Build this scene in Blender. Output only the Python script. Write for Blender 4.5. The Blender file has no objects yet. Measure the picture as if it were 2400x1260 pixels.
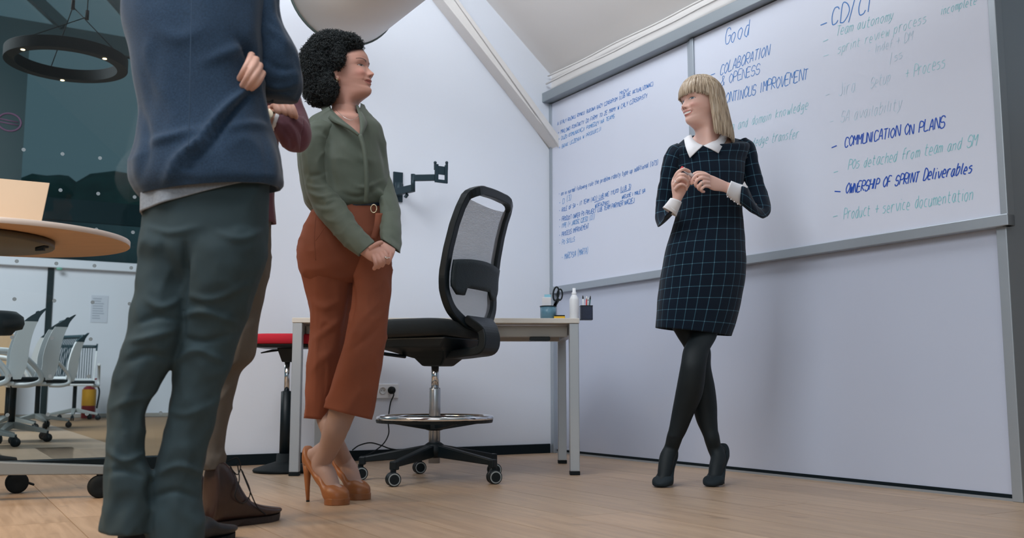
import bpy, bmesh, math, random
import numpy as np
from mathutils import Vector, Matrix, noise
random.seed(7)
SC = bpy.context.scene
COL = SC.collection
# ---------------------------------------------------------------- camera, world, lights, exposure
F = 2284.0                      # focal length in pixels of the 2400 px wide frame
TAN = 0.1204
TH = math.atan(TAN)
CH = 0.42                       # camera height
cam_d = bpy.data.cameras.new('camera')
cam = bpy.data.objects.new('camera', cam_d)
COL.objects.link(cam)
cam_d.sensor_width = 36.0
cam_d.lens = F/2400*36
cam_d.clip_start = 0.05
cam_d.dof.use_dof = True; cam_d.dof.focus_distance = 4.15; cam_d.dof.aperture_fstop = 4.0
cam.location = (0, 0, CH)
cam.rotation_euler = (math.pi/2+TH, 0, 0)
SC.camera = cam
SC.view_settings.view_transform = 'Standard'
SC.view_settings.look = 'None'
SC.view_settings.gamma = 1.0
SC.view_settings.use_curve_mapping = False
SC.view_settings.exposure = 0.40
world = bpy.data.worlds.new('dusk')
SC.world = world
world.use_nodes = True
world.node_tree.nodes['Background'].inputs[0].default_value = (0.42, 0.62, 0.72, 1)
world.node_tree.nodes['Background'].inputs[1].default_value = 0.19

def area(name, loc, target, sx, sy, power, color=(1, 1, 1)):
    l = bpy.data.lights.new(name, 'AREA')
    l.shape = 'RECTANGLE'; l.size = sx; l.size_y = sy
    l.energy = power; l.color = color
    o = bpy.data.objects.new(name, l); COL.objects.link(o)
    o.location = loc
    o.rotation_euler = (Vector(target)-Vector(loc)).to_track_quat('-Z', 'Y').to_euler()
    return o
ov = area('ceiling_disk', (-0.22, 4.3, 3.15), (-0.1, 4.6, 0.2), 1.15, 1.15, 19, (0.87, 0.94, 1.0))
ov.data.shape = 'DISK'
area('ceiling_softbox', (-2.0, 1.3, 3.7), (0.5, 4.9, 0.8), 2.4, 2.0, 88, (0.90, 0.95, 1.0))
area('ceiling_softbox_right', (2.2, 1.6, 3.3), (1.2, 5.0, 1.2), 2.2, 1.8, 4, (0.87, 0.94, 1.0))
area('front_fill', (-0.6, -3.4, 2.4), (0.3, 4.6, 1.6), 4.6, 2.4, 62, (0.87, 0.94, 1.0))  # unseen fill lamp added behind the camera, no real window there
area('far_room_light', (-5.9, 7.4, 4.3), (-5.2, 10.5, 0.6), 2.6, 2.4, 210, (0.95, 0.98, 1.0))
area('roof_fill', (-1.0, 0.6, 2.6), (-0.5, 1.6, 6.0), 1.6, 1.2, 42, (0.92, 0.96, 1.0))  # added upward fill that brightens roof and duct, no such fixture
wl = area('warm_lamp', (-3.1, 2.1, 2.0), (-2.2, 2.9, 0.0), 0.5, 0.5, 12, (1.0, 0.68, 0.36))
wl.data.spread = math.radians(95)

# ---------------------------------------------------------------- projection helpers
CT, ST = math.cos(TH), math.sin(TH)
CAMV = Vector((0, 0, CH))
def ray(px, py):
    x = (px-1200)/F; u = (630-py)/F
    return Vector((x, CT-u*ST, ST+u*CT))
def W(px, py, Y):
    d = ray(px, py)
    return CAMV+d*(Y/d.y)
def FL(px, py, z=0.0):
    d = ray(px, py)
    return CAMV+d*((z-CH)/d.z)
def ONP(px, py, P, N):
    d = ray(px, py)
    return CAMV+d*((P-CAMV).dot(N)/d.dot(N))
# room frame: corner on the floor, e1 along the whiteboard wall towards the camera, e2 along the back wall to the left
C0 = FL(1300, 1060)
e1 = (FL(2385, 1175)-C0); e1.normalize()
e2 = Vector((e1.y, -e1.x, 0))
if e2.x > 0: e2 = -e2
EZ = Vector((0, 0, 1))
def R(a, b, z): return C0+e1*a+e2*b+EZ*z
def ab(p):
    d = p-C0
    return d.dot(e1), d.dot(e2), d.z
def WB(px, py, off=0.0):        # pixel -> (a, z) on the whiteboard wall
    p = ONP(px, py, C0+e2*off, e2)
    q = ab(p); return q[0], q[2]
def BK(px, py, off=0.0):        # pixel -> (b, z) on the back wall
    p = ONP(px, py, C0+e1*off, e1)
    q = ab(p); return q[1], q[2]

# ---------------------------------------------------------------- materials
def lin(c):
    c /= 255.0
    return c/12.92 if c <= 0.04045 else ((c+0.055)/1.055)**2.4
def S(r, g, b): return (lin(r), lin(g), lin(b))
def mat(name, rgb, rough=0.5, metal=0.0, nscale=0, nvar=0.0, bscale=0, bump=0.0, spec=0.5, stretch=None, sheen=0.0, coords='Object', emit=None, bdist=0.002):
    m = bpy.data.materials.new(name); m.use_nodes = True
    nt = m.node_tree; b = nt.nodes['Principled BSDF']
    c = S(*rgb)
    b.inputs['Base Color'].default_value = (*c, 1)
    b.inputs['Roughness'].default_value = rough
    b.inputs['Metallic'].default_value = metal
    b.inputs['Specular IOR Level'].default_value = spec
    if sheen:
        b.inputs['Sheen Weight'].default_value = sheen
    if emit:
        b.inputs['Emission Color'].default_value = (*S(*rgb), 1)
        b.inputs['Emission Strength'].default_value = emit
    if nvar or bump:
        tc = nt.nodes.new('ShaderNodeTexCoord')
        mp = nt.nodes.new('ShaderNodeMapping')
        nt.links.new(tc.outputs[coords], mp.inputs[0])
        if stretch: mp.inputs['Scale'].default_value = stretch
    if nvar:
        n = nt.nodes.new('ShaderNodeTexNoise'); n.inputs['Scale'].default_value = nscale
        n.inputs['Detail'].default_value = 4
        nt.links.new(mp.outputs[0], n.inputs['Vector'])
        mr = nt.nodes.new('ShaderNodeMapRange')
        mr.inputs['From Min'].default_value = 0.3; mr.inputs['From Max'].default_value = 0.7
        mr.inputs['To Min'].default_value = 1-nvar; mr.inputs['To Max'].default_value = 1+nvar
        nt.links.new(n.outputs['Fac'], mr.inputs['Value'])
        vm = nt.nodes.new('ShaderNodeVectorMath'); vm.operation = 'SCALE'
        vm.inputs[0].default_value = c
        nt.links.new(mr.outputs[0], vm.inputs['Scale'])
        nt.links.new(vm.outputs[0], b.inputs['Base Color'])
    if bump:
        n2 = nt.nodes.new('ShaderNodeTexNoise'); n2.inputs['Scale'].default_value = bscale
        n2.inputs['Detail'].default_value = 3
        nt.links.new(mp.outputs[0], n2.inputs['Vector'])
        bp = nt.nodes.new('ShaderNodeBump'); bp.inputs['Strength'].default_value = bump
        bp.inputs['Distance'].default_value = bdist
        nt.links.new(n2.outputs['Fac'], bp.inputs['Height'])
        nt.links.new(bp.outputs[0], b.inputs['Normal'])
    return m
def bsdf(m): return m.node_tree.nodes['Principled BSDF']

M = {}
M['wall'] = mat('wall_paint', (224, 229, 239), 0.75, bscale=60, bump=0.12, nscale=1.2, nvar=0.015)
M['roof'] = mat('roof_paint', (222, 219, 217), 0.8, nscale=1.0, nvar=0.02, bscale=30, bump=0.15)
M['panel'] = mat('lacquered_panel', (192, 199, 217), 0.28, nscale=0.8, nvar=0.015)
M['board'] = mat('whiteboard_enamel', (218, 223, 238), 0.2, nscale=1.5, nvar=0.012)
M['alu'] = mat('anodised_aluminium', (172, 180, 188), 0.42, 0.55)
M['alu_dark'] = mat('grey_valance', (150, 158, 164), 0.45, 0.4)
M['steel'] = mat('painted_silver_steel', (176, 181, 186), 0.42, 0.45, bscale=300, bump=0.05)
M['black'] = mat('black_plastic', (9, 22, 28), 0.45, bscale=250, bump=0.08, spec=0.35)
M['black_fabric'] = mat('black_fabric', (10, 23, 29), 0.9, bscale=500, bump=0.5, sheen=0.15)
M['rubber'] = mat('dark_rubber', (7, 16, 20), 0.7, spec=0.3)
M['chrome'] = mat('chrome', (225, 228, 232), 0.12, 1.0)
M['baseboard'] = mat('dark_baseboard', (10, 24, 30), 0.6, spec=0.2)
M['desk'] = mat('desk_laminate', (216, 211, 203), 0.45, nscale=6, nvar=0.02)
M['desk_edge'] = mat('desk_frame', (170, 166, 160), 0.45, 0.2)
M['red'] = mat('red_fabric', (190, 26, 48), 0.85, bscale=400, bump=0.4)
M['white_plastic'] = mat('white_plastic', (232, 234, 238), 0.4)
M['grey_wheel'] = mat('grey_tread', (150, 158, 160), 0.6)
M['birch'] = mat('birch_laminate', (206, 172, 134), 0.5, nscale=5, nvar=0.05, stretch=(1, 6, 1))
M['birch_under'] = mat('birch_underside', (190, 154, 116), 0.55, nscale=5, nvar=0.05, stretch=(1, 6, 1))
M['table_edge'] = mat('pale_table_edge', (216, 200, 188), 0.45)
M['tan'] = mat('tan_lid', (192, 166, 138), 0.45, nscale=4, nvar=0.04)
M['dark_glass'] = mat('dark_window_post', (13, 36, 41), 0.35)
M['brown_post'] = mat('wood_post', (176, 150, 124), 0.6, nscale=8, nvar=0.08)

def glass_mat(name, tint=(0.93, 0.97, 0.98), mult=1.0):
    m = bpy.data.materials.new(name); m.use_nodes = True
    nt = m.node_tree; nt.nodes.clear()
    out = nt.nodes.new('ShaderNodeOutputMaterial')
    mix = nt.nodes.new('ShaderNodeMixShader')
    tr = nt.nodes.new('ShaderNodeBsdfTransparent'); tr.inputs[0].default_value = (*tint, 1)
    gl = nt.nodes.new('ShaderNodeBsdfGlossy'); gl.inputs['Roughness'].default_value = 0.02
    fr = nt.nodes.new('ShaderNodeFresnel'); fr.inputs[0].default_value = 1.45
    mu = nt.nodes.new('ShaderNodeMath'); mu.operation = 'MULTIPLY'; mu.inputs[1].default_value = mult
    ge = nt.nodes.new('ShaderNodeNewGeometry')
    sb = nt.nodes.new('ShaderNodeMath'); sb.operation = 'SUBTRACT'; sb.inputs[0].default_value = 1.0
    nt.links.new(ge.outputs['Backfacing'], sb.inputs[1])
    m2 = nt.nodes.new('ShaderNodeMath'); m2.operation = 'MULTIPLY'
    nt.links.new(fr.outputs[0], mu.inputs[0])
    nt.links.new(mu.outputs[0], m2.inputs[0]); nt.links.new(sb.outputs[0], m2.inputs[1])
    nt.links.new(m2.outputs[0], mix.inputs[0])
    nt.links.new(tr.outputs[0], mix.inputs[1]); nt.links.new(gl.outputs[0], mix.inputs[2])
    nt.links.new(mix.outputs[0], out.inputs[0])
    return m
M['glass'] = glass_mat('clear_glass', (0.93, 0.97, 0.98), 1.0)
M['glass_far'] = glass_mat('grey_tinted_glass', (0.70, 0.78, 0.79))

# ---------------------------------------------------------------- object helpers
ORG = {}
def empty(name, loc, rz=0.0):
    o = bpy.data.objects.new(name, None); COL.objects.link(o)
    o.empty_display_size = 0.1
    o.location = loc; o.rotation_euler = (0, 0, rz)
    ORG[o.name] = Vector(loc)
    return o
def tag(o, label=None, cat=None, group=None, kind=None):
    if label: o['label'] = label
    if cat: o['category'] = cat
    if group: o['group'] = group
    if kind: o['kind'] = kind
    return o
def thing(name, label, cat, loc, group=None, rz=0.0):
    return tag(empty(name, loc, rz), label, cat, group)
def link_mesh(name, me, material, parent=None, local=False, origin=None):
    """mesh vertices are in world space unless local; the object's origin becomes its root's origin"""
    if material is not None:
        for m_ in (material if isinstance(material, (list, tuple)) else [material]):
            me.materials.append(m_)
    o = bpy.data.objects.new(name, me); COL.objects.link(o)
    if parent is not None:
        o.parent = parent
        org = ORG.get(parent.name, Vector((0, 0, 0)))
        ORG[o.name] = org
        if not local: me.transform(Matrix.Translation(-org))
    else:
        if origin is None: origin = Vector((0, 0, 0))
        origin = Vector(origin)
        if not local: me.transform(Matrix.Translation(-origin))
        o.location = origin
        ORG[o.name] = origin
    return o
def copy_tree(o, parent=None):
    c = o.copy(); COL.objects.link(c)
    if parent is not None: c.parent = parent
    for ch in list(o.children): copy_tree(ch, c)
    return c

def frame_of(t, ref=EZ):
    t = t.normalized()
    if abs(t.dot(ref)) > 0.97: ref = Vector((0, 1, 0))
    s = t.cross(ref).normalized()
    return s, s.cross(t).normalized()
def catmull(P, n, closed=False):
    """P list of tuples/vectors -> resampled list (uniform Catmull-Rom)"""
    P = [np.array(p, float) for p in P]
    out = []
    k = len(P)
    segs = k if closed else k-1
    for i in range(segs):
        p1, p2 = P[i], P[(i+1) % k]
        p0 = P[i-1] if (i > 0 or closed) else 2*p1-p2
        p3 = P[(i+2) % k] if (i+2 < k or closed) else 2*p2-p1
        for j in range(n):
            t = j/n
            out.append(0.5*((2*p1)+(-p0+p2)*t+(2*p0-5*p1+4*p2-p3)*t*t+(-p0+3*p1-3*p2+p3)*t**3))
    if not closed: out.append(P[-1])
    return out

class MB:
    def __init__(self):
        self.v = []; self.f = []; self.uv = []; self.mi = []; self.sm = []
    def add(self, verts, faces, smooth=False, mi=0, uvs=None):
        n = len(self.v)
        self.v += [tuple(p) for p in verts]
        for k, f in enumerate(faces):
            self.f.append(tuple(n+i for i in f)); self.mi.append(mi); self.sm.append(smooth)
            self.uv.append(uvs[k] if uvs else None)
        return self
    def box(self, lo, hi, fn=None, mi=0):
        """axis box; fn maps local (x,y,z) to world"""
        x0, y0, z0 = lo; x1, y1, z1 = hi
        vs = [(x0, y0, z0), (x1, y0, z0), (x1, y1, z0), (x0, y1, z0), (x0, y0, z1), (x1, y0, z1), (x1, y1, z1), (x0, y1, z1)]
        if fn: vs = [fn(*p) for p in vs]
        fs = [(0, 3, 2, 1), (4, 5, 6, 7), (0, 1, 5, 4), (1, 2, 6, 5), (2, 3, 7, 6), (3, 0, 4, 7)]
        return self.add(vs, fs, mi=mi)
    def bar(self, p, q, w, h, ref=EZ, mi=0, w2=None, h2=None):
        """rectangular bar from p to q; w across (side), h along up"""
        p = Vector(p); q = Vector(q)
        s, u = frame_of(q-p, ref)
        w2 = w if w2 is None else w2; h2 = h if h2 is None else h2
        vs = []
        for c, ww, hh in ((p, w, h), (q, w2, h2)):
            for a, b in ((-1, -1), (1, -1), (1, 1), (-1, 1)):
                vs.append(c+s*(a*ww/2)+u*(b*hh/2))
        return self.add(vs, [(0, 1, 2, 3), (7, 6, 5, 4), (0, 4, 5, 1), (1, 5, 6, 2), (2, 6, 7, 3), (3, 7, 4, 0)], mi=mi)
    def tube(self, pts, r, n=10, closed=False, caps=True, mi=0, smooth=True):
        pts = [Vector(p) for p in pts]
        k = len(pts)
        rs = r if isinstance(r, (list, tuple)) else [r]*k
        vs = []; s = None
        for i, p in enumerate(pts):
            a = pts[(i-1) % k] if (i > 0 or closed) else pts[i]
            b = pts[(i+1) % k] if (i < k-1 or closed) else pts[i]
            t = (b-a)
            if t.length < 1e-9: t = EZ.copy()
            t.normalize()
            if s is None: s, u = frame_of(t)
            else:
                s = (s-t*s.dot(t))
                if s.length < 1e-6: s, _ = frame_of(t)
                s.normalize()
            u = t.cross(s)
            for j in range(n):
                w = 2*math.pi*j/n
                vs.append(p+s*(math.cos(w)*rs[i])+u*(math.sin(w)*rs[i]))
        fs = []
        for i in range(k if closed else k-1):
            for j in range(n):
                i2 = (i+1) % k; j2 = (j+1) % n
                fs.append((i*n+j, i*n+j2, i2*n+j2, i2*n+j))
        self.add(vs, fs, smooth, mi)
        if caps and not closed:
            m = len(self.v)-len(vs)
            self.f.append(tuple(m+j for j in reversed(range(n)))); self.mi.append(mi); self.sm.append(False); self.uv.append(None)
            self.f.append(tuple(m+(k-1)*n+j for j in range(n))); self.mi.append(mi); self.sm.append(False); self.uv.append(None)
        return self
    def lathe(self, prof, n=32, fn=None, mi=0, smooth=True, a0=0, a1=2*math.pi):
        """prof list of (r,z); axis z at the origin, fn maps to place"""
        vs = []
        for (r, z) in prof:
            for j in range(n):
                w = a0+(a1-a0)*j/n
                p = (r*math.cos(w), r*math.sin(w), z)
                vs.append(fn(*p) if fn else p)
        fs = []
        for i in range(len(prof)-1):
            for j in range(n):
                j2 = (j+1) % n
                fs.append((i*n+j, i*n+j2, (i+1)*n+j2, (i+1)*n+j))
        return self.add(vs, fs, smooth, mi)
    def ball(self, c, r, n=16, k=10, mi=0):
        rx, ry, rz = r if isinstance(r, (tuple, list)) else (r, r, r)
        c = Vector(c)
        prof = [(max(1e-5, math.sin(math.pi*i/k)), -math.cos(math.pi*i/k)) for i in range(k+1)]
        return self.lathe(prof, n, lambda x, y, z: (c.x+x*rx, c.y+y*ry, c.z+z*rz), mi)
    def prism(self, poly, p0, ux, uy, un, th, mi=0):
        """extruded polygon: poly of 2-D points, thickness th along un"""
        n = len(poly); p0 = Vector(p0)
        vs = [p0+ux*x+uy*y for x, y in poly]+[p0+ux*x+uy*y+un*th for x, y in poly]
        fs = [tuple(reversed(range(n))), tuple(range(n, 2*n))]+[(i, (i+1) % n, n+(i+1) % n, n+i) for i in range(n)]
        return self.add(vs, fs, mi=mi)
    def mesh(self, name='mesh', fix=True):
        me = bpy.data.meshes.new(name)
        me.from_pydata([tuple(p) for p in self.v], [], self.f)
        me.polygons.foreach_set('use_smooth', self.sm)
        me.polygons.foreach_set('material_index', self.mi)
        if any(u is not None for u in self.uv):
            l = me.uv_layers.new(name='uv')
            for p, u in zip(me.polygons, self.uv):
                if u is None: continue
                for li, c in zip(p.loop_indices, u): l.data[li].uv = c
        if fix:
            bm = bmesh.new(); bm.from_mesh(me)
            bmesh.ops.recalc_face_normals(bm, faces=bm.faces)
            bm.to_mesh(me); bm.free()
        me.update()
        return me
    def build(self, name, material, parent=None, bevel=0, local=False, origin=None, seg=2, fix=True):
        o = link_mesh(name, self.mesh(name, fix), material, parent, local, origin)
        if bevel:
            b = o.modifiers.new('bevel', 'BEVEL'); b.width = bevel; b.segments = seg
            b.limit_method = 'ANGLE'; b.angle_limit = math.radians(40)
        return o
def struct(o):
    o['kind'] = 'structure'; return o
# ================================================================ the room
# floor slab, planks along e1 (parallel to the whiteboard wall)
M['slab'] = mat('floor_base', (150, 118, 84), 0.6)
def wood_mat(name, rgb):
    m = mat(name, rgb, 0.36)
    nt = m.node_tree; b = bsdf(m)
    tc = nt.nodes.new('ShaderNodeTexCoord'); mp = nt.nodes.new('ShaderNodeMapping')
    oi = nt.nodes.new('ShaderNodeObjectInfo')
    nt.links.new(tc.outputs['Object'], mp.inputs[0])
    ad = nt.nodes.new('ShaderNodeVectorMath'); ad.operation = 'SCALE'; ad.inputs['Scale'].default_value = 37.0
    cb = nt.nodes.new('ShaderNodeCombineXYZ')
    nt.links.new(oi.outputs['Random'], cb.inputs[0]); nt.links.new(oi.outputs['Random'], cb.inputs[1])
    nt.links.new(cb.outputs[0], ad.inputs[0]); nt.links.new(ad.outputs[0], mp.inputs['Location'])
    mp.inputs['Scale'].default_value = (1.1, 16, 16)
    n = nt.nodes.new('ShaderNodeTexNoise'); n.inputs['Scale'].default_value = 2.2; n.inputs['Detail'].default_value = 7; n.inputs['Roughness'].default_value = 0.65
    n.inputs['Distortion'].default_value = 0.6
    nt.links.new(mp.outputs[0], n.inputs['Vector'])
    r = nt.nodes.new('ShaderNodeValToRGB')
    c = S(*rgb)
    r.color_ramp.elements[0].position = 0.25; r.color_ramp.elements[0].color = (c[0]*0.70, c[1]*0.64, c[2]*0.58, 1)
    r.color_ramp.elements[1].position = 0.70; r.color_ramp.elements[1].color = (c[0]*1.12, c[1]*1.12, c[2]*1.12, 1)
    nt.links.new(n.outputs['Fac'], r.inputs[0])
    # scuffs
    n2 = nt.nodes.new('ShaderNodeTexNoise'); n2.inputs['Scale'].default_value = 9; n2.inputs['Detail'].default_value = 5
    nt.links.new(tc.outputs['Object'], n2.inputs['Vector'])
    r2 = nt.nodes.new('ShaderNodeMapRange'); r2.inputs[1].default_value = 0.64; r2.inputs[2].default_value = 0.74
    r2.inputs[3].default_value = 1.0; r2.inputs[4].default_value = 0.72
    nt.links.new(n2.outputs['Fac'], r2.inputs[0])
    mr = nt.nodes.new('ShaderNodeMapRange'); mr.inputs[3].default_value = 0.92; mr.inputs[4].default_value = 1.08
    nt.links.new(oi.outputs['Random'], mr.inputs[0])
    mm = nt.nodes.new('ShaderNodeMath'); mm.operation = 'MULTIPLY'
    nt.links.new(r2.outputs[0], mm.inputs[0]); nt.links.new(mr.outputs[0], mm.inputs[1])
    vm = nt.nodes.new('ShaderNodeVectorMath'); vm.operation = 'SCALE'
    nt.links.new(r.outputs[0], vm.inputs[0]); nt.links.new(mm.outputs[0], vm.inputs['Scale'])
    nt.links.new(vm.outputs[0], b.inputs['Base Color'])
    mr3 = nt.nodes.new('ShaderNodeMapRange'); mr3.inputs[3].default_value = 0.30; mr3.inputs[4].default_value = 0.5
    nt.links.new(n.outputs['Fac'], mr3.inputs[0]); nt.links.new(mr3.outputs[0], b.inputs['Roughness'])
    return m
M['plank'] = wood_mat('oak_plank', (184, 158, 132))
ROTF = math.atan2(e1.y, e1.x)
flr = MB()
flr.box((-12, -3.5, -0.2), (9, 12, -0.008), R)
floor = struct(flr.build('floor', M['slab'], origin=C0))
PW = 0.235
def plank_mesh(L):
    m = MB(); g = 0.0012
    m.box((g, g, -0.012), (L-g, PW-g, 0.0))
    return m.mesh('plank')
pm = {L: plank_mesh(L) for L in (1.2, 2.4)}
first = {}
rows = 0; nplank = 0
rng = random.Random(3)
for i in range(-2, 22):
    b = i*PW
    a = -rng.random()*2.0-0.25
    while a < 6.2:
        L = 2.4 if rng.random() < 0.75 else 1.2
        p0 = R(a, b+PW/2, 0); p1 = R(a+L, b+PW/2, 0)
        inroom = a+L > 0 and b+PW > 0
        vis = False
        for t in np.linspace(0, 1, 7):
            p = p0.lerp(p1, float(t))
            d = p-CAMV; D = d.y*CT+d.z*ST
            if D > 0.3:
                px = 1200+F*d.x/D; py = 630-F*(-d.y*ST+d.z*CT)/D
                if -150 < px < 2550 and py < 1420: vis = True
        if inroom and vis:
            me = pm[L]
            o = bpy.data.objects.new('plank', me); COL.objects.link(o)
            if not me.materials: me.materials.append(M['plank'])
            o.parent = floor
            o.location = R(a, b, 0)-C0
            # local x along e1, local y along e2 (mirror-safe: e2 is +90 or -90 deg of e1)
            sgn = 1 if (Vector((-e1.y, e1.x, 0)).dot(e2) > 0) else -1
            o.rotation_euler = (0, 0, ROTF)
            if sgn < 0: o.location = R(a, b+PW, 0)-C0
            nplank += 1
        a += L
# far room floor: same boards seen too flat to tell apart
far = MB(); far.box((-12, 2.3, -0.012), (-0.30, 12, 0.0), R)
o = far.build('floor_finish', M['plank'], floor)

# whiteboard wall (right), up to the eave
Z_EAVE = BK(1300, 182)[1]
wr = MB(); wr.box((-0.15, -0.25, -0.01), (6.5, 0.0, Z_EAVE+0.02), R)
A_END = WB(2388, 1176)[0]
wr = MB(); wr.box((-0.15, -0.25, -0.01), (A_END, 0.0, Z_EAVE+0.05), R)
wall_right = struct(wr.build('wall_right', M['panel'], origin=R(0, 0, 0)))
# fascia above the boards, painted as the roof
zr = WB(1292, 236)[1]
fa = MB(); fa.box((0.0, 0.0, zr+0.06), (A_END+1.5, 0.012, Z_EAVE+0.02), R)
fa.build('fascia_panel', M['roof'], wall_right)
# vertical light trim closing the wall's right end
t = MB(); t.box((A_END-0.012, -0.26, 0.0), (A_END+0.03, 0.022, Z_EAVE), R)
struct(t.build('trim_1', M['alu'], origin=R(A_END, 0, 0), bevel=0.003))
# thin dark recess and light strip at the foot of the panels
t = MB(); t.box((0.0, 0.0, 0.010), (A_END, 0.004, 0.024), R)
struct(t.build('baseboard_right', M['baseboard'], origin=R(1, 0, 0)))
t = MB(); t.box((0.0, 0.0, 0.0), (A_END, 0.008, 0.010), R)
struct(t.build('trim_2', M['alu'], origin=R(1, 0, 0)))
# vertical joint / edge strip at the corner
t = MB(); t.box((0.0, 0.0, 0.0), (0.035, 0.03, WB(1302, 676)[1]), R)
struct(t.build('trim_3', M['alu'], origin=R(0, 0, 0), bevel=0.003))

# back wall with a tall glazed opening at its left
B_OP = BK(500, 1096)[0]
Z_OP = 3.05
HB = 5.5
bw = MB()
bw.box((-0.16, -0.25, -0.01), (0.0, B_OP, HB), R)
bw.box((-0.16, B_OP, Z_OP), (0.0, 7.0, HB), R)
wall_back = struct(bw.build('wall_back', M['wall'], origin=R(0, 0, 0)))
t = MB(); t.box((0.0, 0.04, 0.0), (0.014, B_OP, 0.058), R)
struct(t.build('baseboard_back', M['baseboard'], origin=R(0, 1, 0), bevel=0.002))

# glazed partition: window_1 = frame, pane and the grid of dots
win = tag(empty('window_1', R(-0.06, B_OP, 0)), kind='structure')
m = MB()
m.box((-0.10, B_OP, 0.0), (0.012, 7.0, 0.062), R)
m.box((-0.10, B_OP, 0.0), (0.012, B_OP+0.06, Z_OP), R)
m.box((-0.10, B_OP, Z_OP-0.06), (0.012, 7.0, Z_OP), R)
m.box((-0.10, 6.94, 0.0), (0.012, 7.0, Z_OP), R)
m.build('window_frame', M['baseboard'], win, bevel=0.003)
m = MB(); m.box((-0.052, B_OP+0.055, 0.06), (-0.044, 6.95, Z_OP-0.05), R)
m.build('glass_pane', M['glass'], win)
M['dot'] = mat('frosted_dot', (132, 144, 150), 0.6)
rows_px = {0: [(57, 357), (147, 363), (234, 369)], 1: [(142, 447), (230, 452), (315, 457)], 2: [(312, 541)],
           3: [(38, 617), (132, 619), (222, 622), (310, 624)], 4: [(35, 706), (127, 707), (216, 709), (305, 710)], 5: [(300, 796)]}
bs = []; zs = []
for k, pts in rows_px.items():
    q = [BK(*p, -0.044) for p in pts]
    zs.append((k, sum(z for _, z in q)/len(q)))
    bs += [b_ for b_, _ in q]
kz = np.polyfit([k for k, _ in zs], [z for _, z in zs], 1)
b4 = [BK(*p, -0.044)[0] for p in rows_px[4]]
sb = (b4[0]-b4[3])/3.0
for k in range(0, 10):
    for j in range(-4, 3):
        bb = b4[1]+j*sb+(0.0 if k != 0 else 0.0); zz = kz[0]*k+kz[1]
        if bb < B_OP+0.1 or bb > 6.9 or zz < 0.1: continue
        m = MB(); n = 14
        m.prism([(0.0095*math.cos(2*math.pi*i/n), 0.0095*math.sin(2*math.pi*i/n)) for i in range(n)], R(-0.0439, bb, zz), e2, EZ, e1, 0.0006)
        m.build('glass_dot', M['dot'], win)

# roof: slope rising from the eave above the boards; ridge; far slope
SL = math.tan(math.radians(40))
bR = 3.4
rf = MB()
def roofbox(b0, z0, b1, z1, th=0.1):
    vs = [R(a, b, z) for a in (-0.0, 9.0) for b, z in ((b0, z0), (b1, z1), (b1, z1+th), (b0, z0+th))]
    rf.add(vs, [(0, 1, 2, 3), (7, 6, 5, 4), (0, 4, 5, 1), (1, 5, 6, 2), (2, 6, 7, 3), (3, 7, 4, 0)])
roofbox(-0.05, Z_EAVE-0.04, bR, Z_EAVE+bR*SL)
roofbox(bR, Z_EAVE+bR*SL, 2*bR+0.6, Z_EAVE-0.5)
ceiling = struct(rf.build('ceiling', M['roof'], origin=R(3, 3, 4)))
# rafter against the back wall, and its foot below the eave
p1 = BK(1288, 347, 0.0); p0 = BK(1012, 0, 0.0)
q1 = BK(1312, 330, 0.0); q0 = BK(1058, 0, 0.0)
def ext(p, q, k): return (p[0]+(p[0]-q[0])*k, p[1]+(p[1]-q[1])*k)
P_l1 = ext(p1, p0, 0.02); P_l0 = ext(p0, p1, 0.9)
Q_l1 = ext(q1, q0, 0.02); Q_l0 = ext(q0, q1, 0.9)
ra = MB()
poly = [P_l1, P_l0, Q_l0, (0.02, Q_l1[1]+0.02), (0.02, P_l1[1])]
vs = [R(0.0, b, z) for b, z in poly]+[R(0.10, b, z) for b, z in poly]
n = len(poly)
ra.add(vs, [tuple(range(n)), tuple(reversed(range(n, 2*n)))]+[(i, (i+1) % n, n+(i+1) % n, n+i) for i in range(n)])
struct(ra.build('trim_4', M['roof'], origin=R(0, 0.5, 2.3), bevel=0.008))
# two rough cables pinned along the eave
cb = MB()
for off, zo in ((0.02, 0.0), (0.035, -0.05)):
    pts = []
    for i in range(60):
        a = 0.02+i*0.085
        pts.append(R(a, 0.03+off, Z_EAVE-0.01+zo+0.014*noise.noise((a*2.1, off*90, 0))))
    cb.tube(pts, 0.006, 6)
tag(cb.build('cable_run', M['roof'], origin=R(1, 0.05, Z_EAVE)), 'pair of white painted cables pinned along the eave above the whiteboards', 'cable')

# round white air duct under the roof
DY = 5.0
dc = W(806, -26, DY)
dr = 0.305
duct = thing('air_duct', 'fat round white air duct hanging under the roof', 'duct', dc)
m = MB()
def ductfn(x, y, z): return dc+e2*x+EZ*y+e1*z
prof = [(0.001, 0.03), (0.12, 0.012), (dr-0.03, 0.0), (dr, 0.0)]+[(dr, 0.4*k) for k in range(1, 12)]
m.lathe(prof, 56, lambda x, y, z: ductfn(x, y, z))
m.build('duct_body', M['roof'], duct)
m = MB(); m.tube([ductfn(math.cos(2*math.pi*i/56)*dr, math.sin(2*math.pi*i/56)*dr, 0.0) for i in range(56)], 0.009, 8, closed=True)
m.build('end_rim', mat('dark_rim', (70, 84, 82), 0.5), duct)

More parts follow.
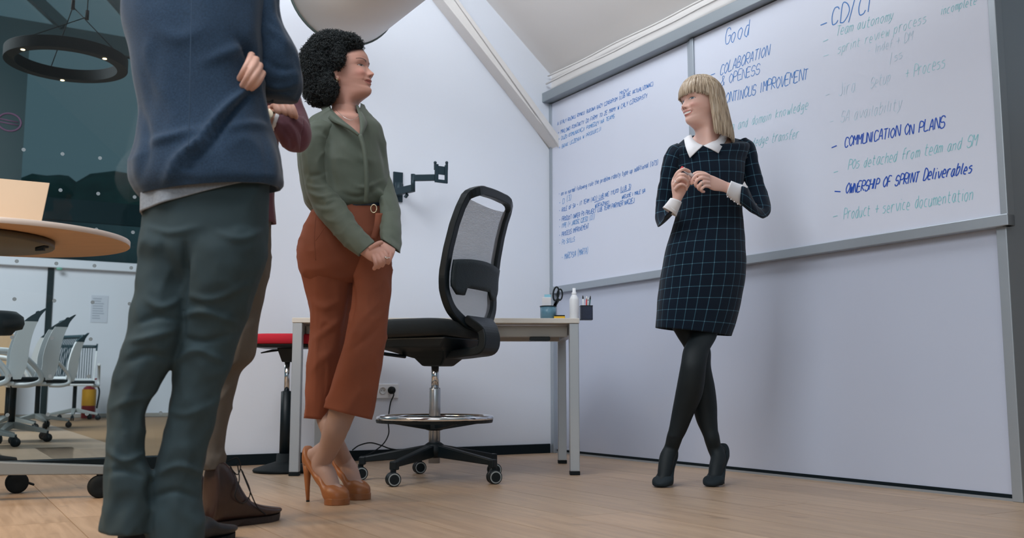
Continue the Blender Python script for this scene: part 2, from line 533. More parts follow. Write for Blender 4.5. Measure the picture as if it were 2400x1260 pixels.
# ---------------------------------------------------------------- whiteboards
aL, zBL = WB(1299, 676); aR, zBR = WB(2352, 521)
zB = (zBL+zBR)/2
aDiv = WB(1636, 120)[0]
zT = zr-0.036
def whiteboard(name, label, a0, a1, off, group):
    t = thing(name, label, 'whiteboard', R((a0+a1)/2, 0.0, zB), group)
    m = MB(); m.box((a0+0.012, 0.0, zB+0.012), (a1-0.012, off, zT), R)
    m.build('board_panel', M['board'], t)
    m = MB(); m.box((a0, 0.0, zB-0.028), (a1, off+0.012, zB+0.016), R)
    m.build('bottom_rail', M['alu'], t, bevel=0.003)
    for n_, (x0, x1) in enumerate(((a0, a0+0.03), (a1-0.03, a1))):
        m = MB(); m.box((x0, 0.0, zB-0.028), (x1, off+0.010, zT), R)
        m.build('side_rail', M['alu'], t, bevel=0.003)
    return t
wbA = whiteboard('whiteboard', 'narrower whiteboard by the back corner full of small blue handwriting', aL-0.012, aDiv-0.022, 0.022, 'whiteboards on the wall')
wbB = whiteboard('whiteboard', 'wide whiteboard with blue and pale green handwriting behind the blonde woman', aDiv-0.02, WB(2372, 400)[0], 0.034, 'whiteboards on the wall')
m = MB(); m.box((-0.06, 0.0, zr-0.03), (A_END, 0.085, zr+0.034), R)
tag(m.build('board_valance', M['alu_dark'], origin=R(1.5, 0, zr), bevel=0.004), 'long grey metal valance rail running above both whiteboards', 'rail')

# ---------------------------------------------------------------- handwriting: a stroke alphabet, every line a ribbon mesh on its board
GL = {'A': '02 28 42;14 34', 'B': '02 08 28 37 25 05;25 44 43 32 02', 'C': '47 38 18 06 04 12 32 43', 'D': '02 08 28 46 44 22 02',
 'E': '42 02 08 48;05 35', 'F': '02 08 48;05 35', 'G': '47 38 18 06 04 12 32 44 45 25', 'H': '02 08;42 48;05 45', 'I': '12 18',
 'J': '38 33 22 12 03', 'K': '02 08;48 05 42', 'L': '08 02 42', 'M': '02 08 25 48 42', 'N': '02 08 42 48', 'O': '28 06 04 22 44 46 28',
 'P': '02 08 38 47 46 35 05', 'Q': '28 06 04 22 44 46 28;33 52', 'R': '02 08 38 47 46 35 05 42', 'S': '47 38 18 06 15 35 44 43 32 12 03',
 'T': '08 48;28 22', 'U': '08 03 12 32 43 48', 'V': '08 22 48', 'W': '08 12 26 32 48', 'X': '08 42;48 02', 'Y': '08 25 48;25 22', 'Z': '08 48 02 42',
 'a': '36 16 04 03 12 22 35;36 33 42', 'b': '08 02 22 34 35 26 05', 'c': '36 16 04 03 12 32', 'd': '36 16 04 03 12 22 35;38 32', 'e': '04 34 35 26 16 04 03 12 32',
 'f': '38 28 17 12;05 35', 'g': '36 16 04 03 13 34;36 31 20 00', 'h': '08 02;05 26 35 32', 'i': '16 12;18 18', 'j': '26 21 10 00;28 28', 'k': '08 02;36 04 32',
 'l': '18 13 22', 'm': '06 02;05 16 25 22;25 36 45 42', 'n': '06 02;05 26 35 32', 'o': '26 05 03 12 22 34 35 26', 'p': '06 00;05 26 35 34 22 03', 'q': '36 16 04 03 22 34;36 30',
 'r': '06 02;04 16 36', 's': '36 16 05 34 33 22 02', 't': '18 13 22 32;06 36', 'u': '06 03 12 22 34;36 32', 'v': '06 22 46', 'w': '06 12 25 32 46', 'x': '06 32;36 02',
 'y': '06 13 23;36 22 00', 'z': '06 36 02 32', '-': '05 35', '+': '05 45;27 23', '&': '42 17 28 37 04 03 12 22 44', '/': '01 29', '(': '29 17 13 21', ')': '09 27 23 01',
 ':': '23 23;26 26', '*': '14 36;16 34', '.': '12 12', '>': '06 25 04', '_': '01 41', '^': '05 27 45', '0': '28 06 04 22 44 46 28', '1': '06 28 22', '2': '07 28 37 36 02 42', '3': '08 38 25 44 32 02', '7': '08 48 12'}
def stroke_mesh(mb, text, A, B, h, wmul=1.0, lw=0.0045, wob=0.012, seed=1, off=0.036, squeeze=True):
    """text along A->B, (a,z) coordinates on the board wall, cap height h; stretched to fit"""
    rg = random.Random(seed); slant = rg.uniform(.12, .3)
    adv = []
    for ch in text: adv.append(0.55 if ch == ' ' else (0.34 if ch in "Iilj.:'" else 0.62))
    tot = sum(adv)
    dA = Vector((B[0]-A[0], B[1]-A[1]))
    L = dA.length; d = dA/L; nrm = Vector((-d.y, d.x))
    u = L/tot
    x = 0.0
    for ch, w in zip(text, adv):
        g = GL.get(ch)
        if g:
            jx = rg.uniform(-0.02, 0.02); jy = rg.uniform(-0.05, 0.05)*h; sc = rg.uniform(0.92, 1.08)
            for st in g.split(';'):
                pts = [(int(c[0]), int(c[1])) for c in st.split()]
                if len(pts) == 2 and pts[0] == pts[1]: pts[1] = (pts[1][0]+0.4, pts[1][1]-0.3)
                pp = [((x+jx+(0.08+px*0.25*(w-0.14)*1.0*sc+rg.uniform(-wob, wob)))*u if w > 0.4 else (x+jx+px*0.12)*u,
                       (py-2)/6*h*sc+jy+rg.uniform(-wob, wob)*h) for px, py in pts]
                pp = [(q[0]+q[1]*slant, q[1]) for q in pp]
                cv = catmull(pp, 5) if len(pp) > 2 else [np.array(p) for p in pp]
                W3 = [Vector(A)+d*float(c[0])+nrm*float(c[1]) for c in cv]
                vs = []
                for i, p in enumerate(W3):
                    t = (W3[min(i+1, len(W3)-1)]-W3[max(i-1, 0)])
                    if t.length < 1e-9: t = Vector((1, 0))
                    t.normalize(); q = Vector((-t.y, t.x))*(lw/2)
                    vs.append(R(p.x-q.x, off, p.y-q.y)); vs.append(R(p.x+q.x, off, p.y+q.y))
                mb.add(vs, [(2*i, 2*i+1, 2*i+3, 2*i+2) for i in range(len(W3)-1)])
        x += w
INK = {'blue': mat('blue_marker', (58, 126, 200), 0.6), 'navy': mat('strong_blue_marker', (28, 82, 186), 0.6), 'mid': mat('mid_blue_marker', (78, 150, 214), 0.6),
       'green': mat('pale_green_marker', (166, 216, 224), 0.6), 'faint': mat('faint_green_marker', (190, 216, 230), 0.6), 'teal': mat('teal_green_marker', (136, 206, 214), 0.6)}
def wline(board, ink, text, p, q, hpx, lw=0.0045, seed=1, label=None, dash=None):
    """p, q pixel ends of the baseline; hpx cap height in pixels at p"""
    off = 0.0228 if board is wbA else 0.0348
    A = WB(p[0], p[1], off); B = WB(q[0], q[1], off)
    A2 = WB((p[0]+q[0])/2, (p[1]+q[1])/2-hpx, off); A1 = WB((p[0]+q[0])/2, (p[1]+q[1])/2, off)
    h = A2[1]-A1[1]
    mb = MB(); lw = lw*(0.62 if board is wbA else 0.74)
    stroke_mesh(mb, text, A, B, h, lw=lw, seed=seed, off=off)
    if dash:
        for (dp, dq) in dash:
            a = WB(*dp, off); b = WB(*dq, off)
            t = Vector((b[0]-a[0], b[1]-a[1])).normalized(); n_ = Vector((-t.y, t.x))*(lw/2)
            mb.add([R(a[0]-n_.x, off, a[1]-n_.y), R(a[0]+n_.x, off, a[1]+n_.y), R(b[0]+n_.x, off, b[1]+n_.y), R(b[0]-n_.x, off, b[1]-n_.y)], [(0, 1, 2, 3)])
    o = mb.build('handwriting', INK[ink], board, fix=False); o['kind'] = 'stuff'
    if label: o['label'] = label
    return o
wB = lambda *a, **k: wline(wbB, *a, **k)
wA = lambda *a, **k: wline(wbA, *a, **k)
wB('blue', 'Good', (1697, 106), (1758, 82), 36, 0.0055, 1, 'blue handwritten word Good')
wB('blue', 'COLABORATION', (1686, 176), (1803, 128), 24, 0.005, 2, dash=[((1666, 176), (1676, 172))])
wB('blue', '& OPENESS', (1688, 202), (1780, 172), 22, 0.0045, 3)
wB('blue', 'CONTINOUS IMPROVEMENT', (1690, 246), (1893, 184), 24, 0.005, 4)
wB('teal', 'Sharing and domain knowledge', (1670, 320), (1895, 254), 20, 0.003, 5)
wB('teal', 'knowledge transfer', (1735, 348), (1872, 322), 20, 0.003, 6)
wB('blue', 'CD/CI', (1946, 60), (2042, 26), 40, 0.0065, 7, 'blue handwritten heading CD/CI', dash=[((1923, 59), (1938, 53))])
wB('blue', '->S', (2064, 6), (2096, -8), 22, 0.005, 8)
wB('teal', 'Team autonomy', (1958, 84), (2094, 46), 22, 0.0032, 9, dash=[((1929, 98), (1941, 92))])
wB('green', 'sprint review process', (1962, 126), (2172, 52), 22, 0.003, 10, dash=[((1930, 132), (1942, 128))])
wB('teal', 'incomplete', (2204, 36), (2290, 8), 20, 0.003, 11)
wB('faint', '- Indef.+ DM', (2032, 130), (2138, 94), 20, 0.003, 12)
wB('faint', '/ss', (2084, 148), (2116, 134), 18, 0.003, 13)
wB('faint', 'Jira', (1964, 226), (2006, 212), 28, 0.003, 14, dash=[((1934, 224), (1944, 220))])
wB('faint', 'Setup', (2038, 208), (2088, 190), 24, 0.003, 15)
wB('green', '+ Process', (2120, 186), (2216, 156), 26, 0.0035, 16)
wB('faint', 'SA availability', (1968, 288), (2114, 254), 26, 0.003, 17, dash=[((1945, 286), (1953, 283))])
wB('navy', 'COMMUNICATION ON PLANS', (1978, 345), (2213, 298), 24, 0.0065, 18, 'strong blue line COMMUNICATION ON PLANS', dash=[((1949, 346), (1961, 341))])
wB('teal', 'POs detached from team and SM', (1986, 398), (2288, 342), 24, 0.0036, 19, dash=[((1954, 404), (1964, 401))])
wB('navy', 'OWNERSHIP OF SPRINT Deliverables', (1980, 454), (2279, 404), 24, 0.0068, 20, 'strong blue line OWNERSHIP OF SPRINT Deliverables', dash=[((1956, 448), (1970, 449))])
wB('teal', 'Product + service documentation', (1976, 514), (2282, 466), 26, 0.0036, 21, dash=[((1952, 508), (1963, 505))])
wA('blue', 'A STALY ROZWOJ RYNKU: BUDOWA BAZY CZASOPISM (LUB NIE AKTUALIZOWAC)', (1306, 294), (1532, 200), 8, 0.0055, 31)
wA('blue', 'MOCNY', (1452, 222), (1473, 214), 7, 0.005, 32)
wA('blue', '* MAILOWO KONTAKTY DO FIRMY TO ZE MAMY W CALY CZASOPISTY', (1307, 316), (1517, 228), 9, 0.0055, 33)
wA('mid', '* DUZO KOMUNIKACJI POMIEDZY NA TEAMS', (1308, 331), (1440, 276), 8, 0.0055, 34)
wA('mid', '* BRAK UCZENIA W PRODUKCJI', (1309, 351), (1409, 305), 8, 0.005, 35)
wA('blue', '- on in normal following rule the problem roboty type up additional (073)', (1309, 460), (1543, 384), 10, 0.0055, 36)
wA('mid', '- CI (3)', (1310, 482), (1340, 466), 11, 0.005, 37)
wA('blue', '- ROLE OF SA - IT TEAM (ACI) LUB NIE TYLKO (LUB 3)', (1310, 498), (1480, 440), 9, 0.006, 38, dash=[((1393, 474), (1416, 465)), ((1454, 452), (1478, 444))])
wA('blue', 'WSKAZNIKI', (1394, 486), (1428, 477), 8, 0.006, 39)
wA('blue', 'WIELKIE I MALE SA', (1457, 466), (1512, 450), 8, 0.006, 40)
wA('blue', '- PRODUKT OWNER PO PROJEKT LUB TEAM PARTNER NACZEJ', (1310, 520), (1487, 474), 10, 0.006, 41)
wA('mid', '- TYPE (+ JAKOSC CZESCI (2))', (1310, 536), (1394, 512), 10, 0.0055, 42)
wA('blue', '- PROCESS IMPROVEMENT', (1310, 556), (1380, 534), 10, 0.0055, 43)
wA('mid', '- PO SKILLS', (1310, 575), (1347, 564), 10, 0.005, 44)
wA('mid', '- MARCYSIA (MARTA)', (1316, 609), (1379, 593), 13, 0.005, 45)

m = MB(); m.box((A_END-0.6, -1.9, 0), (A_END+3.0, -1.75, 4.0), R)
struct(m.build('wall_end', M['wall'], origin=R(A_END+1, -1.8, 0)))
# beyond the right end of the whiteboard wall
m = MB(); m.box((A_END+0.9, -1.6, 0), (A_END+1.05, -0.3, 1.75), R)
o = struct(m.build('wall_side', M['brown_post'], origin=R(A_END+1, -1, 0)))
# ================================================================ furniture and things in the near room
def rotz(v, a): return Vector((v.x*math.cos(a)-v.y*math.sin(a), v.x*math.sin(a)+v.y*math.cos(a), v.z))
# ---------------------------------------------------------------- desk
pr = FL(1347, 1112); pl = FL(690, 1114)
DU = (pr-pl); DLEN = DU.length; DU.normalize()
DV = Vector((-DU.y, DU.x, 0))
if DV.y < 0: DV = -DV
prr = FL(1400, 1085)
DDEP = max(0.55, (prr-pr).dot(DV))
ZT = W(1357, 745.5, pr.y-0.02).z
desk = thing('desk', 'pale desk on square silver legs in the corner before the whiteboards', 'desk', pl+DU*DLEN/2+DV*DDEP/2)
def DK(x, y, z): return pl+DU*x+DV*y+EZ*z
lw = 0.046
m = MB(); m.box((-lw/2-0.003, -lw/2-0.004, ZT-0.024), (DLEN+lw/2+0.003, DDEP+lw/2+0.004, ZT), DK)
m.build('tabletop', M['desk'], desk, bevel=0.002)
for x in (0, DLEN):
    for y in (0, DDEP):
        m = MB(); m.box((x-lw/2, y-lw/2, 0.018), (x+lw/2, y+lw/2, ZT-0.025), DK)
        leg = m.build('leg', M['steel'], desk, bevel=0.003)
        m = MB(); m.box((x-lw/2-0.001, y-lw/2-0.001, 0.0), (x+lw/2+0.001, y+lw/2+0.001, 0.018), DK)
        m.build('leg_foot', M['rubber'], leg, bevel=0.002)
    m = MB(); m.box((x-lw/2+0.004, lw/2, ZT-0.078), (x+lw/2-0.004, DDEP-lw/2, ZT-0.032), DK)
    m.build('side_beam', M['steel'], desk, bevel=0.002)
for y in (0.10, DDEP-0.12):
    m = MB(); m.box((lw/2, y-0.02, ZT-0.085), (DLEN-lw/2, y+0.02, ZT-0.032), DK)
    m.build('long_beam', M['desk_edge'], desk, bevel=0.002)
for x in (DLEN-0.16, DLEN-0.42):
    m = MB(); m.box((x-0.05, 0.06, ZT-0.105), (x+0.05, 0.14, ZT-0.086), DK)
    m.build('beam_bracket', M['black'], desk, bevel=0.003)

# ---------------------------------------------------------------- things on the desk
def desk_at(px, py):            # pixel of the foot of a thing standing on the desk; returns a point on the desk top
    # along the front edge by px, depth chosen
    return None
def on_desk(px, dep):           # point on the desk top at depth dep behind the front edge seen at pixel column px
    A = DK(0, dep, ZT); B = DK(DLEN, dep, ZT)
    lo, hi = 0.0, 1.4
    for _ in range(50):
        mid = (lo+hi)/2; p = A.lerp(B, mid)
        d = p-CAMV; D = d.y*CT+d.z*ST
        if 1200+F*d.x/D < px: lo = mid
        else: hi = mid
    return A.lerp(B, lo)
def at(c): return lambda x, y, z: (c.x+x, c.y+y, c.z+z)
MPP = pr.y*1.02/F               # metres per pixel at the desk
# holder with paper, scissors
M['mesh_blue'] = mat('smoky_blue_plastic', (96, 138, 158), 0.3, nscale=40, nvar=0.12)
c = on_desk(1285, 0.06)
h1 = thing('pen_holder', 'smoky blue pot holding white note paper at the back of the desk corner', 'pen holder', c, 'desk pots')
r0 = 19*MPP; hh = 30*MPP
m = MB(); m.lathe([(0.001, 0.0), (r0*0.96, 0.0), (r0, hh), (r0-0.002, hh), (r0*0.93, 0.004), (0.001, 0.004)], 28, at(c))
m.build('pot', M['mesh_blue'], h1)
m = MB(); m.tube([Vector(at(c)(math.cos(2*math.pi*i/28)*r0, math.sin(2*math.pi*i/28)*r0, hh)) for i in range(28)], 0.0025, 6, closed=True)
m.build('rim', M['black'], h1)
m = MB()
pc = Vector(at(c)(-0.006, 0.0, 0))
m.box((pc.x-0.024, pc.y-0.018, c.z+0.006), (pc.x+0.020, pc.y+0.016, c.z+hh+21*MPP))
tag(m.build('note_block', mat('white_paper', (240, 240, 244), 0.8), origin=pc, bevel=0.002), 'white block of note paper sticking out of the blue pot', 'paper')
m = MB(); m.box((pc.x-0.012, pc.y+0.018, c.z+0.012), (pc.x+0.020, pc.y+0.024, c.z+hh+29*MPP))
tag(m.build('sticky_notes', mat('pale_blue_paper', (150, 208, 226), 0.8), origin=pc), 'pale blue sticky notes standing behind the white note block', 'paper')
# scissors
sc_ = c+Vector((0.016, -0.012, 0.006))
sciss = thing('scissors', 'black handled scissors standing in the blue pot on the desk', 'scissors', sc_)
def sx(px, py): return W(px, py, sc_.y)
m = MB(); m.bar(sx(1289, 741), sx(1299, 716), 0.008, 0.0016, ref=Vector((0, 1, 0)), w2=0.014); m.build('blade', M['chrome'], sciss)
m = MB(); m.bar(sx(1293, 741), sx(1301, 716), 0.008, 0.0016, ref=Vector((0, 1, 0)), w2=0.014); m.build('blade', M['chrome'], sciss)
def loop(cx, cy, rx, ry, ang):
    out = []
    for i in range(20):
        w = 2*math.pi*i/20
        x = rx*math.cos(w); y = ry*math.sin(w)
        out.append(sx(cx+x*math.cos(ang)-y*math.sin(ang), cy+x*math.sin(ang)+y*math.cos(ang)))
    return out
m = MB(); m.tube(loop(1303, 688, 6.5, 16, 0.12), 0.0042, 8, closed=True); m.bar(sx(1300, 716), sx(1304, 702), 0.014, 0.008, ref=Vector((0, 1, 0)), w2=0.010)
m.build('handle', M['black'], sciss)
m = MB(); m.tube(loop(1312, 690, 6, 13, 0.05), 0.0038, 8, closed=True); m.bar(sx(1299, 718), sx(1311, 700), 0.016, 0.008, ref=Vector((0, 1, 0)), w2=0.009)
m.build('handle', M['black'], sciss)
# eraser
c = on_desk(1311, 0.03)
er = thing('board_eraser', 'yellow board eraser with a black felt top lying on the desk', 'eraser', c)
m = MB(); m.box((-0.027, -0.015, 0), (0.027, 0.015, 0.013), lambda x, y, z: c+DU*x+DV*y+EZ*z); m.build('body', mat('yellow_plastic', (238, 186, 40), 0.5), er, bevel=0.002)
m = MB(); m.box((-0.026, -0.0155, 0.0131), (0.026, 0.0155, 0.0185), lambda x, y, z: c+DU*x+DV*y+EZ*z); m.build('felt', M['black_fabric'], er, bevel=0.001)
# bottle
c = on_desk(1346, 0.035)
bt = thing('spray_bottle', 'white plastic bottle with a nozzle on the desk corner', 'bottle', c)
rb = 11*MPP; hb = 48*MPP
m = MB(); m.lathe([(0.001, 0), (rb*0.95, 0), (rb, 0.004), (rb, hb-0.006), (rb*0.9, hb), (rb*0.62, hb+6*MPP), (rb*0.45, hb+9*MPP), (0.001, hb+9*MPP)], 28, at(c)); m.build('bottle_body', M['white_plastic'], bt)
m = MB(); m.lathe([(rb*0.5, hb+9*MPP), (rb*0.5, hb+14*MPP), (rb*0.36, hb+15*MPP), (rb*0.34, hb+24*MPP), (0.001, hb+24*MPP)], 20, at(c)); m.build('nozzle', M['white_plastic'], bt)
# pencil holder
c = DK(DLEN+0.004, 0.13, ZT)
c = on_desk(1374, 0.10)
M['mesh_black'] = mat('dark_blue_mesh', (22, 34, 62), 0.4, nscale=200, nvar=0.4)
h2 = thing('pen_holder', 'square black mesh pot of pens at the right desk corner', 'pen holder', c, 'desk pots')
w2 = 14*MPP; hh2 = 33*MPP
m = MB()
def dl(x, y, z): return c+DU*x+DV*y+EZ*z
m.box((-w2, -w2, 0), (w2, w2, 0.003), dl)
for q in range(4):
    a0, b0, a1, b1 = [(-w2, -w2, w2, -w2+0.002), (-w2, w2-0.002, w2, w2), (-w2, -w2, -w2+0.002, w2), (w2-0.002, -w2, w2, w2)][q]
    m.box((a0, b0, 0), (a1, b1, hh2), dl)
m.build('pot', M['mesh_black'], h2)
m = MB()
for q in range(4):
    a0, b0, a1, b1 = [(-w2-.001, -w2-.001, w2+.001, -w2+.002), (-w2-.001, w2-.002, w2+.001, w2+.001), (-w2-.001, -w2, -w2+.002, w2), (w2-.002, -w2, w2+.001, w2)][q]
    m.box((a0, b0, hh2-0.003), (a1, b1, hh2+0.001), dl)
m.build('rim', M['black'], h2)
for k, (dx, dy, tx, ty, L, col, lab) in enumerate([(-0.010, 0.004, -0.016, 0.0, 0.122, (238, 238, 240), 'white capped marker leaning left in the black mesh pot'),
        (-0.004, -0.008, 0.003, -0.004, 0.118, (196, 60, 66), 'red pencil standing in the black mesh pot'),
        (0.004, 0.006, 0.012, 0.004, 0.112, (222, 226, 230), 'clear white pen in the middle of the black mesh pot'),
        (0.008, -0.006, 0.022, -0.002, 0.120, (24, 78, 84), 'dark teal pen leaning right in the black mesh pot'),
        (0.000, 0.010, 0.010, 0.010, 0.100, (214, 196, 60), 'yellow pencil standing behind the other pens')]):
    p = dl(dx, dy, 0.004); q = dl(tx, ty, L)
    t = thing('pen', lab, 'pen', p, 'pens in the black mesh pot')
    m = MB(); m.tube([p, p.lerp(q, 0.86)], 0.0036, 10); m.build('barrel', mat('pen_colour', col, 0.4), t)
    m = MB(); m.tube([p.lerp(q, 0.86), q], [0.0038, 0.0022], 10); m.build('tip', mat('pen_tip', (20, 26, 30) if k in (0, 3) else (230, 226, 220), 0.4), t)

# ---------------------------------------------------------------- draft chair (local: x lateral, y facing, z up)
c5 = [FL(912, 1141), FL(835, 1124), FL(987, 1111), FL(1137, 1132), FL(1168, 1114)]
cc = sum(c5, Vector())/5
cc.x = W(1018, 1050, cc.y).x; cc.z = 0
brad = sum((p-cc).length for p in c5)/5
fy = Vector((-0.90, 0.436, 0)).normalized(); lx = Vector((fy.y, -fy.x, 0))   # lx = chair's right
# near side of the chair must be towards the camera
def CHP(x, y, z): return cc+lx*x+fy*y+EZ*z
dch = thing('drafting_chair', 'tall black drafting chair with grey mesh back and chrome foot ring', 'chair', cc)
sc = cc.y*1.0/F
def zc(py): return W(1018, py, cc.y).z
def fc(px): return -(px-1018)*cc.y/F/0.9
prof = [(fc(1112), zc(762)), (fc(1104), zc(735)), (fc(1098), zc(690)), (fc(1100), zc(650)), (fc(1108), zc(600)), (fc(1119), zc(550)), (fc(1130), zc(515)), (fc(1141), zc(490)), (fc(1154), zc(474))]
pz = [p[1] for p in prof]; pf = [p[0] for p in prof]
def fz(z): return float(np.interp(z, pz, pf))
z0b, z1b = pz[0], pz[-1]
def halfw(z):
    t = (z-z0b)/(z1b-z0b)
    return float(np.interp(t, [0, .06, .15, .3, .5, .75, .9, 1.0], [.10, .165, .215, .235, .232, .222, .212, .19]))
# closed outline of the frame
outl = []
zs_ = np.linspace(z0b, z1b-0.02, 16)
for z in zs_: outl.append((-halfw(z), z))
for t in np.linspace(0.15, 0.85, 6):
    outl.append((-0.19+0.38*t, z1b+0.012*math.sin(math.pi*t)))
for z in reversed(zs_): outl.append((halfw(z), z))
for t in np.linspace(0.2, 0.8, 4): outl.append((0.10-0.20*t, z0b-0.012*math.sin(math.pi*t)))
outl = catmull(outl, 3, closed=True)
m = MB()
N_ = len(outl)
vs = []
for i, (x, z) in enumerate(outl):
    x, z = float(x), float(z)
    p = Vector((x, fz(z)-0.03*(1-(x/0.24)**2)*0.0, z))
    a = outl[i-1]; b = outl[(i+1) % N_]
    tx, tz = float(b[0]-a[0]), float(b[1]-a[1]); l = math.hypot(tx, tz); tx /= l; tz /= l
    nx, nz = -tz, tx            # inward-ish normal in the x-z plane
    wd = 0.021; th = 0.017
    for (q, s) in ((-1, -1), (1, -1), (1, 1), (-1, 1)):
        vs.append(CHP(p.x+nx*q*wd, p.y+s*th, p.z+nz*q*wd))
fs = []
for i in range(N_):
    i2 = (i+1) % N_
    for j in range(4):
        j2 = (j+1) % 4
        fs.append((i*4+j, i*4+j2, i2*4+j2, i2*4+j))
m.add(vs, fs, smooth=False)
o = m.build('back_frame', M['black'], dch, bevel=0.005)
# mesh back
mm = bpy.data.materials.new('grey_mesh'); mm.use_nodes = True
nt = mm.node_tree; b = bsdf(mm); b.inputs['Base Color'].default_value = (*S(150, 152, 156), 1); b.inputs['Roughness'].default_value = 0.8
tc = nt.nodes.new('ShaderNodeTexCoord'); wv = nt.nodes.new('ShaderNodeTexWave'); wv.inputs['Scale'].default_value = 55; wv.bands_direction = 'Z'
wv.inputs['Distortion'].default_value = 1.5
nt.links.new(tc.outputs['Object'], wv.inputs[0])
mr = nt.nodes.new('ShaderNodeMapRange'); mr.inputs[3].default_value = 0.55; mr.inputs[4].default_value = 0.85
nt.links.new(wv.outputs['Fac'], mr.inputs[0]); nt.links.new(mr.outputs[0], b.inputs['Alpha'])
M['mesh'] = mm
m = MB()
nz_, nx_ = 24, 12
vs = []; zt = z1b-0.035
for i in range(nz_+1):
    z = z0b+0.01+(zt-z0b-0.01)*i/nz_
    for j in range(nx_+1):
        x = (-1+2*j/nx_)
        dip = 0.02*(1-x*x)*(1 if i < nz_ else 1)
        vs.append(CHP(x*(halfw(z)-0.012), fz(z)-0.018*(1-x*x), z-0.018*(1-x*x)*(i/nz_)**3))
fs = [(i*(nx_+1)+j, i*(nx_+1)+j+1, (i+1)*(nx_+1)+j+1, (i+1)*(nx_+1)+j) for i in range(nz_) for j in range(nx_)]
m.add(vs, fs, smooth=True); m.build('mesh_back', M['mesh'], dch, fix=False)
# lumbar pad behind the mesh
m = MB()
zl0, zl1 = zc(690), zc(622)
vs = []; K = 16
for i in range(7):
    for j in range(K+1):
        x = -1+2*j/K
        low = zl0+0.0*(1-x*x) - (0.035 if abs(x) > 0.62 and abs(x) < 0.9 else 0.0)+0.012
        hi_ = zl1+0.018*(1-x*x)-0.01
        z = low+(hi_-low)*i/6
        for s in (0,):
            vs.append(CHP(x*(halfw(z)-0.015), fz(z)-0.03-0.02*(1-x*x), z))
fs = [(i*(K+1)+j, i*(K+1)+j+1, (i+1)*(K+1)+j+1, (i+1)*(K+1)+j) for i in range(6) for j in range(K)]
m.add(vs, fs, smooth=True)
o = m.build('lumbar_pad', mat('textured_black_pad', (20, 36, 42), 0.6, bscale=160, bump=0.8), dch, fix=False)
so = o.modifiers.new('solid', 'SOLIDIFY'); so.thickness = 0.012; so.offset = 0
# spine bracket
m = MB()
pts = catmull([(fc(1118), zc(752)), (fc(1140), zc(775)), (fc(1146), zc(800)), (fc(1138), zc(822)), (fc(1105), zc(828)), (fc(1060), zc(832)), (fc(1030), zc(830))], 5)
vs = []
for i, (f_, z_) in enumerate(pts):
    a = pts[max(0, i-1)]; b = pts[min(len(pts)-1, i+1)]
    t = Vector((float(b[0]-a[0]), float(b[1]-a[1]))).normalized(); n_ = Vector((-t.y, t.x))
    wd = 0.075 if i > 6 else 0.075+0.05*(1-i/6.0)
    th = 0.019
    for (q, s) in ((-1, -1), (1, -1), (1, 1), (-1, 1)):
        vs.append(CHP(q*wd, float(f_)+n_.x*th*s, float(z_)+n_.y*th*s))
k = len(pts)
fs = [(i*4+j, i*4+(j+1) % 4, (i+1)*4+(j+1) % 4, (i+1)*4+j) for i in range(k-1) for j in range(4)]+[(0, 1, 2, 3), ((k-1)*4+3, (k-1)*4+2, (k-1)*4+1, (k-1)*4)]
m.add(vs, fs); m.build('back_bracket', M['black'], dch, bevel=0.006)
# seat cushion
m = MB()
ZS = zc(757)
rings = []
for (z, ins) in ((ZS-0.075, 0.03), (ZS-0.07, 0.008), (ZS-0.04, 0.0), (ZS-0.015, 0.004), (ZS-0.004, 0.02), (ZS, 0.06)):
    ring = []
    for i in range(40):
        w = 2*math.pi*i/40
        ex = 0.45
        x = 0.235*math.copysign(abs(math.cos(w))**ex, math.cos(w)); y = 0.245*math.copysign(abs(math.sin(w))**ex, math.sin(w))
        k_ = 1-ins/0.24
        zz = z+0.012*(x/0.23)**2-0.03*max(0, (y-0.12)/0.12)**2
        ring.append(CHP(x*k_, y*k_+0.035, zz))
    rings.append(ring)
vs = [p for r_ in rings for p in r_]
fs = [(i*40+j, i*40+(j+1) % 40, (i+1)*40+(j+1) % 40, (i+1)*40+j) for i in range(5) for j in range(40)]+[tuple(range(39, -1, -1)), tuple(range(200, 240))]
m.add(vs, fs, smooth=True); m.build('seat', M['black_fabric'], dch)
m = MB()
zq = ZS-0.074
rings = []
for (z, hx, y0_, y1_) in ((zq, 0.20, -0.17, 0.22), (zq-0.045, 0.19, -0.14, 0.19), (zq-0.06, 0.13, -0.12, 0.15), (zc(840), 0.09, -0.10, 0.06), (zc(858), 0.06, -0.065, 0.035)):
    rings += [CHP(-hx, y0_, z), CHP(hx, y0_, z), CHP(hx, y1_, z), CHP(-hx, y1_, z)]
fs = [(i*4+j, i*4+(j+1) % 4, (i+1)*4+(j+1) % 4, (i+1)*4+j) for i in range(4) for j in range(4)]+[(0, 1, 2, 3), (19, 18, 17, 16)]
m.add(rings, fs); m.build('seat_mechanism', M['black'], dch, bevel=0.008)
m = MB(); m.tube([CHP(-0.1, 0.10, zc(836)), CHP(-0.22, 0.12, zc(832)), CHP(-0.27, 0.125, zc(830))], 0.008, 8); m.build('lever', M['black'], dch)
m = MB(); m.lathe([(0.001, zc(910)), (0.0175, zc(910)), (0.0175, zc(850)), (0.001, zc(850))], 20, lambda x, y, z: CHP(x, y, z)); m.build('gas_piston', M['chrome'], dch)
m = MB(); m.lathe([(0.001, 0.075), (0.026, 0.075), (0.026, zc(912)), (0.024, zc(908)), (0.001, zc(908))], 24, lambda x, y, z: CHP(x, y, z)); m.build('column', mat('brushed_column', (190, 194, 200), 0.3, 0.85), dch)
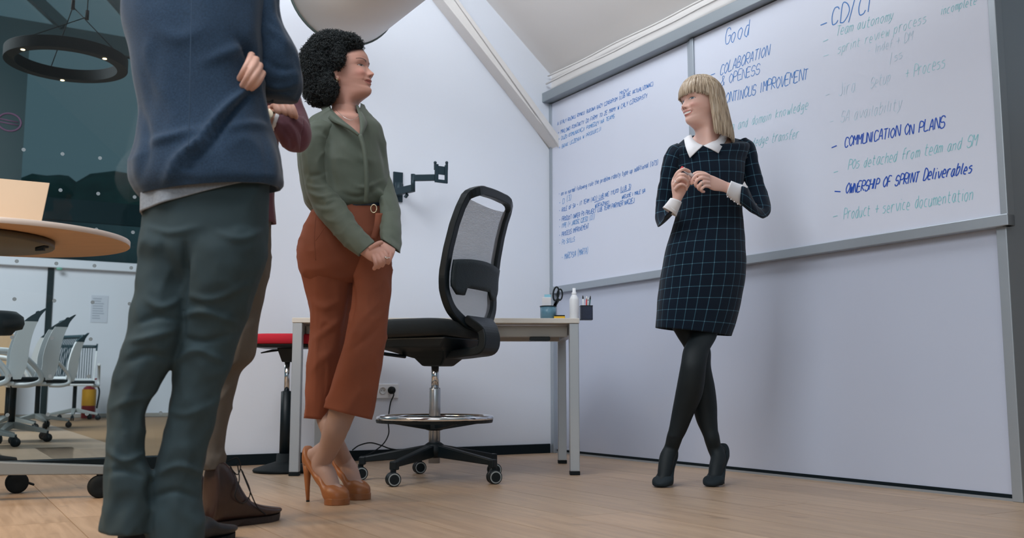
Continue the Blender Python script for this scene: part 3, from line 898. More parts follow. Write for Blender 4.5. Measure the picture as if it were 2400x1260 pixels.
# foot ring
zr_ = zc(978); rr = 131*cc.y/F
fr = MB(); fr.tube([CHP(math.cos(2*math.pi*i/56)*rr, math.sin(2*math.pi*i/56)*rr, zr_) for i in range(56)], 0.012, 10, closed=True)
fro = fr.build('foot_ring', M['chrome'], dch)
fr = MB(); fr.lathe([(rr-0.014, zr_-0.022), (rr+0.006, zr_-0.022), (rr+0.009, zr_-0.010), (rr-0.014, zr_-0.010), (rr-0.014, zr_-0.022)], 56, lambda x, y, z: CHP(x, y, z), smooth=False)
fr.build('ring_underside', M['black'], dch)
m = MB()
m.lathe([(0.028, zc(1008)), (0.042, zc(1006)), (0.042, zc(985)), (0.034, zc(975)), (0.028, zc(975))], 24, lambda x, y, z: CHP(x, y, z))
for i in range(5):
    w = 2*math.pi*i/5+0.3
    d_ = Vector((math.cos(w), math.sin(w)))
    m.bar(CHP(d_.x*0.03, d_.y*0.03, zc(997)), CHP(d_.x*(rr-0.005), d_.y*(rr-0.005), zr_-0.014), 0.030, 0.036, w2=0.022, h2=0.012)
m.build('ring_bracket', M['black'], dch, bevel=0.003)
m = MB(); m.lathe([(0.026, 0.10), (0.040, 0.10), (0.048, 0.13), (0.046, zc(1042)), (0.030, zc(1036)), (0.026, zc(1036))], 24, lambda x, y, z: CHP(x, y, z)); m.build('base_hub', M['black'], dch)
for p in c5:
    d_ = (p-cc).normalized(); s_ = Vector((-d_.y, d_.x, 0))
    p = cc+d_*brad
    m = MB()
    m.bar(cc+d_*0.03+EZ*0.13, cc+d_*(brad-0.015)+EZ*0.093, 0.044, 0.056, w2=0.032, h2=0.026)
    m.bar(cc+d_*(brad-0.004)+EZ*0.105, cc+d_*(brad-0.004)+EZ*0.068, 0.034, 0.030, ref=d_)
    lg = m.build('base_leg', M['black'], dch, bevel=0.005)
    # twin wheel caster, axle roughly across the view
    ax = Vector((0.93, 0.36, 0)).normalized() if False else Vector((0.35, -0.94, 0)).normalized()
    wr_ = 0.030
    wc = p+EZ*wr_+d_*0.004
    for s in (-1, 1):
        m = MB()
        def cf(x, y, z, s=s): 
            tz = Vector((ax.y*-1, ax.x, 0))
            return wc+ax*(z*s)+tz*x+EZ*y
        m.lathe([(0.001, 0.024), (wr_*0.70, 0.024)], 26, cf, mi=0, smooth=False)
        m.lathe([(wr_*0.70, 0.024), (wr_*0.86, 0.0235)], 26, cf, mi=1, smooth=False)
        m.lathe([(wr_*0.86, 0.0235), (wr_, 0.021), (wr_, 0.006), (0.001, 0.006)], 26, cf, mi=0)
        m.build('caster_wheel', [M['black'], M['grey_wheel']], lg)
    m = MB(); m.box((-0.007, -0.012, 0), (0.007, 0.012, 0.042), lambda x, y, z: wc+ax*x+Vector((-ax.y, ax.x, 0))*y+EZ*z)
    m.build('caster_fork', M['black'], lg, bevel=0.003)

# ---------------------------------------------------------------- red stool
sy = 4.92
sc0 = W(667, 1090, sy); sc0.z = 0
st = thing('standing_stool', 'red topped height adjustable stool behind the left end of the desk', 'stool', sc0)
def zs2(py): return W(667, py, sy).z
def STP(x, y, z): return sc0+Vector((x, y, z))
def rrect_loft(levels, n=36, ex=0.4):
    m = MB(); vs = []
    for (z, hx, hy) in levels:
        for i in range(n):
            w = 2*math.pi*i/n
            vs.append(STP(hx*math.copysign(abs(math.cos(w))**ex, math.cos(w)), hy*math.copysign(abs(math.sin(w))**ex, math.sin(w)), z))
    k = len(levels)
    fs = [(i*n+j, i*n+(j+1) % n, (i+1)*n+(j+1) % n, (i+1)*n+j) for i in range(k-1) for j in range(n)]+[tuple(range(n-1, -1, -1)), tuple(range((k-1)*n, k*n))]
    return m.add(vs, fs, smooth=True)
a_ = zs2(808); b_ = zs2(784)
rrect_loft([(a_, 0.155, 0.15), (a_+0.004, 0.165, 0.16), (b_-0.012, 0.165, 0.16), (b_-0.003, 0.158, 0.153), (b_, 0.13, 0.125)]).build('seat', M['red'], st)
rrect_loft([(a_-0.016, 0.14, 0.13), (a_-0.001, 0.156, 0.15)]).build('seat_plate', M['black'], st)
m = MB(); m.bar(STP(0.0, 0, a_-0.016), STP(0, 0, zs2(848)), 0.09, 0.09, w2=0.046, h2=0.046); m.build('mechanism', M['black'], st, bevel=0.004)
m = MB(); m.tube([STP(-0.02, -0.03, a_-0.026), STP(-0.065, -0.05, a_-0.03), STP(-0.12, -0.06, a_-0.042)], [0.004, 0.0065, 0.003], 8); m.build('lever', M['black'], st)
m = MB(); m.tube([STP(0, 0, zs2(920)), STP(0, 0, zs2(840))], 0.014, 16); m.build('gas_piston', M['chrome'], st)
m = MB(); m.lathe([(0.001, 0.05), (0.028, 0.05), (0.027, zs2(917)), (0.015, zs2(915)), (0.001, zs2(915))], 20, STP); m.build('column', M['black'], st)
m = MB(); R0 = 0.155
m.lathe([(0.001, 0.0), (R0*0.97, 0.0), (R0, 0.010), (R0*0.96, 0.018), (R0*0.6, 0.036), (R0*0.34, 0.048), (0.042, 0.052), (0.040, 0.090), (0.001, 0.090)], 48, STP)
m.build('base', M['rubber'], st)

# ---------------------------------------------------------------- socket, plug, cable
bS0, zS0 = BK(880, 933); bS1, zS1 = BK(933, 899)
so_ = thing('wall_socket', 'white double wall socket low on the back wall', 'socket', R(0.0, (bS0+bS1)/2, (zS0+zS1)/2))
m = MB(); m.box((0, bS1, zS0), (0.011, bS0, zS1), R); m.build('socket_plate', M['white_plastic'], so_, bevel=0.003)
def SK(px, py):
    b_, z_ = BK(px, py, 0.0115); return lambda x, y, z: R(0.0112+z, b_+x, z_+y)
m = MB(); m.lathe([(0.021, 0.0), (0.021, 0.0035), (0.018, 0.0035), (0.017, 0.0006), (0.001, 0.0006)], 24, SK(897, 915)); m.build('socket_well', mat('socket_grey', (196, 198, 200), 0.5), so_)
for dx in (-0.0085, 0.0085):
    f_ = SK(897, 915); m = MB(); m.lathe([(0.0028, 0.0008), (0.001, 0.0010)], 10, lambda x, y, z: f_(x+dx, y, z)); m.build('socket_hole', M['rubber'], so_)
plug = thing('power_cable', 'black power plug in the wall socket with its cable looping to the floor', 'cable', R(0.03, *BK(917, 914)))
f_ = SK(917, 914)
m = MB(); m.lathe([(0.022, 0.0), (0.0215, 0.016), (0.016, 0.026), (0.010, 0.034), (0.001, 0.035)], 22, f_); m.build('plug', M['rubber'], plug)
pts = [f_(0, -0.004, 0.03), f_(0.0, -0.03, 0.035)]
for (px, py, off) in ((915, 945, 0.04), (910, 985, 0.05), (911, 1015, 0.06), (898, 1040, 0.09), (872, 1060, 0.14), (850, 1070, 0.2)):
    b_, z_ = BK(px, py, off); pts.append(R(off, b_, max(z_, 0.005)))
m = MB(); m.tube(catmull(pts, 6), 0.0036, 8); m.build('cord', M['rubber'], plug)
pts = []
for (px, py, off) in ((826, 1054, 0.22), (842, 1043, 0.2), (868, 1037, 0.18), (893, 1043, 0.16), (915, 1051, 0.15), (950, 1056, 0.15), (985, 1062, 0.15)):
    b_, z_ = BK(px, py, off); pts.append(R(off, b_, max(z_, 0.005)))
m = MB(); m.tube(catmull(pts, 6), 0.0036, 8); m.build('cord', M['rubber'], plug)
# ---------------------------------------------------------------- monitor arm on the back wall
ARM = mat('dark_teal_steel', (30, 52, 62), 0.45, 0.3)
def B3(px, py, off):
    b_, z_ = BK(px, py, off); return R(off, b_, z_)
ma = thing('monitor_arm', 'empty black folding monitor arm bolted to the back wall', 'monitor arm', B3(930, 440, 0))
m = MB(); b0, z0_ = BK(920, 472); b1, z1_ = BK(943, 405); m.box((0.0, b1, z0_), (0.012, b0, z1_), R)
m.build('wall_plate', ARM, ma, bevel=0.002)
m = MB(); m.tube([B3(934, 458, 0.045), B3(934, 428, 0.045)], 0.022, 14); m.box((0.01, BK(937, 440)[0], BK(934, 452)[1]), (0.05, BK(930, 440)[0], BK(934, 434)[1]), R); m.build('pivot', ARM, ma)
m = MB(); m.bar(B3(932, 449, 0.05), B3(968, 441, 0.17), 0.03, 0.042); m.build('lower_arm', ARM, ma, bevel=0.003)
m = MB(); m.tube([B3(968, 449, 0.17), B3(968, 408, 0.17)], 0.013, 14); m.build('elbow', ARM, ma)
m = MB(); m.bar(B3(967, 417, 0.17), B3(1022, 416, 0.20), 0.03, 0.036); m.build('upper_arm', ARM, ma, bevel=0.003)
m = MB(); m.tube([B3(950, 462, 0.11), B3(955, 455, 0.11)], 0.01, 10); m.build('cable_clip', ARM, ma)
hd = MB()
off = 0.21
def Hp(px, py, d=0.0): return B3(px, py, off+d)
hb0, hz0 = BK(1018, 427, off); hb1, hz1 = BK(1048, 388, off)
hd.box((off, hb1, BK(1030, 409, off)[1]), (off+0.006, hb0, BK(1030, 389, off)[1]), R)
hd.box((off, hb0-0.022, hz0), (off+0.012, hb0, hz1), R)
hd.box((off, hb1, hz0), (off+0.012, hb1+0.018, hz1), R)
hd.box((off, hb1, hz0), (off+0.008, hb0, hz0+0.02), R)
hd.build('head_bracket', ARM, ma, bevel=0.002)
for px in (1020, 1047):
    m = MB(); m.bar(Hp(px, 398), Hp(px, 384), 0.012, 0.012, ref=e1); m.ball(Hp(px, 381), 0.0095, 12, 8); m.build('hook', ARM, ma)

# ---------------------------------------------------------------- round high table at the left edge
DH = 0.53
TB = CH+DH                      # underside of the top
ptsE = [(0, 524), (82.5, 530.6), (185.7, 541), (268, 555), (313.6, 569), (289, 586), (206, 597), (103, 601), (0, 603)]
P_ = [FL(x, y, TB) for x, y in ptsE]
A_ = np.array([[2*p.x, 2*p.y, 1] for p in P_]); B_ = np.array([p.x**2+p.y**2 for p in P_])
sol = np.linalg.lstsq(A_, B_, rcond=None)[0]
tcx, tcy = sol[0], sol[1]; tr = math.sqrt(sol[2]+tcx**2+tcy**2)
print('round table', tcx, tcy, tr)
M['table_steel'] = mat('grey_table_steel', (132, 138, 140), 0.45, 0.3)
tb = thing('round_table', 'high round birch table on castered silver feet at the left edge', 'table', (tcx, tcy, 0))
def TP(x, y, z): return Vector((tcx+x, tcy+y, z))
th = 0.020
m = MB()
m.lathe([(0.001, TB), (tr-0.001, TB), ], 96, TP, mi=1, smooth=False)
m.lathe([(tr-0.001, TB), (tr, TB+0.001), (tr, TB+th-0.001), (tr-0.001, TB+th)], 96, TP, mi=2)
m.lathe([(tr-0.001, TB+th), (0.001, TB+th)], 96, TP, mi=0, smooth=False)
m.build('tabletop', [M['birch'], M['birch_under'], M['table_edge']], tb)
PL = mat('dark_underplate', (92, 88, 74), 0.5)
pc = FL(112, 570, TB-0.02)
prd = 0.30
pcx = pc.x-prd*0.985; pcy = pc.y-0.02
m = MB(); m.lathe([(0.001, TB-0.028), (prd-0.004, TB-0.028), (prd, TB-0.024), (prd, TB-0.004), (0.001, TB-0.004)], 64, lambda x, y, z: Vector((pcx+x, pcy+y, z)))
m.build('under_plate', PL, tb)
m = MB(); m.tube([W(86, 583, pcy-0.05), W(103, 578, pcy-0.05), W(114, 578.5, pcy-0.05)], [0.008, 0.006, 0.004], 8); m.bar(W(84, 584, pcy-0.05), W(104, 583, pcy-0.05), 0.012, 0.012); m.build('release_lever', M['black'], tb)
colx = tcx-0.30
m = MB(); m.box((colx-0.05, tcy-0.04, 0.12), (colx+0.03, tcy+0.04, TB-0.026)); m.build('column', M['table_steel'], tb, bevel=0.006)
# tapering foot arms with casters
feet = [((-90, 1092), (244, 1102), 36, 20, (226, 1168)), ]
hub = Vector((colx, tcy, 0.0))
tipA = FL(232, 1166); tipB = FL(38, 1155)
def foot_arm(tip, z0=0.135, z1=0.105, h0=0.062, h1=0.034, wd=0.05):
    d_ = (Vector((tip.x, tip.y, 0))-hub)
    m = MB(); m.bar(hub+EZ*z0, hub+d_*1.02+EZ*z1, wd, h0, w2=wd*0.8, h2=h1)
    return m.build('foot_arm', M['table_steel'], tb, bevel=0.004)
def caster_big(fa, tip, r=0.042, ax=None):
    ax = ax or Vector((0.5, -0.87, 0))
    tz = Vector((-ax.y, ax.x, 0)); c_ = Vector((tip.x, tip.y, r))
    for s in (-1, 1):
        m = MB(); m.lathe([(0.001, 0.022), (r*0.5, 0.024), (r*0.86, 0.022), (r, 0.017), (r, 0.006), (0.001, 0.006)], 26, lambda x, y, z: c_+ax*(z*s)+tz*x+EZ*y)
        m.build('caster_wheel', M['rubber'], fa)
    m = MB(); m.bar(c_+EZ*0.02, c_+EZ*(r+0.02), 0.016, 0.03); m.bar(c_+tz*0.03+EZ*0.0, c_+tz*0.062-EZ*0.012, 0.03, 0.008); m.build('caster_brake', M['rubber'], fa, bevel=0.002)
fA = foot_arm(tipA); caster_big(fA, tipA)
tipB_ = Vector((tipB.x, tipB.y, 0))
fB = foot_arm(tipB_); caster_big(fB, tipB)
tipC = hub+Vector((-0.45, -0.30, 0)); fC = foot_arm(tipC); caster_big(fC, tipC)
tipD = hub+Vector((-0.40, 0.30, 0)); fD = foot_arm(tipD); caster_big(fD, tipD)
# laptop standing open on the table, seen from behind
ly = tcy-0.06
zt_ = TB+th
lp0 = W(95, 517, ly); lp1 = W(117, 428, ly+0.10)
lz = zt_
xR = W(95, 516, ly).x; xRt = W(117, 428, ly+0.08).x
topz = W(117, 428, ly+0.08).z
lap = thing('laptop', 'open laptop with a tan lid standing on the round table', 'laptop', Vector((xR-0.16, ly, zt_)))
lwid = 0.33
dirv = Vector((-1, -0.55, 0)).normalized()
pA = Vector((xR, ly, zt_+0.012)); pB = pA+dirv*lwid
pC = Vector((xRt, ly+0.08, topz)); pD = pC+dirv*lwid*1.06
nrm = (pB-pA).cross(pC-pA).normalized()
if nrm.y > 0: nrm = -nrm
m = MB(); m.add([pA, pB, pD, pC, pA-nrm*0.006, pB-nrm*0.006, pD-nrm*0.006, pC-nrm*0.006], [(0, 1, 2, 3), (7, 6, 5, 4), (0, 4, 5, 1), (1, 5, 6, 2), (2, 6, 7, 3), (3, 7, 4, 0)])
m.build('lid', M['tan'], lap, bevel=0.0025)
inw = Vector((dirv.y, -dirv.x, 0))
if inw.y > 0: inw = -inw
inw = -inw
m = MB(); m.box((0, -0.004, 0), (lwid, 0.21, 0.011), lambda x, y, z: Vector((xR, ly, zt_+0.0005))+dirv*x+inw*y+EZ*z); m.build('keyboard_base', mat('laptop_silver', (170, 168, 164), 0.4, 0.4), lap, bevel=0.002)
# ================================================================ people
def attr_mat(name, rough=0.5, sss=0.0, bscale=0, bump=0.0, attr='Col', spec=0.4):
    m = mat(name, (200, 200, 200), rough, bscale=bscale, bump=bump, spec=spec)
    nt = m.node_tree; a = nt.nodes.new('ShaderNodeAttribute'); a.attribute_name = attr
    nt.links.new(a.outputs['Color'], bsdf(m).inputs['Base Color'])
    if sss:
        bsdf(m).inputs['Subsurface Weight'].default_value = sss
        bsdf(m).inputs['Subsurface Radius'].default_value = (0.012, 0.005, 0.003)
        bsdf(m).inputs['Subsurface Scale'].default_value = 0.6
    return m
SKIN = attr_mat('skin', 0.48, 0.12, 900, 0.12)

def E(xl, yl, xr, yr, Y, ratio=0.7, ex=2.0, tz=0.0):
    """ring from two silhouette pixels; Y depth (or a pair for the two sides)"""
    ya, yb = Y if isinstance(Y, (tuple, list)) else (Y, Y)
    a = W(xl, yl, ya); b = W(xr, yr, yb)
    C = (a+b)/2; Sv = (b-a)/2
    v = (C-CAMV); v.z = 0; v.normalize()
    D = v-Sv*(v.dot(Sv)/Sv.dot(Sv)); D.normalize()
    return (C, Sv, D*(Sv.length*ratio)+EZ*tz, ex)
def loft_pts(keys, n=40, sub=8):
    A = [np.concatenate([np.array(k[0]), np.array(k[1]), np.array(k[2]), [k[3]]]) for k in keys]
    return catmull(A, sub)
def loft(mb, keys, n=40, sub=8, wr=None, cap=(True, True), open_=(False, False), uvw=None, mi=0, seed=0.0, inset=0.05, thick=0.93):
    """closed tube of superelliptic rings; wr = list of (amp, around, along, sharp) wrinkle layers; seam at the back"""
    R_ = loft_pts(keys, n, sub)
    plen = 0.0; prev = None
    rows = []; vv = []
    for r in R_:
        C = r[0:3]; S_ = r[3:6]; D = r[6:9]; ex = r[9]
        if prev is not None: plen += float(np.linalg.norm(C-prev))
        prev = C
        row = []
        for j in range(n+1):
            w = 2*math.pi*j/n
            c, s = math.cos(w), math.sin(w)
            if ex != 2.0:
                c = math.copysign(abs(c)**(2/ex), c); s = math.copysign(abs(s)**(2/ex), s)
            rad = S_*s+D*c
            if wr:
                rl = np.linalg.norm(rad)+1e-9
                dsp = 0.0
                for (amp, ka, kl, sh) in wr:
                    q = noise.noise(Vector((math.cos(w)*ka+seed, math.sin(w)*ka+seed*0.7, plen*kl+seed*1.3)))
                    if sh: q = (1-abs(q)*2.2)**3 if abs(q) < 0.45 else 0.0
                    dsp += amp*q
                rad = rad*(1+dsp/rl)
            row.append(C+rad)
        rows.append(row); vv.append(plen)
    def endring(C, row, k, back):
        return [C+(p-C)*k+back for p in row]
    pre = []; post = []
    if open_[0]:
        C = R_[0][0:3]; t = R_[min(3, len(R_)-1)][0:3]-C; t = t/np.linalg.norm(t)*inset
        pre = [endring(C, rows[0], thick-0.03, t), endring(C, rows[0], thick, 0*t)]
    if open_[1]:
        C = R_[-1][0:3]; t = R_[-4][0:3]-C; t = t/np.linalg.norm(t)*inset
        post = [endring(C, rows[-1], thick, 0*t), endring(C, rows[-1], thick-0.03, t)]
    allr = pre+rows+post
    vs = [p for row in allr for p in row[:n]]
    fs = []; uvs = []
    off = len(pre)
    for i in range(len(allr)-1):
        for j in range(n):
            j2 = (j+1) % n
            fs.append((i*n+j, i*n+j2, (i+1)*n+j2, (i+1)*n+j))
            if uvw:
                i0 = min(max(i-off, 0), len(vv)-1); i1 = min(max(i+1-off, 0), len(vv)-1)
                uvs.append([(j/n*uvw, vv[i0]), ((j+1)/n*uvw, vv[i0]), ((j+1)/n*uvw, vv[i1]), (j/n*uvw, vv[i1])])
    mb.add(vs, fs, True, mi, uvs if uvw else None)
    base = len(mb.v)-len(vs)
    for flag, i in ((cap[0], 0), (cap[1], len(allr)-1)):
        if flag:
            c = sum((np.array(p) for p in allr[i][:n]), np.zeros(3))/n
            mb.v.append(tuple(c)); ci = len(mb.v)-1
            for j in range(n):
                a, b = base+i*n+j, base+i*n+(j+1) % n
                mb.f.append((a, ci, b) if i else (b, ci, a)); mb.mi.append(mi); mb.sm.append(True); mb.uv.append([(0, 0)]*3 if uvw else None)
    return mb
def chain(mb, pts, r, mi=0):
    """finger-like chain through pixel points (px,py,Y) with a round tip"""
    P = [W(*p) if len(p) == 3 and not isinstance(p, Vector) else Vector(p) for p in pts]
    k = len(P)
    rr = r if isinstance(r, (list, tuple)) else [r*(1-0.22*i/(k-1)) for i in range(k)]
    A = catmull([tuple(p)+(q,) for p, q in zip(P, rr)], 5)
    pp = [Vector(a[:3]) for a in A]; ra = [float(a[3]) for a in A]
    t = (pp[-1]-pp[-2]).normalized()
    for s_, m_ in ((0.5, 0.86), (0.85, 0.5), (0.97, 0.15)):
        pp.append(pp[len(A)-1]+t*ra[len(A)-1]*s_); ra.append(ra[len(A)-1]*m_)
    mb.tube(pp, ra, 12)
    return mb
def voxel(mb, size, smooth=2):
    me = mb.mesh('tmp')
    o = bpy.data.objects.new('tmp', me); COL.objects.link(o)
    md = o.modifiers.new('r', 'REMESH'); md.mode = 'VOXEL'; md.voxel_size = size; md.use_smooth_shade = True
    if smooth:
        s = o.modifiers.new('s', 'SMOOTH'); s.iterations = smooth; s.factor = 0.5
    dg = bpy.context.evaluated_depsgraph_get()
    out = bpy.data.meshes.new_from_object(o.evaluated_get(dg))
    bpy.data.objects.remove(o); bpy.data.meshes.remove(me)
    out.polygons.foreach_set('use_smooth', [True]*len(out.polygons))
    return out

# ---------------------------------------------------------------- head: stacked slices, profile and features in head space (x side, y forward, z up; chin at z=0)
def interp(z, tab): return np.interp(z, [t[0] for t in tab], [t[1] for t in tab])
FRONT = [(-.115, .034), (-.06, .024), (-.030, .024), (-.020, .026), (-.010, .042), (-.004, .064), (.000, .0790), (.005, .0872), (.012, .0915), (.020, .0925), (.030, .0890), (.038, .0895), (.047, .0915), (.055, .0940),
         (.063, .0935), (.072, .0925), (.085, .0900), (.100, .0880), (.110, .0875), (.120, .0915), (.130, .0945), (.145, .0950), (.160, .0925), (.175, .0855), (.190, .0720), (.203, .0540), (.212, .0350), (.218, .0150), (.220, .0)]
BACKT = [(-.115, .078), (-.05, .072), (0, .066), (.03, .066), (.06, .078), (.09, .091), (.12, .098), (.15, .097), (.175, .086), (.195, .068), (.21, .042), (.217, .02), (.22, .0)]
WIDTH = [(-.115, .058), (-.08, .051), (-.03, .048), (-.010, .0505), (.005, .0555), (.02, .0595), (.04, .0635), (.06, .0665), (.08, .0690), (.10, .0710), (.12, .0730), (.145, .0735), (.165, .0690), (.185, .0580), (.2, .0440), (.212, .0260), (.218, .0120), (.22, .0)]
EXPO = [(-.115, 2.0), (-.02, 2.0), (-.004, 1.75), (.005, 1.62), (.02, 1.62), (.04, 1.78), (.06, 1.95), (.085, 2.1), (.11, 2.25), (.14, 2.3), (.17, 2.2), (.22, 2.0)]
NOSE = [(.062, 0), (.066, .003), (.070, .0135), (.0735, .0205), (.077, .0225), (.081, .0210), (.088, .0160), (.097, .0105), (.106, .0055), (.114, .001), (.122, 0)]
NOSEW = [(.062, .011), (.072, .0105), (.08, .0100), (.09, .0078), (.1, .0066), (.122, .007)]
def G(x, z, cx, cz, sx, sz): return np.exp(-((x-cx)/sx)**2-((z-cz)/sz)**2)
def head_mesh(mb, Mx, sc=1.0, smile=0.0, male=False, teeth=False, n=200, jaw=1.0, nose=1.0, lips=1.0):
    zt = np.concatenate([np.linspace(-.115, -.03, 24), np.linspace(-.027, .135, 150), np.linspace(.138, .219, 50)])
    vs = []
    for z in zt:
        zw = z+np.array([-.005, -.0025, 0, .0025, .005]) if z < .015 else np.array([z]); f = float(interp(zw, FRONT).mean()); b = float(interp(z, BACKT)); w = float(interp(zw, WIDTH).mean()); e = float(interp(z+np.array([-.012, -.006, 0, .006, .012]), EXPO).mean())
        if z < 0.06: w *= 1+(jaw-1)*(1 if z > -0.005 else 0)*min(1, max(0, (0.06-z)/0.03))
        th = np.linspace(0, 2*np.pi, n, endpoint=False)
        th = th-0.45*np.sin(th)*0.9         # denser at the front (th=0)
        c = np.cos(th); s = np.sin(th)
        x = w*np.sign(s)*np.abs(s)**(2/e)
        yf = f*np.abs(c)**(2/e); yb = -b*np.abs(c)
        xb = w*s
        front = c > 0
        y = np.where(front, yf, yb); x = np.where(front, x, xb)
        # blend of the widths at the ears is continuous (|s| = 1 there)
        ax = np.abs(x); fm = np.clip(y/0.03, 0, 1)
        dy = np.zeros_like(x)
        dy += nose*float(interp(z, NOSE))*np.exp(-(ax/float(interp(z, NOSEW)))**2)
        dy += nose*.0070*G(ax, z, .0125, .0725, .0058, .0062)
        dy += -.0085*G(ax, z, .031, .1105, .0150, .0095)
        dy += .0050*G(ax, z, .031, .1085, .0105, .0065)
        dy += .0022*G(ax, z, .031, .1165, .0135, .0022)           # upper lid fold
        dy += (.0045 if male else .0026)*G(ax, z, .028, .1265, .018, .006)
        dy += (.0050+.004*smile)*G(ax, z, .041, .080, .016, .013)
        zc = .0480+smile*4.0*ax**2
        mw = .0235+.004*smile
        lipm = np.exp(-(ax/mw)**4)
        dy += lips*.0050*lipm*np.exp(-((z-zc-.0062)/.0036)**2)*(1-.25*np.exp(-(ax/.003)**2))
        dy += lips*.0062*lipm*np.exp(-((z-zc+.0068)/.0046)**2)*np.exp(-(ax/.016)**2)
        dy += -.0048*np.exp(-(ax/(mw*1.12))**6)*np.exp(-((z-zc)/.0017)**2)
        dy += -.0035*smile*G(ax, z, .029, .052, .0035, .010)
        dy += -.0035*np.exp(-(ax/.014)**2)*np.exp(-((z-.0325)/.005)**2)
        y = y+dy*fm
        tilt = float(np.interp(z, [-.115, -.02, .01, .05, .09], [0.05, .30, .34, .15, 0]))
        zz = z+tilt*np.clip(f-y, 0, .1)
        for k in range(n): vs.append(Mx @ Vector((float(x[k])*sc, float(y[k])*sc, float(zz[k])*sc)))
    m_ = len(zt)
    fs = [(i*n+j, i*n+(j+1) % n, (i+1)*n+(j+1) % n, (i+1)*n+j) for i in range(m_-1) for j in range(n)]
    fs += [tuple(range(n-1, -1, -1)), tuple(range((m_-1)*n, m_*n))]
    mb.add(vs, fs, True)
    # ears
    for s in (-1, 1):
        q = MB()
        for k in range(1):
            mb.ball(Mx @ Vector((s*.0745*sc, -.010*sc, .088*sc)), (.011*sc, .013*sc, .026*sc), 14, 10)
            mb.ball(Mx @ Vector((s*.0735*sc, -.004*sc, .066*sc)), (.008*sc, .009*sc, .010*sc), 12, 8)
    return mb
def face_cols(co, Mi, sc, base, lip=(196, 110, 112), brow=(70, 48, 38), iris=(96, 130, 150), smile=0.0, teeth=False, gaze=0.0, blush=0.25, scalp=None, open_=1.0, liph=1.0, browz=.129, lash=(30, 22, 22)):
    """per-vertex colour from head-space position"""
    n = len(co)
    L = np.c_[co, np.ones(n)] @ np.array(Mi).T
    x, y, z = L[:, 0]/sc, L[:, 1]/sc, L[:, 2]/sc
    # undo jaw tilt approximately is not needed at mouth and eyes (front)
    C = np.tile(np.array(S(*base)), (n, 1))
    ax = np.abs(x)
    def put(mask, rgb, a=1.0):
        col = np.array(S(*rgb)); m = np.clip(mask, 0, 1)[:, None]*a
        C[:] = C*(1-m)+col*m
    inh = (z > -.02) & (z < .24) & (ax < .1) & (y > -.12) & (y < .14)
    fr = inh & (y > .03)
    def sm(v, w): return 1/(1+np.exp(-np.clip(v/w, -30, 30)))
    put(fr*G(ax, z, .040, .078, .018, .016), (214, 120, 112), blush)
    put(fr*G(ax, z, .0, .074, .010, .008), (208, 122, 112), blush*0.6)
    zc = .0480+smile*4.0*ax**2; mw = .0240+.004*smile
    u = ax/mw
    up = zc+liph*.0098*np.sqrt(np.clip(1-u**2, 0, 1))*(1-.22*np.exp(-(ax/.003)**2))
    lo = zc-liph*.0115*np.sqrt(np.clip(1-u**2.4, 0, 1))
    lipmask = fr*(u < 1)*sm(up-z, .0006)*sm(z-lo, .0006)
    put(lipmask, lip, 0.85)
    put(fr*(u < 1.05)*np.exp(-((z-zc)/.0010)**2), (96, 48, 48), 0.8)
    if teeth:
        o = .0066*np.sqrt(np.clip(1-(ax/(mw*.86))**2, 0, 1))
        tm = fr*(ax < mw*.86)*sm(zc+.0022-z+o*0.2, .0004)*sm(z-(zc-o*0.95), .0004)
        put(tm, (246, 242, 238), 1.0)
        put(fr*(ax < mw*.95)*np.exp(-((z-(zc-o*1.0))/.0008)**2), (150, 70, 70), 0.6)
    for s in (-1, 1):
        cx, cz = s*.0310, .1088
        uu = (x-cx)/.0145; vv = (z-cz-.0012*s*0)/.0058
        top = (1-uu**2)*open_; bot = -(1-uu**2)*.72*open_
        ins = fr*(np.abs(uu) < 1)*sm(top-vv, .06)*sm(vv-bot, .06)
        put(fr*np.exp(-(uu/1.25)**2)*np.exp(-((vv-1.1)/.9)**2), (150, 100, 88), 0.30)
        put(ins, (236, 232, 230), 1.0)
        ix = cx+gaze*.004; r = np.sqrt((x-ix)**2+(z-cz-.0005)**2)
        put(ins*sm(.0062-r, .0003), iris, 1.0); put(ins*sm(r-.0050, .0004)*sm(.0064-r, .0003), (40, 50, 60), 0.7)
        put(ins*sm(.0027-r, .0003), (10, 10, 12), 1.0)
        put(ins*(np.sqrt((x-ix-.0018)**2+(z-cz-.0022)**2) < .0009), (255, 255, 255), 1.0)  # catchlight painted into the eye colour
        put(fr*(np.abs(uu) < 1.12)*np.exp(-((vv-np.clip(1-uu**2, -.2, 1)*open_)/.22)**2), lash, 0.92)
        put(fr*(np.abs(uu) < 1.0)*np.exp(-((vv+(1-uu**2)*.76*open_)/.16)**2), (110, 72, 66), 0.6)
        bx = s*(x)                                            # outward
        t = (bx-.012)/.042
        bz = browz+.0075*np.sin(np.clip(t, 0, 1)*math.pi*0.72)-.001
        th = .0034*(1-.65*np.clip(t, 0, 1))
        put(fr*(t > 0)*(t < 1)*sm(th-np.abs(z-bz), .0005), brow, 0.85)
        put(fr*np.exp(-((x-s*.0078)/.0036)**2-((z-.0675)/.0022)**2), (82, 40, 36), 0.85)
    if scalp is not None:
        hl = .150+.02*np.cos(np.clip(ax/.07, 0, 1)*1.5)
        put(inh*sm(z-hl-0.1*np.clip(y-.06, -1, 0)*0, .002), scalp, 1.0)
        put(inh*(y < -.012)*sm(z-.03, .003), scalp, 1.0)
    return C
def basis(f, u, chin_w, sc, chin=(0, .0925, .014)):
    f = Vector(f).normalized(); u = Vector(u)
    x = f.cross(u).normalized(); z = x.cross(f).normalized()
    Rm = Matrix((x, f, z)).transposed()
    loc = Vector(chin_w)-Rm @ (Vector(chin)*sc)
    return Matrix.Translation(loc) @ Rm.to_4x4()
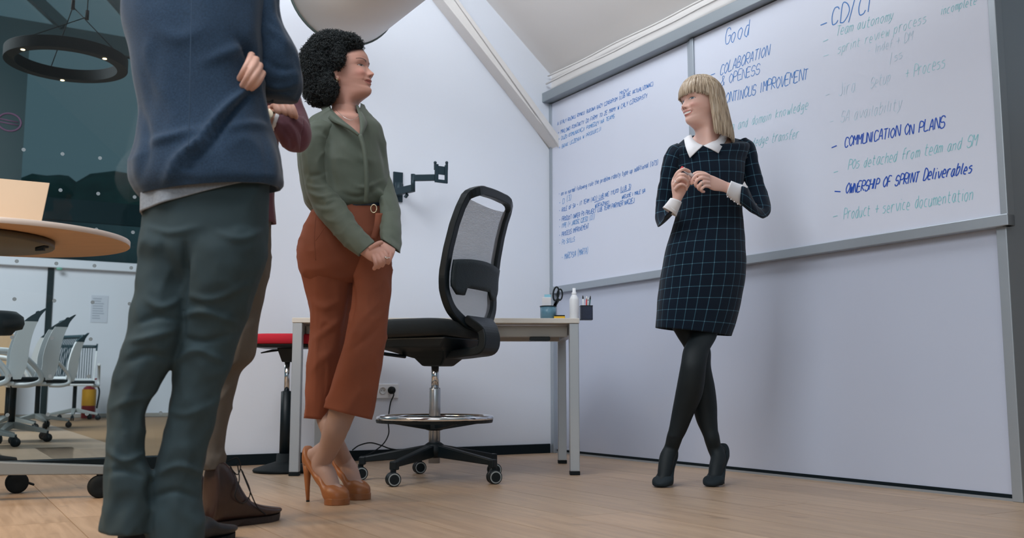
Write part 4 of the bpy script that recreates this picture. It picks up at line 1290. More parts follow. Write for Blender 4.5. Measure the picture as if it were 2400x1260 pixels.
def subdiv_region(me, Mi, sc, cuts=1):
    bm = bmesh.new(); bm.from_mesh(me)
    es = set()
    for f in bm.faces:
        c = Mi @ f.calc_center_median(); c = c/sc
        if c.y > .035 and .028 < c.z < .142 and abs(c.x) < .062:
            for e in f.edges: es.add(e)
    bmesh.ops.subdivide_edges(bm, edges=list(es), cuts=cuts, use_grid_fill=True)
    for f in bm.faces: f.smooth = True
    bm.to_mesh(me); bm.free()
def relax_neck(me, Mi, sc, it=14):
    bm = bmesh.new(); bm.from_mesh(me); sel = []
    for v in bm.verts:
        c = (Mi @ v.co)/sc
        if -.075 < c.z < .050 and c.y < .062 and abs(c.x) < .085 and c.y > -.11: sel.append(v)
    for _ in range(it): bmesh.ops.smooth_vert(bm, verts=sel, factor=.5, use_axis_x=True, use_axis_y=True, use_axis_z=True)
    bm.to_mesh(me); bm.free()
def paint(me, C):
    a = me.color_attributes.new('Col', 'FLOAT_COLOR', 'POINT')
    a.data.foreach_set('color', np.c_[C, np.ones(len(C))].astype(np.float32).ravel())
def coords(me):
    c = np.empty(len(me.vertices)*3, np.float64); me.vertices.foreach_get('co', c); return c.reshape(-1, 3)
def fold(me, folds):
    """raise (amp > 0) or sink soft creases along polylines given in pixels, on the side that faces the camera"""
    me.update()
    n = len(me.vertices)
    co = coords(me); no = np.empty(n*3); me.vertices.foreach_get('normal', no); no = no.reshape(-1, 3)
    d = co-np.array(CAMV); D = d[:, 1]*CT+d[:, 2]*ST
    px = 1200+F*d[:, 0]/D; py = 630-F*(-d[:, 1]*ST+d[:, 2]*CT)/D
    face = np.clip(-(no*d).sum(1)/np.linalg.norm(d, axis=1)*3, 0, 1)
    for pts, wd, amp in folds:
        best = np.full(n, 1e9); tt = np.zeros(n); L = 0
        segs = catmull(pts, 4)
        k = len(segs)-1
        for i in range(k):
            a, b = segs[i], segs[i+1]
            ab_ = b-a; l2 = (ab_**2).sum()
            t = np.clip(((px-a[0])*ab_[0]+(py-a[1])*ab_[1])/l2, 0, 1)
            q = np.hypot(px-a[0]-t*ab_[0], py-a[1]-t*ab_[1])
            m = q < best
            best[m] = q[m]; tt[m] = (i+t[m])/k
        w = np.exp(-(best/wd)**2)*np.sin(np.clip(tt, 0.02, .98)*math.pi)**.6*face
        co += no*(w*amp)[:, None]
    me.vertices.foreach_set('co', co.ravel()); me.update()
    return me
def plate(mb, inner, outer, th=0.003, mi=0, sub=5):
    """strip of cloth between two 3-D curves with real thickness"""
    A = catmull([tuple(p) for p in inner], sub); B = catmull([tuple(p) for p in outer], sub)
    k = min(len(A), len(B)); vs = []
    for i in range(k):
        a, b = Vector(A[i]), Vector(B[i])
        n_ = Vector((0, -1, 0)); t = (Vector(A[min(i+1, k-1)])-Vector(A[max(i-1, 0)]))
        n_ = t.cross(b-a)
        if n_.length < 1e-9: n_ = Vector((0, -1, 0))
        n_.normalize()
        if n_.y > 0: n_ = -n_
        mid = (a+b)/2+n_*0.003
        for p in (a, mid, b): vs.append(p+n_*th/2)
        for p in (a, mid, b): vs.append(p-n_*th/2)
    fs = []
    for i in range(k-1):
        o = i*6; q = o+6
        fs += [(o, o+1, q+1, q), (o+1, o+2, q+2, q+1), (o+4, o+3, q+3, q+4), (o+5, o+4, q+4, q+5), (o+3, o, q, q+3), (o+2, o+5, q+5, q+2)]
    o = (k-1)*6
    fs += [(0, 3, 4, 1), (1, 4, 5, 2), (o+1, o+4, o+3, o), (o+2, o+5, o+4, o+1)]
    return mb.add(vs, fs, True, mi)
def pump(parent, toe, dirv, L=0.205, h=0.10, wd=0.040, plat=0.0, mats=None, heel_r=(0.014, 0.005), lean=0.02):
    """high-heeled court shoe: toe = floor point under the toe tip, dirv = heading; returns (shoe object, frame function)"""
    f = Vector((dirv[0], dirv[1], 0)).normalized(); s = Vector((f.y, -f.x, 0)); toe = Vector((toe[0], toe[1], 0))
    P = lambda x, y, z: toe+s*x+f*(y-L)+EZ*z
    #      t    zb        zt          hw
    prof = [(0.00, h+.006, h+.056, .012), (.03, h-.004, h+.068, .024), (.10, h-.006, h+.058, .0305), (.22, h*.86-.004, h*.86+.038, .031), (.38, h*.58-.004, h*.58+.034, .030), (.52, h*.27+plat*.5, h*.27+plat+.036, .034),
            (.64, .004+plat*.3, plat+.048, .0395), (.76, .0025, plat+.044, .041), (.88, .002, plat+.034, .034), (.95, .003, plat+.026, .023), (1.0, .008, plat+.016, .007)]
    A = catmull(prof, 5); m = MB(); n = 28; vs = []
    for (t, zb, zt, hw) in A:
        hw = hw*wd/.041; zm = (zb+zt)/2; hz = (zt-zb)/2
        for j in range(n):
            w = 2*math.pi*j/n; c, q = math.cos(w), math.sin(w)
            e = 0.62
            vs.append(P(hw*math.copysign(abs(c)**e, c), t*L, zm+hz*math.copysign(abs(q)**(e if q < 0 else 0.9), q)))
    k = len(A)
    m.add(vs, [(i*n+j, i*n+(j+1) % n, (i+1)*n+(j+1) % n, (i+1)*n+j) for i in range(k-1) for j in range(n)]+[tuple(range(n-1, -1, -1)), tuple(range((k-1)*n, k*n))], True)
    sh = m.build('shoe', mats[0], parent)
    hb = MB()
    hb.tube([P(0, .014, h+.004), P(0, .010, h*.75), P(0, .012, h*.4), P(0, .016, 0.004)], [heel_r[0]*1.5, heel_r[0]*0.9, heel_r[0]*.62, heel_r[1]], 12)
    hb.build('heel', mats[1], sh)
    cp = MB(); cp.tube([P(0, .016, 0.0), P(0, .016, 0.006)], heel_r[1]+.0005, 12); cp.build('heel_tip', M['rubber'], sh)
    if plat:
        pb = MB(); vs = []; n2 = 40
        for zz in (0.0, plat*.92):
            for j in range(n2):
                w = 2*math.pi*j/n2
                t = .79+.215*math.sin(w); hw = wd*1.02*abs(math.cos(w))**.75*(1 if t < .86 else 1-.25*(t-.86)/.14)
                vs.append(P(math.copysign(hw, math.cos(w)), t*L, zz))
        pb.add(vs, [tuple(range(n2-1, -1, -1)), tuple(range(n2, 2*n2))]+[(i, (i+1) % n2, n2+(i+1) % n2, n2+i) for i in range(n2)])
        pb.build('platform', mats[2], sh, bevel=0.002)
    return sh, P
def foot(mb, P, up, calf, ankle, L, h, plat=0.0, rc=.040, ra=.032, k=1.0):
    """lower calf, ankle and foot as one tapering tube that runs down into a pump"""
    pts = [up, calf, ankle, P(0, L*.37, h*.68+.046), P(0, L*.53, h*.34+plat*.8+.040), P(0, L*.68, plat+.031), P(0, L*.86, plat+.020)]
    rs = [rc*.80, rc*.97, ra, .0335*k, .031*k, .027*k, .016*k]
    mb.tube([Vector(c[:3]) for c in catmull([tuple(p) for p in pts], 6)], [float(c[0]) for c in catmull([(r,) for r in rs], 6)], 24)
    mb.ball(P(0, L*.15, h+.026), (.025*k, .025*k, .032*k), 16, 10)
    mb.tube([ankle, ankle.lerp(P(0, L*.15, h+.03), .6), P(0, L*.16, h+.03)], [ra*.95, .028*k, .023*k], 20)
    return mb
# ---------------------------------------------------------------- blonde woman at the whiteboard
BY = 4.25
bl = thing('person', 'blonde woman in a dark plaid dress with white collar holding a marker', 'person', FL(1620, 1136))
# plaid wool
PLAID = bpy.data.materials.new('plaid_wool'); PLAID.use_nodes = True
nt = PLAID.node_tree; b = bsdf(PLAID); b.inputs['Roughness'].default_value = 0.9; b.inputs['Sheen Weight'].default_value = 0.1; b.inputs['Specular IOR Level'].default_value = 0.2
uvn = nt.nodes.new('ShaderNodeUVMap'); uvn.uv_map = 'uv'
sp = nt.nodes.new('ShaderNodeSeparateXYZ'); nt.links.new(uvn.outputs[0], sp.inputs[0])
masks = []
for out, per, wd in (('X', 0.0385, 0.036), ('Y', 0.050, 0.031)):
    d = nt.nodes.new('ShaderNodeMath'); d.operation = 'DIVIDE'; d.inputs[1].default_value = per; nt.links.new(sp.outputs[out], d.inputs[0])
    fr = nt.nodes.new('ShaderNodeMath'); fr.operation = 'FRACT'; nt.links.new(d.outputs[0], fr.inputs[0])
    sb = nt.nodes.new('ShaderNodeMath'); sb.operation = 'SUBTRACT'; sb.inputs[1].default_value = 0.5; nt.links.new(fr.outputs[0], sb.inputs[0])
    ab_ = nt.nodes.new('ShaderNodeMath'); ab_.operation = 'ABSOLUTE'; nt.links.new(sb.outputs[0], ab_.inputs[0])
    mr = nt.nodes.new('ShaderNodeMapRange'); mr.inputs[1].default_value = wd*0.55; mr.inputs[2].default_value = wd*1.2; mr.inputs[3].default_value = 1; mr.inputs[4].default_value = 0
    nt.links.new(ab_.outputs[0], mr.inputs[0]); masks.append(mr)
ad = nt.nodes.new('ShaderNodeMath'); ad.operation = 'ADD'; nt.links.new(masks[0].outputs[0], ad.inputs[0]); nt.links.new(masks[1].outputs[0], ad.inputs[1])
rp = nt.nodes.new('ShaderNodeValToRGB')
rp.color_ramp.elements[0].color = (*S(8, 24, 40), 1); rp.color_ramp.elements[1].color = (*S(128, 160, 172), 1)
el = rp.color_ramp.elements.new(0.5); el.color = (*S(52, 88, 106), 1)
hv = nt.nodes.new('ShaderNodeMath'); hv.operation = 'MULTIPLY'; hv.inputs[1].default_value = 0.5
nt.links.new(ad.outputs[0], hv.inputs[0]); nt.links.new(hv.outputs[0], rp.inputs[0]); nt.links.new(rp.outputs[0], b.inputs['Base Color'])
nz = nt.nodes.new('ShaderNodeTexNoise'); nz.inputs['Scale'].default_value = 700; bp = nt.nodes.new('ShaderNodeBump'); bp.inputs['Strength'].default_value = 0.35; bp.inputs['Distance'].default_value = 0.001
tcn = nt.nodes.new('ShaderNodeTexCoord'); nt.links.new(tcn.outputs['Object'], nz.inputs['Vector'])
nt.links.new(nz.outputs[0], bp.inputs['Height']); nt.links.new(bp.outputs[0], b.inputs['Normal'])
# dress: body of the dress and two sleeves
YA, YB = BY-0.04, BY+0.05      # her right side (image left) is turned a little to the camera
dr = MB()
T = lambda xl, yl, xr, yr, ratio=.62, ex=2.2, dy=0.0, tz=0.0: E(xl, yl, xr, yr, (YA+dy, YB+dy), ratio, ex, tz)
loft(dr, [T(1606, 333, 1718, 323, .56, 2.0, 0, .050), T(1592, 340, 1741, 329, .52, 2.2, 0, .032), T(1580, 352, 1752, 344, .54, 2.4, 0, .014), T(1582, 385, 1742, 380, .62), T(1584, 412, 1738, 408, .70), T(1588, 440, 1736, 436, .70),
          T(1590, 470, 1735, 466, .66), T(1588, 500, 1735, 496, .64), T(1580, 532, 1738, 528, .64), T(1565, 580, 1741, 576, .66), T(1554, 636, 1742, 630, .66), T(1547, 690, 1736, 688, .64), T(1542, 740, 1721, 748, .62), T(1540, 767, 1708, 787, .60)],
     n=72, sub=8, wr=[(.004, 2.0, 6, 0), (.0022, 3.0, 14, 0)], open_=(True, True), inset=0.10, thick=0.97, uvw=0.95, seed=2.1)
loft(dr, [E(1586, 336, 1612, 352, (BY-.03, BY-.03), .9), E(1566, 347, 1600, 366, BY-.045, .9), E(1552, 385, 1590, 392, BY-.05, .9), E(1544, 430, 1582, 434, BY-.035, .9), E(1538, 472, 1577, 476, BY-.01, .9), E(1535, 504, 1574, 496, BY-.02, .95),
          E(1541, 530, 1580, 497, BY-.05, 1.0), E(1550, 522, 1584, 493, BY-.11, 1.0), E(1557, 508, 1588, 485, BY-.155, 1.0)], n=44, sub=8, wr=[(.0035, 1.4, 22, 0), (.002, 2.2, 40, 0)], uvw=0.27, open_=(False, True), inset=0.03, seed=5.0)
loft(dr, [E(1716, 340, 1750, 324, BY+.04, .9), E(1732, 362, 1768, 342, BY+.04, .9), E(1736, 396, 1779, 386, BY+.05, .9), E(1742, 432, 1789, 424, BY+.05, .9), E(1750, 468, 1802, 466, BY+.03, .9), E(1758, 486, 1806, 494, BY-.0, .95), E(1762, 466, 1791, 511, BY-.04, 1.0),
          E(1756, 446, 1770, 503, BY-.09, .95), E(1750, 436, 1750, 491, BY-.12, .9), E(1738, 436, 1734, 476, BY-.14, .9)], n=44, sub=8, wr=[(.0035, 1.4, 22, 0), (.002, 2.2, 40, 0)], uvw=0.27, open_=(False, True), inset=0.03, seed=8.0)
dro = dr.build('dress', PLAID, bl)
# tights
TY = MB()
loft(TY, [E(1630, 735, 1690, 735, BY+.0, .8), E(1618, 785, 1680, 787, BY-.03, .85), E(1602, 818, 1662, 822, BY-.075, .92), E(1596, 852, 1655, 856, BY-.10, .95), E(1589, 890, 1651, 896, BY-.085, 1.0), E(1583, 922, 1644, 930, BY-.06, 1.0), E(1575, 965, 1626, 970, BY-.03, 1.0), E(1568, 1003, 1609, 1010, BY-.015, 1.0), E(1563, 1020, 1600, 1027, BY-.01, 1.0)], n=40, sub=8)
loft(TY, [E(1556, 735, 1628, 735, BY+.04, .9), E(1586, 786, 1650, 786, BY+.03, .9), E(1606, 820, 1665, 820, BY+.02, .92), E(1612, 858, 1666, 858, BY+.02, .95), E(1618, 905, 1675, 905, BY+.03, 1.0), E(1623, 948, 1680, 948, BY+.035, 1.0), E(1632, 985, 1681, 985, BY+.03, 1.0), E(1643, 1010, 1683, 1012, BY+.025, 1.0), E(1650, 1026, 1686, 1028, BY+.02, 1.0)], n=40, sub=8)
BSHOE = mat('teal_black_suede', (8, 26, 34), 0.8, bscale=500, bump=0.1)
t1 = FL(1546, 1144); t2 = FL(1664, 1142)
s1, P1 = pump(bl, t1+Vector((0, .02, 0)), (-.44, -.90), L=0.20, h=0.105, wd=0.044, mats=(BSHOE, BSHOE, BSHOE))
hp = FL(1701, 1132)
d2 = (Vector((t2.x, t2.y, 0))-Vector((hp.x, hp.y, 0)))
s2, P2 = pump(bl, t2+Vector((0, .012, 0)), (d2.x, d2.y), L=0.20, h=0.105, wd=0.044, mats=(BSHOE, BSHOE, BSHOE))
foot(TY, P1, W(1597, 980, BY-.025), W(1583, 1018, BY-.01), W(1574, 1048, (BY-.01+P1(0, .03, 0).y)/2), 0.20, 0.105, rc=.035, ra=.031); foot(TY, P2, W(1659, 985, BY+.03), W(1667, 1020, BY+.02), W(1674, 1048, (BY+.01+P2(0, .03, 0).y)/2), 0.20, 0.105, rc=.035, ra=.031)
tights_me = voxel(TY, 0.005, 3)
TIGHT = mat('sheer_black_tights', (24, 32, 36), 0.62, nscale=5, nvar=0.22, spec=0.3)
link_mesh('tights', tights_me, TIGHT, bl)
# body: head, neck, chest, arms, hands in one skin
HSb = 0.99
Hb = basis((-.88, -.47, -.02), (-.05, .02, 1), W(1608.5, 282, BY-.075), HSb)
bd = MB()
head_mesh(bd, Hb, HSb, smile=1.0, jaw=0.96)
loft(bd, [E(1632, 312, 1676, 308, BY+.015, 1.0), E(1623, 324, 1690, 318, BY+.012, .85, 2, .02), E(1610, 335, 1712, 326, BY+.01, .60, 2, .042), E(1602, 356, 1722, 348, BY+.01, .46, 2, .02), E(1592, 380, 1732, 376, BY+.005, .5), E(1598, 450, 1726, 446, BY, .5), E(1600, 520, 1724, 516, BY, .5), E(1580, 600, 1726, 598, BY, .5), E(1570, 660, 1724, 660, BY, .5)], n=40, sub=6)
loft(bd, [E(1578, 350, 1604, 362, BY-.035, .9), E(1558, 390, 1584, 394, BY-.05, .9), E(1548, 450, 1572, 452, BY-.03, .9), E(1550, 498, 1562, 495, BY-.02, .8), E(1557, 512, 1570, 502, BY-.07, .8), E(1566, 498, 1582, 488, BY-.145, .9), E(1572, 478, 1593, 477, BY-.185, .85), E(1576, 462, 1600, 464, BY-.20, .7), E(1574, 444, 1609, 447, BY-.21, .5), E(1573, 428, 1610, 434, BY-.215, .45), E(1577, 414, 1604, 421, BY-.215, .5)], n=28, sub=6)
loft(bd, [E(1728, 350, 1754, 340, BY+.04, .9), E(1746, 400, 1772, 394, BY+.05, .9), E(1764, 450, 1780, 450, BY+.03, .8), E(1772, 476, 1780, 486, BY-.01, .8), E(1750, 456, 1752, 474, BY-.10, .8), E(1722, 433, 1714, 461, BY-.155, .85), E(1706, 427, 1700, 451, BY-.175, .75), E(1690, 420, 1687, 448, BY-.19, .55), E(1672, 412, 1671, 446, BY-.205, .45), E(1659, 408, 1659, 440, BY-.215, .45)], n=28, sub=6)
hy = BY-.225
fr_ = .0086
chain(bd, [(1580, 420, hy), (1588, 405, hy-.025), (1600, 397, hy-.028), (1611, 399, hy-.015), (1616, 402, hy-.008)], fr_)
chain(bd, [(1580, 427, hy), (1592, 411, hy-.030), (1603, 409, hy-.034), (1611, 416, hy-.018), (1613, 423, hy-.01)], fr_)
chain(bd, [(1580, 435, hy), (1591, 420, hy-.034), (1601, 418, hy-.036), (1610, 425, hy-.020), (1611, 433, hy-.01)], fr_*.96)
chain(bd, [(1582, 444, hy), (1592, 433, hy-.030), (1600, 432, hy-.032), (1608, 438, hy-.018), (1609, 444, hy-.01)], fr_*.86)
chain(bd, [(1598, 452, hy+.02), (1612, 432, hy+.012), (1616, 418, hy+.012), (1617, 408, hy+.014)], [.012, .0098, .009, .008])
chain(bd, [(1662, 412, hy), (1648, 409, hy-.014), (1634, 410, hy-.018), (1624, 420, hy-.012), (1621, 430, hy-.004)], fr_)
chain(bd, [(1661, 420, hy), (1645, 417, hy-.020), (1634, 422, hy-.022), (1630, 432, hy-.012), (1632, 437, hy-.002)], fr_)
chain(bd, [(1662, 428, hy), (1648, 427, hy-.022), (1640, 433, hy-.022), (1637, 441, hy-.010), (1641, 445, hy)], fr_*.96)
chain(bd, [(1664, 437, hy), (1652, 436, hy-.018), (1645, 442, hy-.016), (1645, 448, hy-.004), (1650, 449, hy+.004)], fr_*.86)
chain(bd, [(1670, 420, hy+.022), (1652, 408, hy+.018), (1636, 405, hy+.012), (1627, 408, hy+.008)], [.010, .0098, .009, .008])
me = voxel(bd, 0.0022, 2)
Hbi = Hb.inverted()
relax_neck(me, Hbi, HSb); subdiv_region(me, Hbi, HSb, 1)
paint(me, face_cols(coords(me), Hbi, HSb, (228, 186, 172), lip=(206, 118, 116), brow=(140, 100, 70), iris=(104, 140, 168), smile=1.0, teeth=True, gaze=-0.35, blush=0.3, lash=(18, 16, 20), scalp=(150, 112, 78), browz=.1275, open_=.85))
link_mesh('body', me, SKIN, bl)
# rings on the fingers
GOLD = mat('silver_ring', (222, 218, 214), 0.2, 1.0)
for (c_, d_) in ((W(1587, 424.5, hy-.026), (W(1591, 420, hy-.034)-W(1583, 431, hy-.01))), (W(1645, 429, hy-.022), (W(1640, 433, hy-.022)-W(1648, 427, hy-.022)))):
    s_, u_ = frame_of(d_)
    m = MB(); m.tube([c_+s_*(math.cos(2*math.pi*i/20)*.0096)+u_*(math.sin(2*math.pi*i/20)*.0096) for i in range(20)], .0014, 6, closed=True); m.build('finger_ring', GOLD, bl)
# collar and cuffs
WC = mat('white_cotton', (240, 240, 244), 0.85, bscale=800, bump=0.25, sheen=0.1)
cf = BY-.108
m = MB(); plate(m, [W(1620, 316, BY-.03), W(1626, 328, BY-.07), W(1636, 336, cf+.012), W(1648, 341, cf+.004)], [W(1603, 325, BY-.04), W(1606, 341, BY-.085), W(1611, 356, cf-.004), W(1617, 370, cf-.010)], .004)
m.build('collar', WC, bl)
m = MB(); plate(m, [W(1648, 341, cf+.004), W(1661, 336, cf+.010), W(1676, 328, BY-.055), W(1690, 314, BY+.01)], [W(1684, 359, cf+.004), W(1692, 344, cf+.020), W(1701, 330, BY-.05), W(1708, 315, BY+.01)], .004)
m.build('collar', WC, bl)
m = MB(); loft(m, [E(1553, 486, 1585, 507, BY-.155, .98), E(1560, 478, 1590, 494, BY-.175, .98), E(1571, 464, 1598, 474, BY-.195, .98)], n=40, sub=6, open_=(True, True), inset=0.02, thick=.94)
m.build('cuff', WC, bl)
m = MB(); loft(m, [E(1753, 437, 1736, 481, BY-.115, .95), E(1732, 431, 1718, 470, BY-.14, .95), E(1714, 424, 1702, 457, BY-.165, .95)], n=40, sub=6, open_=(True, True), inset=0.02, thick=.94)
tip = [W(1753, 440, BY-.15), W(1745, 425, BY-.155), W(1738, 438, BY-.158)]
m.add([tip[0], tip[1], tip[2], tip[0]+Vector((0, .004, 0)), tip[1]+Vector((0, .004, 0)), tip[2]+Vector((0, .004, 0))], [(0, 1, 2), (5, 4, 3), (0, 3, 4, 1), (1, 4, 5, 2), (2, 5, 3, 0)])
cu = m.build('cuff', WC, bl)
for i in range(4):
    t = i/3
    m = MB(); m.ball(W(1705+24*t, 461+17*t, BY-.185+.03*t), .0030, 10, 6); m.build('cuff_button', WC, cu)
# blonde bob with fringe
def hair_strands(mb, Hm, sc, rng_, count, zend, side0, side1, r=(.0026, .0040), flare=0.03, fr_z=.1265):
    """side0 / side1: azimuth beyond which hair falls straight, for x < 0 and x > 0; nearer the front it ends as a fringe"""
    for k in range(count):
        ph = rng_.uniform(-math.pi, math.pi)
        aph = abs(ph); lim = side0 if ph < 0 else side1
        fringey = aph < min(lim, 1.30)
        if aph < lim and not fringey: continue
        lift = rng_.uniform(1.01, 1.08)
        pts = []
        sx, sy = math.sin(ph), math.cos(ph)
        zend_ = zend(ph)+rng_.uniform(-.008, .008)
        ax_, ay_, az_ = .082*lift, .103*lift, .104*lift
        el0 = rng_.uniform(1.2, 1.5)
        for t in np.linspace(el0, 0.0, 9):
            rr = math.cos(t); zz = math.sin(t)
            pts.append((sx*ax_*rr, sy*ay_*rr-.004, .123+az_*zz))
        if fringey:
            zt_ = fr_z+rng_.uniform(-.004, .014)-.020*max(0, (aph-.75)/.55)**1.5
            pts = [p for p in pts if p[2] > zt_+.012]
            if len(pts) < 3: continue
            last = pts[-1]; sw = rng_.uniform(-.004, .006)
            pts.append((last[0]*1.02+sw, last[1]+.0015, zt_))
        else:
            last = pts[-1]
            z0 = last[2]; nst = 7
            for i in range(1, nst+1):
                t = i/nst
                fl = flare*t*(1 if t < .85 else 1-(t-.85)*1.0)
                wv = .002*math.sin(t*5+k*1.7)
                pts.append((last[0]+sx*fl*.75+wv, last[1]+sy*fl*1.0-.006*t, z0+(zend_-z0)*t))
        P_ = [Hm @ Vector((p[0]*sc, p[1]*sc, p[2]*sc)) for p in pts]
        r0 = rng_.uniform(*r)*sc
        C_ = catmull([tuple(p) for p in P_], 2)
        kk = len(C_)
        rad = [r0*(0.75+0.5*min(1, i/5))*(1.0 if i < kk-4 else (kk-i)/4.6) for i in range(kk)]
        mb.tube([Vector(c) for c in C_], rad, 5, caps=False)
HAIRB = mat('blonde_hair', (205, 178, 140), 0.42, spec=0.4)
nt = HAIRB.node_tree; b = bsdf(HAIRB)
tc = nt.nodes.new('ShaderNodeTexCoord'); mp = nt.nodes.new('ShaderNodeMapping'); mp.inputs['Scale'].default_value = (110, 110, 6)
nt.links.new(tc.outputs['Object'], mp.inputs[0]); nz = nt.nodes.new('ShaderNodeTexNoise'); nz.inputs['Scale'].default_value = 1.0; nz.inputs['Detail'].default_value = 3
nt.links.new(mp.outputs[0], nz.inputs['Vector'])
rp = nt.nodes.new('ShaderNodeValToRGB'); rp.color_ramp.elements[0].position = .28; rp.color_ramp.elements[0].color = (*S(120, 102, 86), 1)
rp.color_ramp.elements[1].position = .72; rp.color_ramp.elements[1].color = (*S(216, 203, 186), 1)
e_ = rp.color_ramp.elements.new(.5); e_.color = (*S(184, 163, 138), 1)
nt.links.new(nz.outputs['Fac'], rp.inputs[0]); nt.links.new(rp.outputs[0], b.inputs['Base Color'])
hm = MB()
rgh = random.Random(21)
def zend_b(ph):
    return -.060-.012*max(0, abs(ph)-1.2)
S0, S1 = 1.33, 1.95             # near side (x < 0) and far side
capv = []; ncap = 60
for i, t in enumerate(list(np.linspace(math.pi/2-.01, 0.0, 10))+[-k/7 for k in range(1, 8)]):
    for j in range(ncap):
        ph = 2*math.pi*j/ncap-math.pi
        tt = max(t, 0); rr, zz = math.cos(tt), math.sin(tt); zloc = .123+.103*zz
        fl = 0.0
        if t < 0: zloc = .123+(-.055-.123)*(-t); fl = .022*(-t)
        lim = S0 if ph < 0 else S1
        if abs(ph) < lim: zloc = max(zloc, .138); fl = 0
        capv.append(Hb @ Vector((math.sin(ph)*(.080*rr+fl*.75)*HSb, (math.cos(ph)*(.100*rr+fl)-.004)*HSb, zloc*HSb)))
hm.add(capv, [(i*ncap+j, i*ncap+(j+1) % ncap, (i+1)*ncap+(j+1) % ncap, (i+1)*ncap+j) for i in range(16) for j in range(ncap)
              if not (i >= 9 and abs(2*math.pi*(j+.5)/ncap-math.pi) < (S0 if 2*math.pi*(j+.5)/ncap-math.pi < 0 else S1)+.04)], True)
hair_strands(hm, Hb, HSb, rgh, 1000, zend_b, S0, S1)
hm.build('hair', HAIRB, bl, fix=False)
# marker in her hands
p0, p1 = W(1596.5, 391.5, BY-.232), W(1628, 416, BY-.222)
mk = thing('marker', 'white whiteboard marker with a red end held by the blonde woman', 'marker', p0)
m = MB(); m.tube([p0.lerp(p1, .10), p1], .0075, 16); m.build('barrel', M['white_plastic'], mk)
m = MB(); m.tube([p0, p0.lerp(p1, .11)], [.0055, .0078], 16); m.build('end_cap', mat('marker_red', (206, 30, 52), 0.4), mk)
# ---------------------------------------------------------------- curly-haired woman with clasped hands
KY = 3.50
kw = thing('person', 'woman with curly dark hair in an olive blouse and rust trousers, hands clasped', 'person', FL(800, 1180))
OLIVE = mat('olive_blouse', (84, 95, 83), 0.62, nscale=7, nvar=0.10, bscale=800, bump=0.05, sheen=0.15)
RUST = mat('rust_trousers', (134, 75, 53), 0.85, nscale=5, nvar=0.08, bscale=700, bump=0.06)
# blouse, torso turned to the right: near shoulder on the left of the picture
def T(xl, yl, xr, yr, ratio=.72, ex=2.2, dl=-.05, dr=.06): return E(xl, yl, xr, yr, (KY+dl, KY+dr), ratio, ex)
bz = MB()
loft(bz, [T(770, 250, 840, 256, .95), T(752, 262, 852, 266, .80), T(728, 276, 876, 282, .60), T(712, 300, 893, 300, .58), T(699, 335, 899, 332, .62), T(696, 370, 903, 368, .68), T(702, 410, 908, 408, .70), T(708, 445, 911, 444, .70), T(714, 470, 913, 466, .70), T(728, 487, 910, 481, .68), T(738, 494, 900, 488, .62)],
     n=110, sub=14, wr=[(.006, 2.2, 7, 0), (.003, 3.0, 16, 0), (.004, 1.6, 5, 1)], open_=(True, False), inset=0.03, seed=3.3)
me = bz.mesh('blouse')
# neck opening: a V cut in the front of the blouse
def cut_poly(me, poly, ymax):
    bm = bmesh.new(); bm.from_mesh(me); kill = []
    for f in bm.faces:
        c = f.calc_center_median()
        if c.y > ymax: continue
        d = c-CAMV; D = d.y*CT+d.z*ST
        px = 1200+F*d.x/D; py = 630-F*(-d.y*ST+d.z*CT)/D
        ins = False; j = len(poly)-1
        for i in range(len(poly)):
            (xi, yi), (xj, yj) = poly[i], poly[j]
            if (yi > py) != (yj > py) and px < (xj-xi)*(py-yi)/(yj-yi)+xi: ins = not ins
            j = i
        if ins: kill.append(f)
    bmesh.ops.delete(bm, geom=kill, context='FACES')
    bm.to_mesh(me); bm.free()
cut_poly(me, [(764, 232), (775, 259), (791, 275), (812, 292), (842, 317), (844, 290), (843, 266), (846, 232)], KY+0.0)
tmp = MB()
# near sleeve and far sleeve
loft(tmp, [E(742, 282, 790, 300, KY-.06, .9), E(718, 300, 776, 318, KY-.08, .9), E(708, 345, 770, 345, KY-.09, .95), E(708, 385, 769, 378, KY-.09, .95), E(714, 428, 773, 416, KY-.09, .95), E(724, 464, 782, 440, KY-.095, .98), E(740, 496, 798, 462, KY-.11, .98), E(764, 529, 818, 492, KY-.14, .95),
           E(790, 558, 838, 524, KY-.18, .95), E(816, 583, 858, 547, KY-.215, .92), E(840, 601, 877, 568, KY-.24, .9)], n=56, sub=10,
     wr=[(.0028, 1.0, 18, 0), (.0012, 2.0, 40, 0), (.0035, .7, 16, 1)], open_=(False, True), inset=0.04, thick=.9, seed=6.1)
loft(tmp, [E(858, 292, 884, 306, KY+.06, .9), E(868, 318, 899, 322, KY+.06, .95), E(873, 360, 904, 358, KY+.05, .95), E(876, 405, 911, 402, KY+.03, .95), E(883, 440, 925, 442, KY+.01, .95), E(890, 475, 937, 488, KY-.03, .95), E(892, 515, 941, 532, KY-.09, .95), E(891, 545, 940, 570, KY-.14, .92), E(892, 560, 937, 592, KY-.17, .9)], n=44, sub=8,
     wr=[(.004, 1.2, 24, 0), (.002, 2.0, 45, 0)], open_=(False, True), inset=0.04, thick=.9, seed=9.1)
me2 = tmp.mesh('sleeves')
bm = bmesh.new(); bm.from_mesh(me); bm.from_mesh(me2); bm.to_mesh(me); bm.free()
me.polygons.foreach_set('use_smooth', [True]*len(me.polygons))
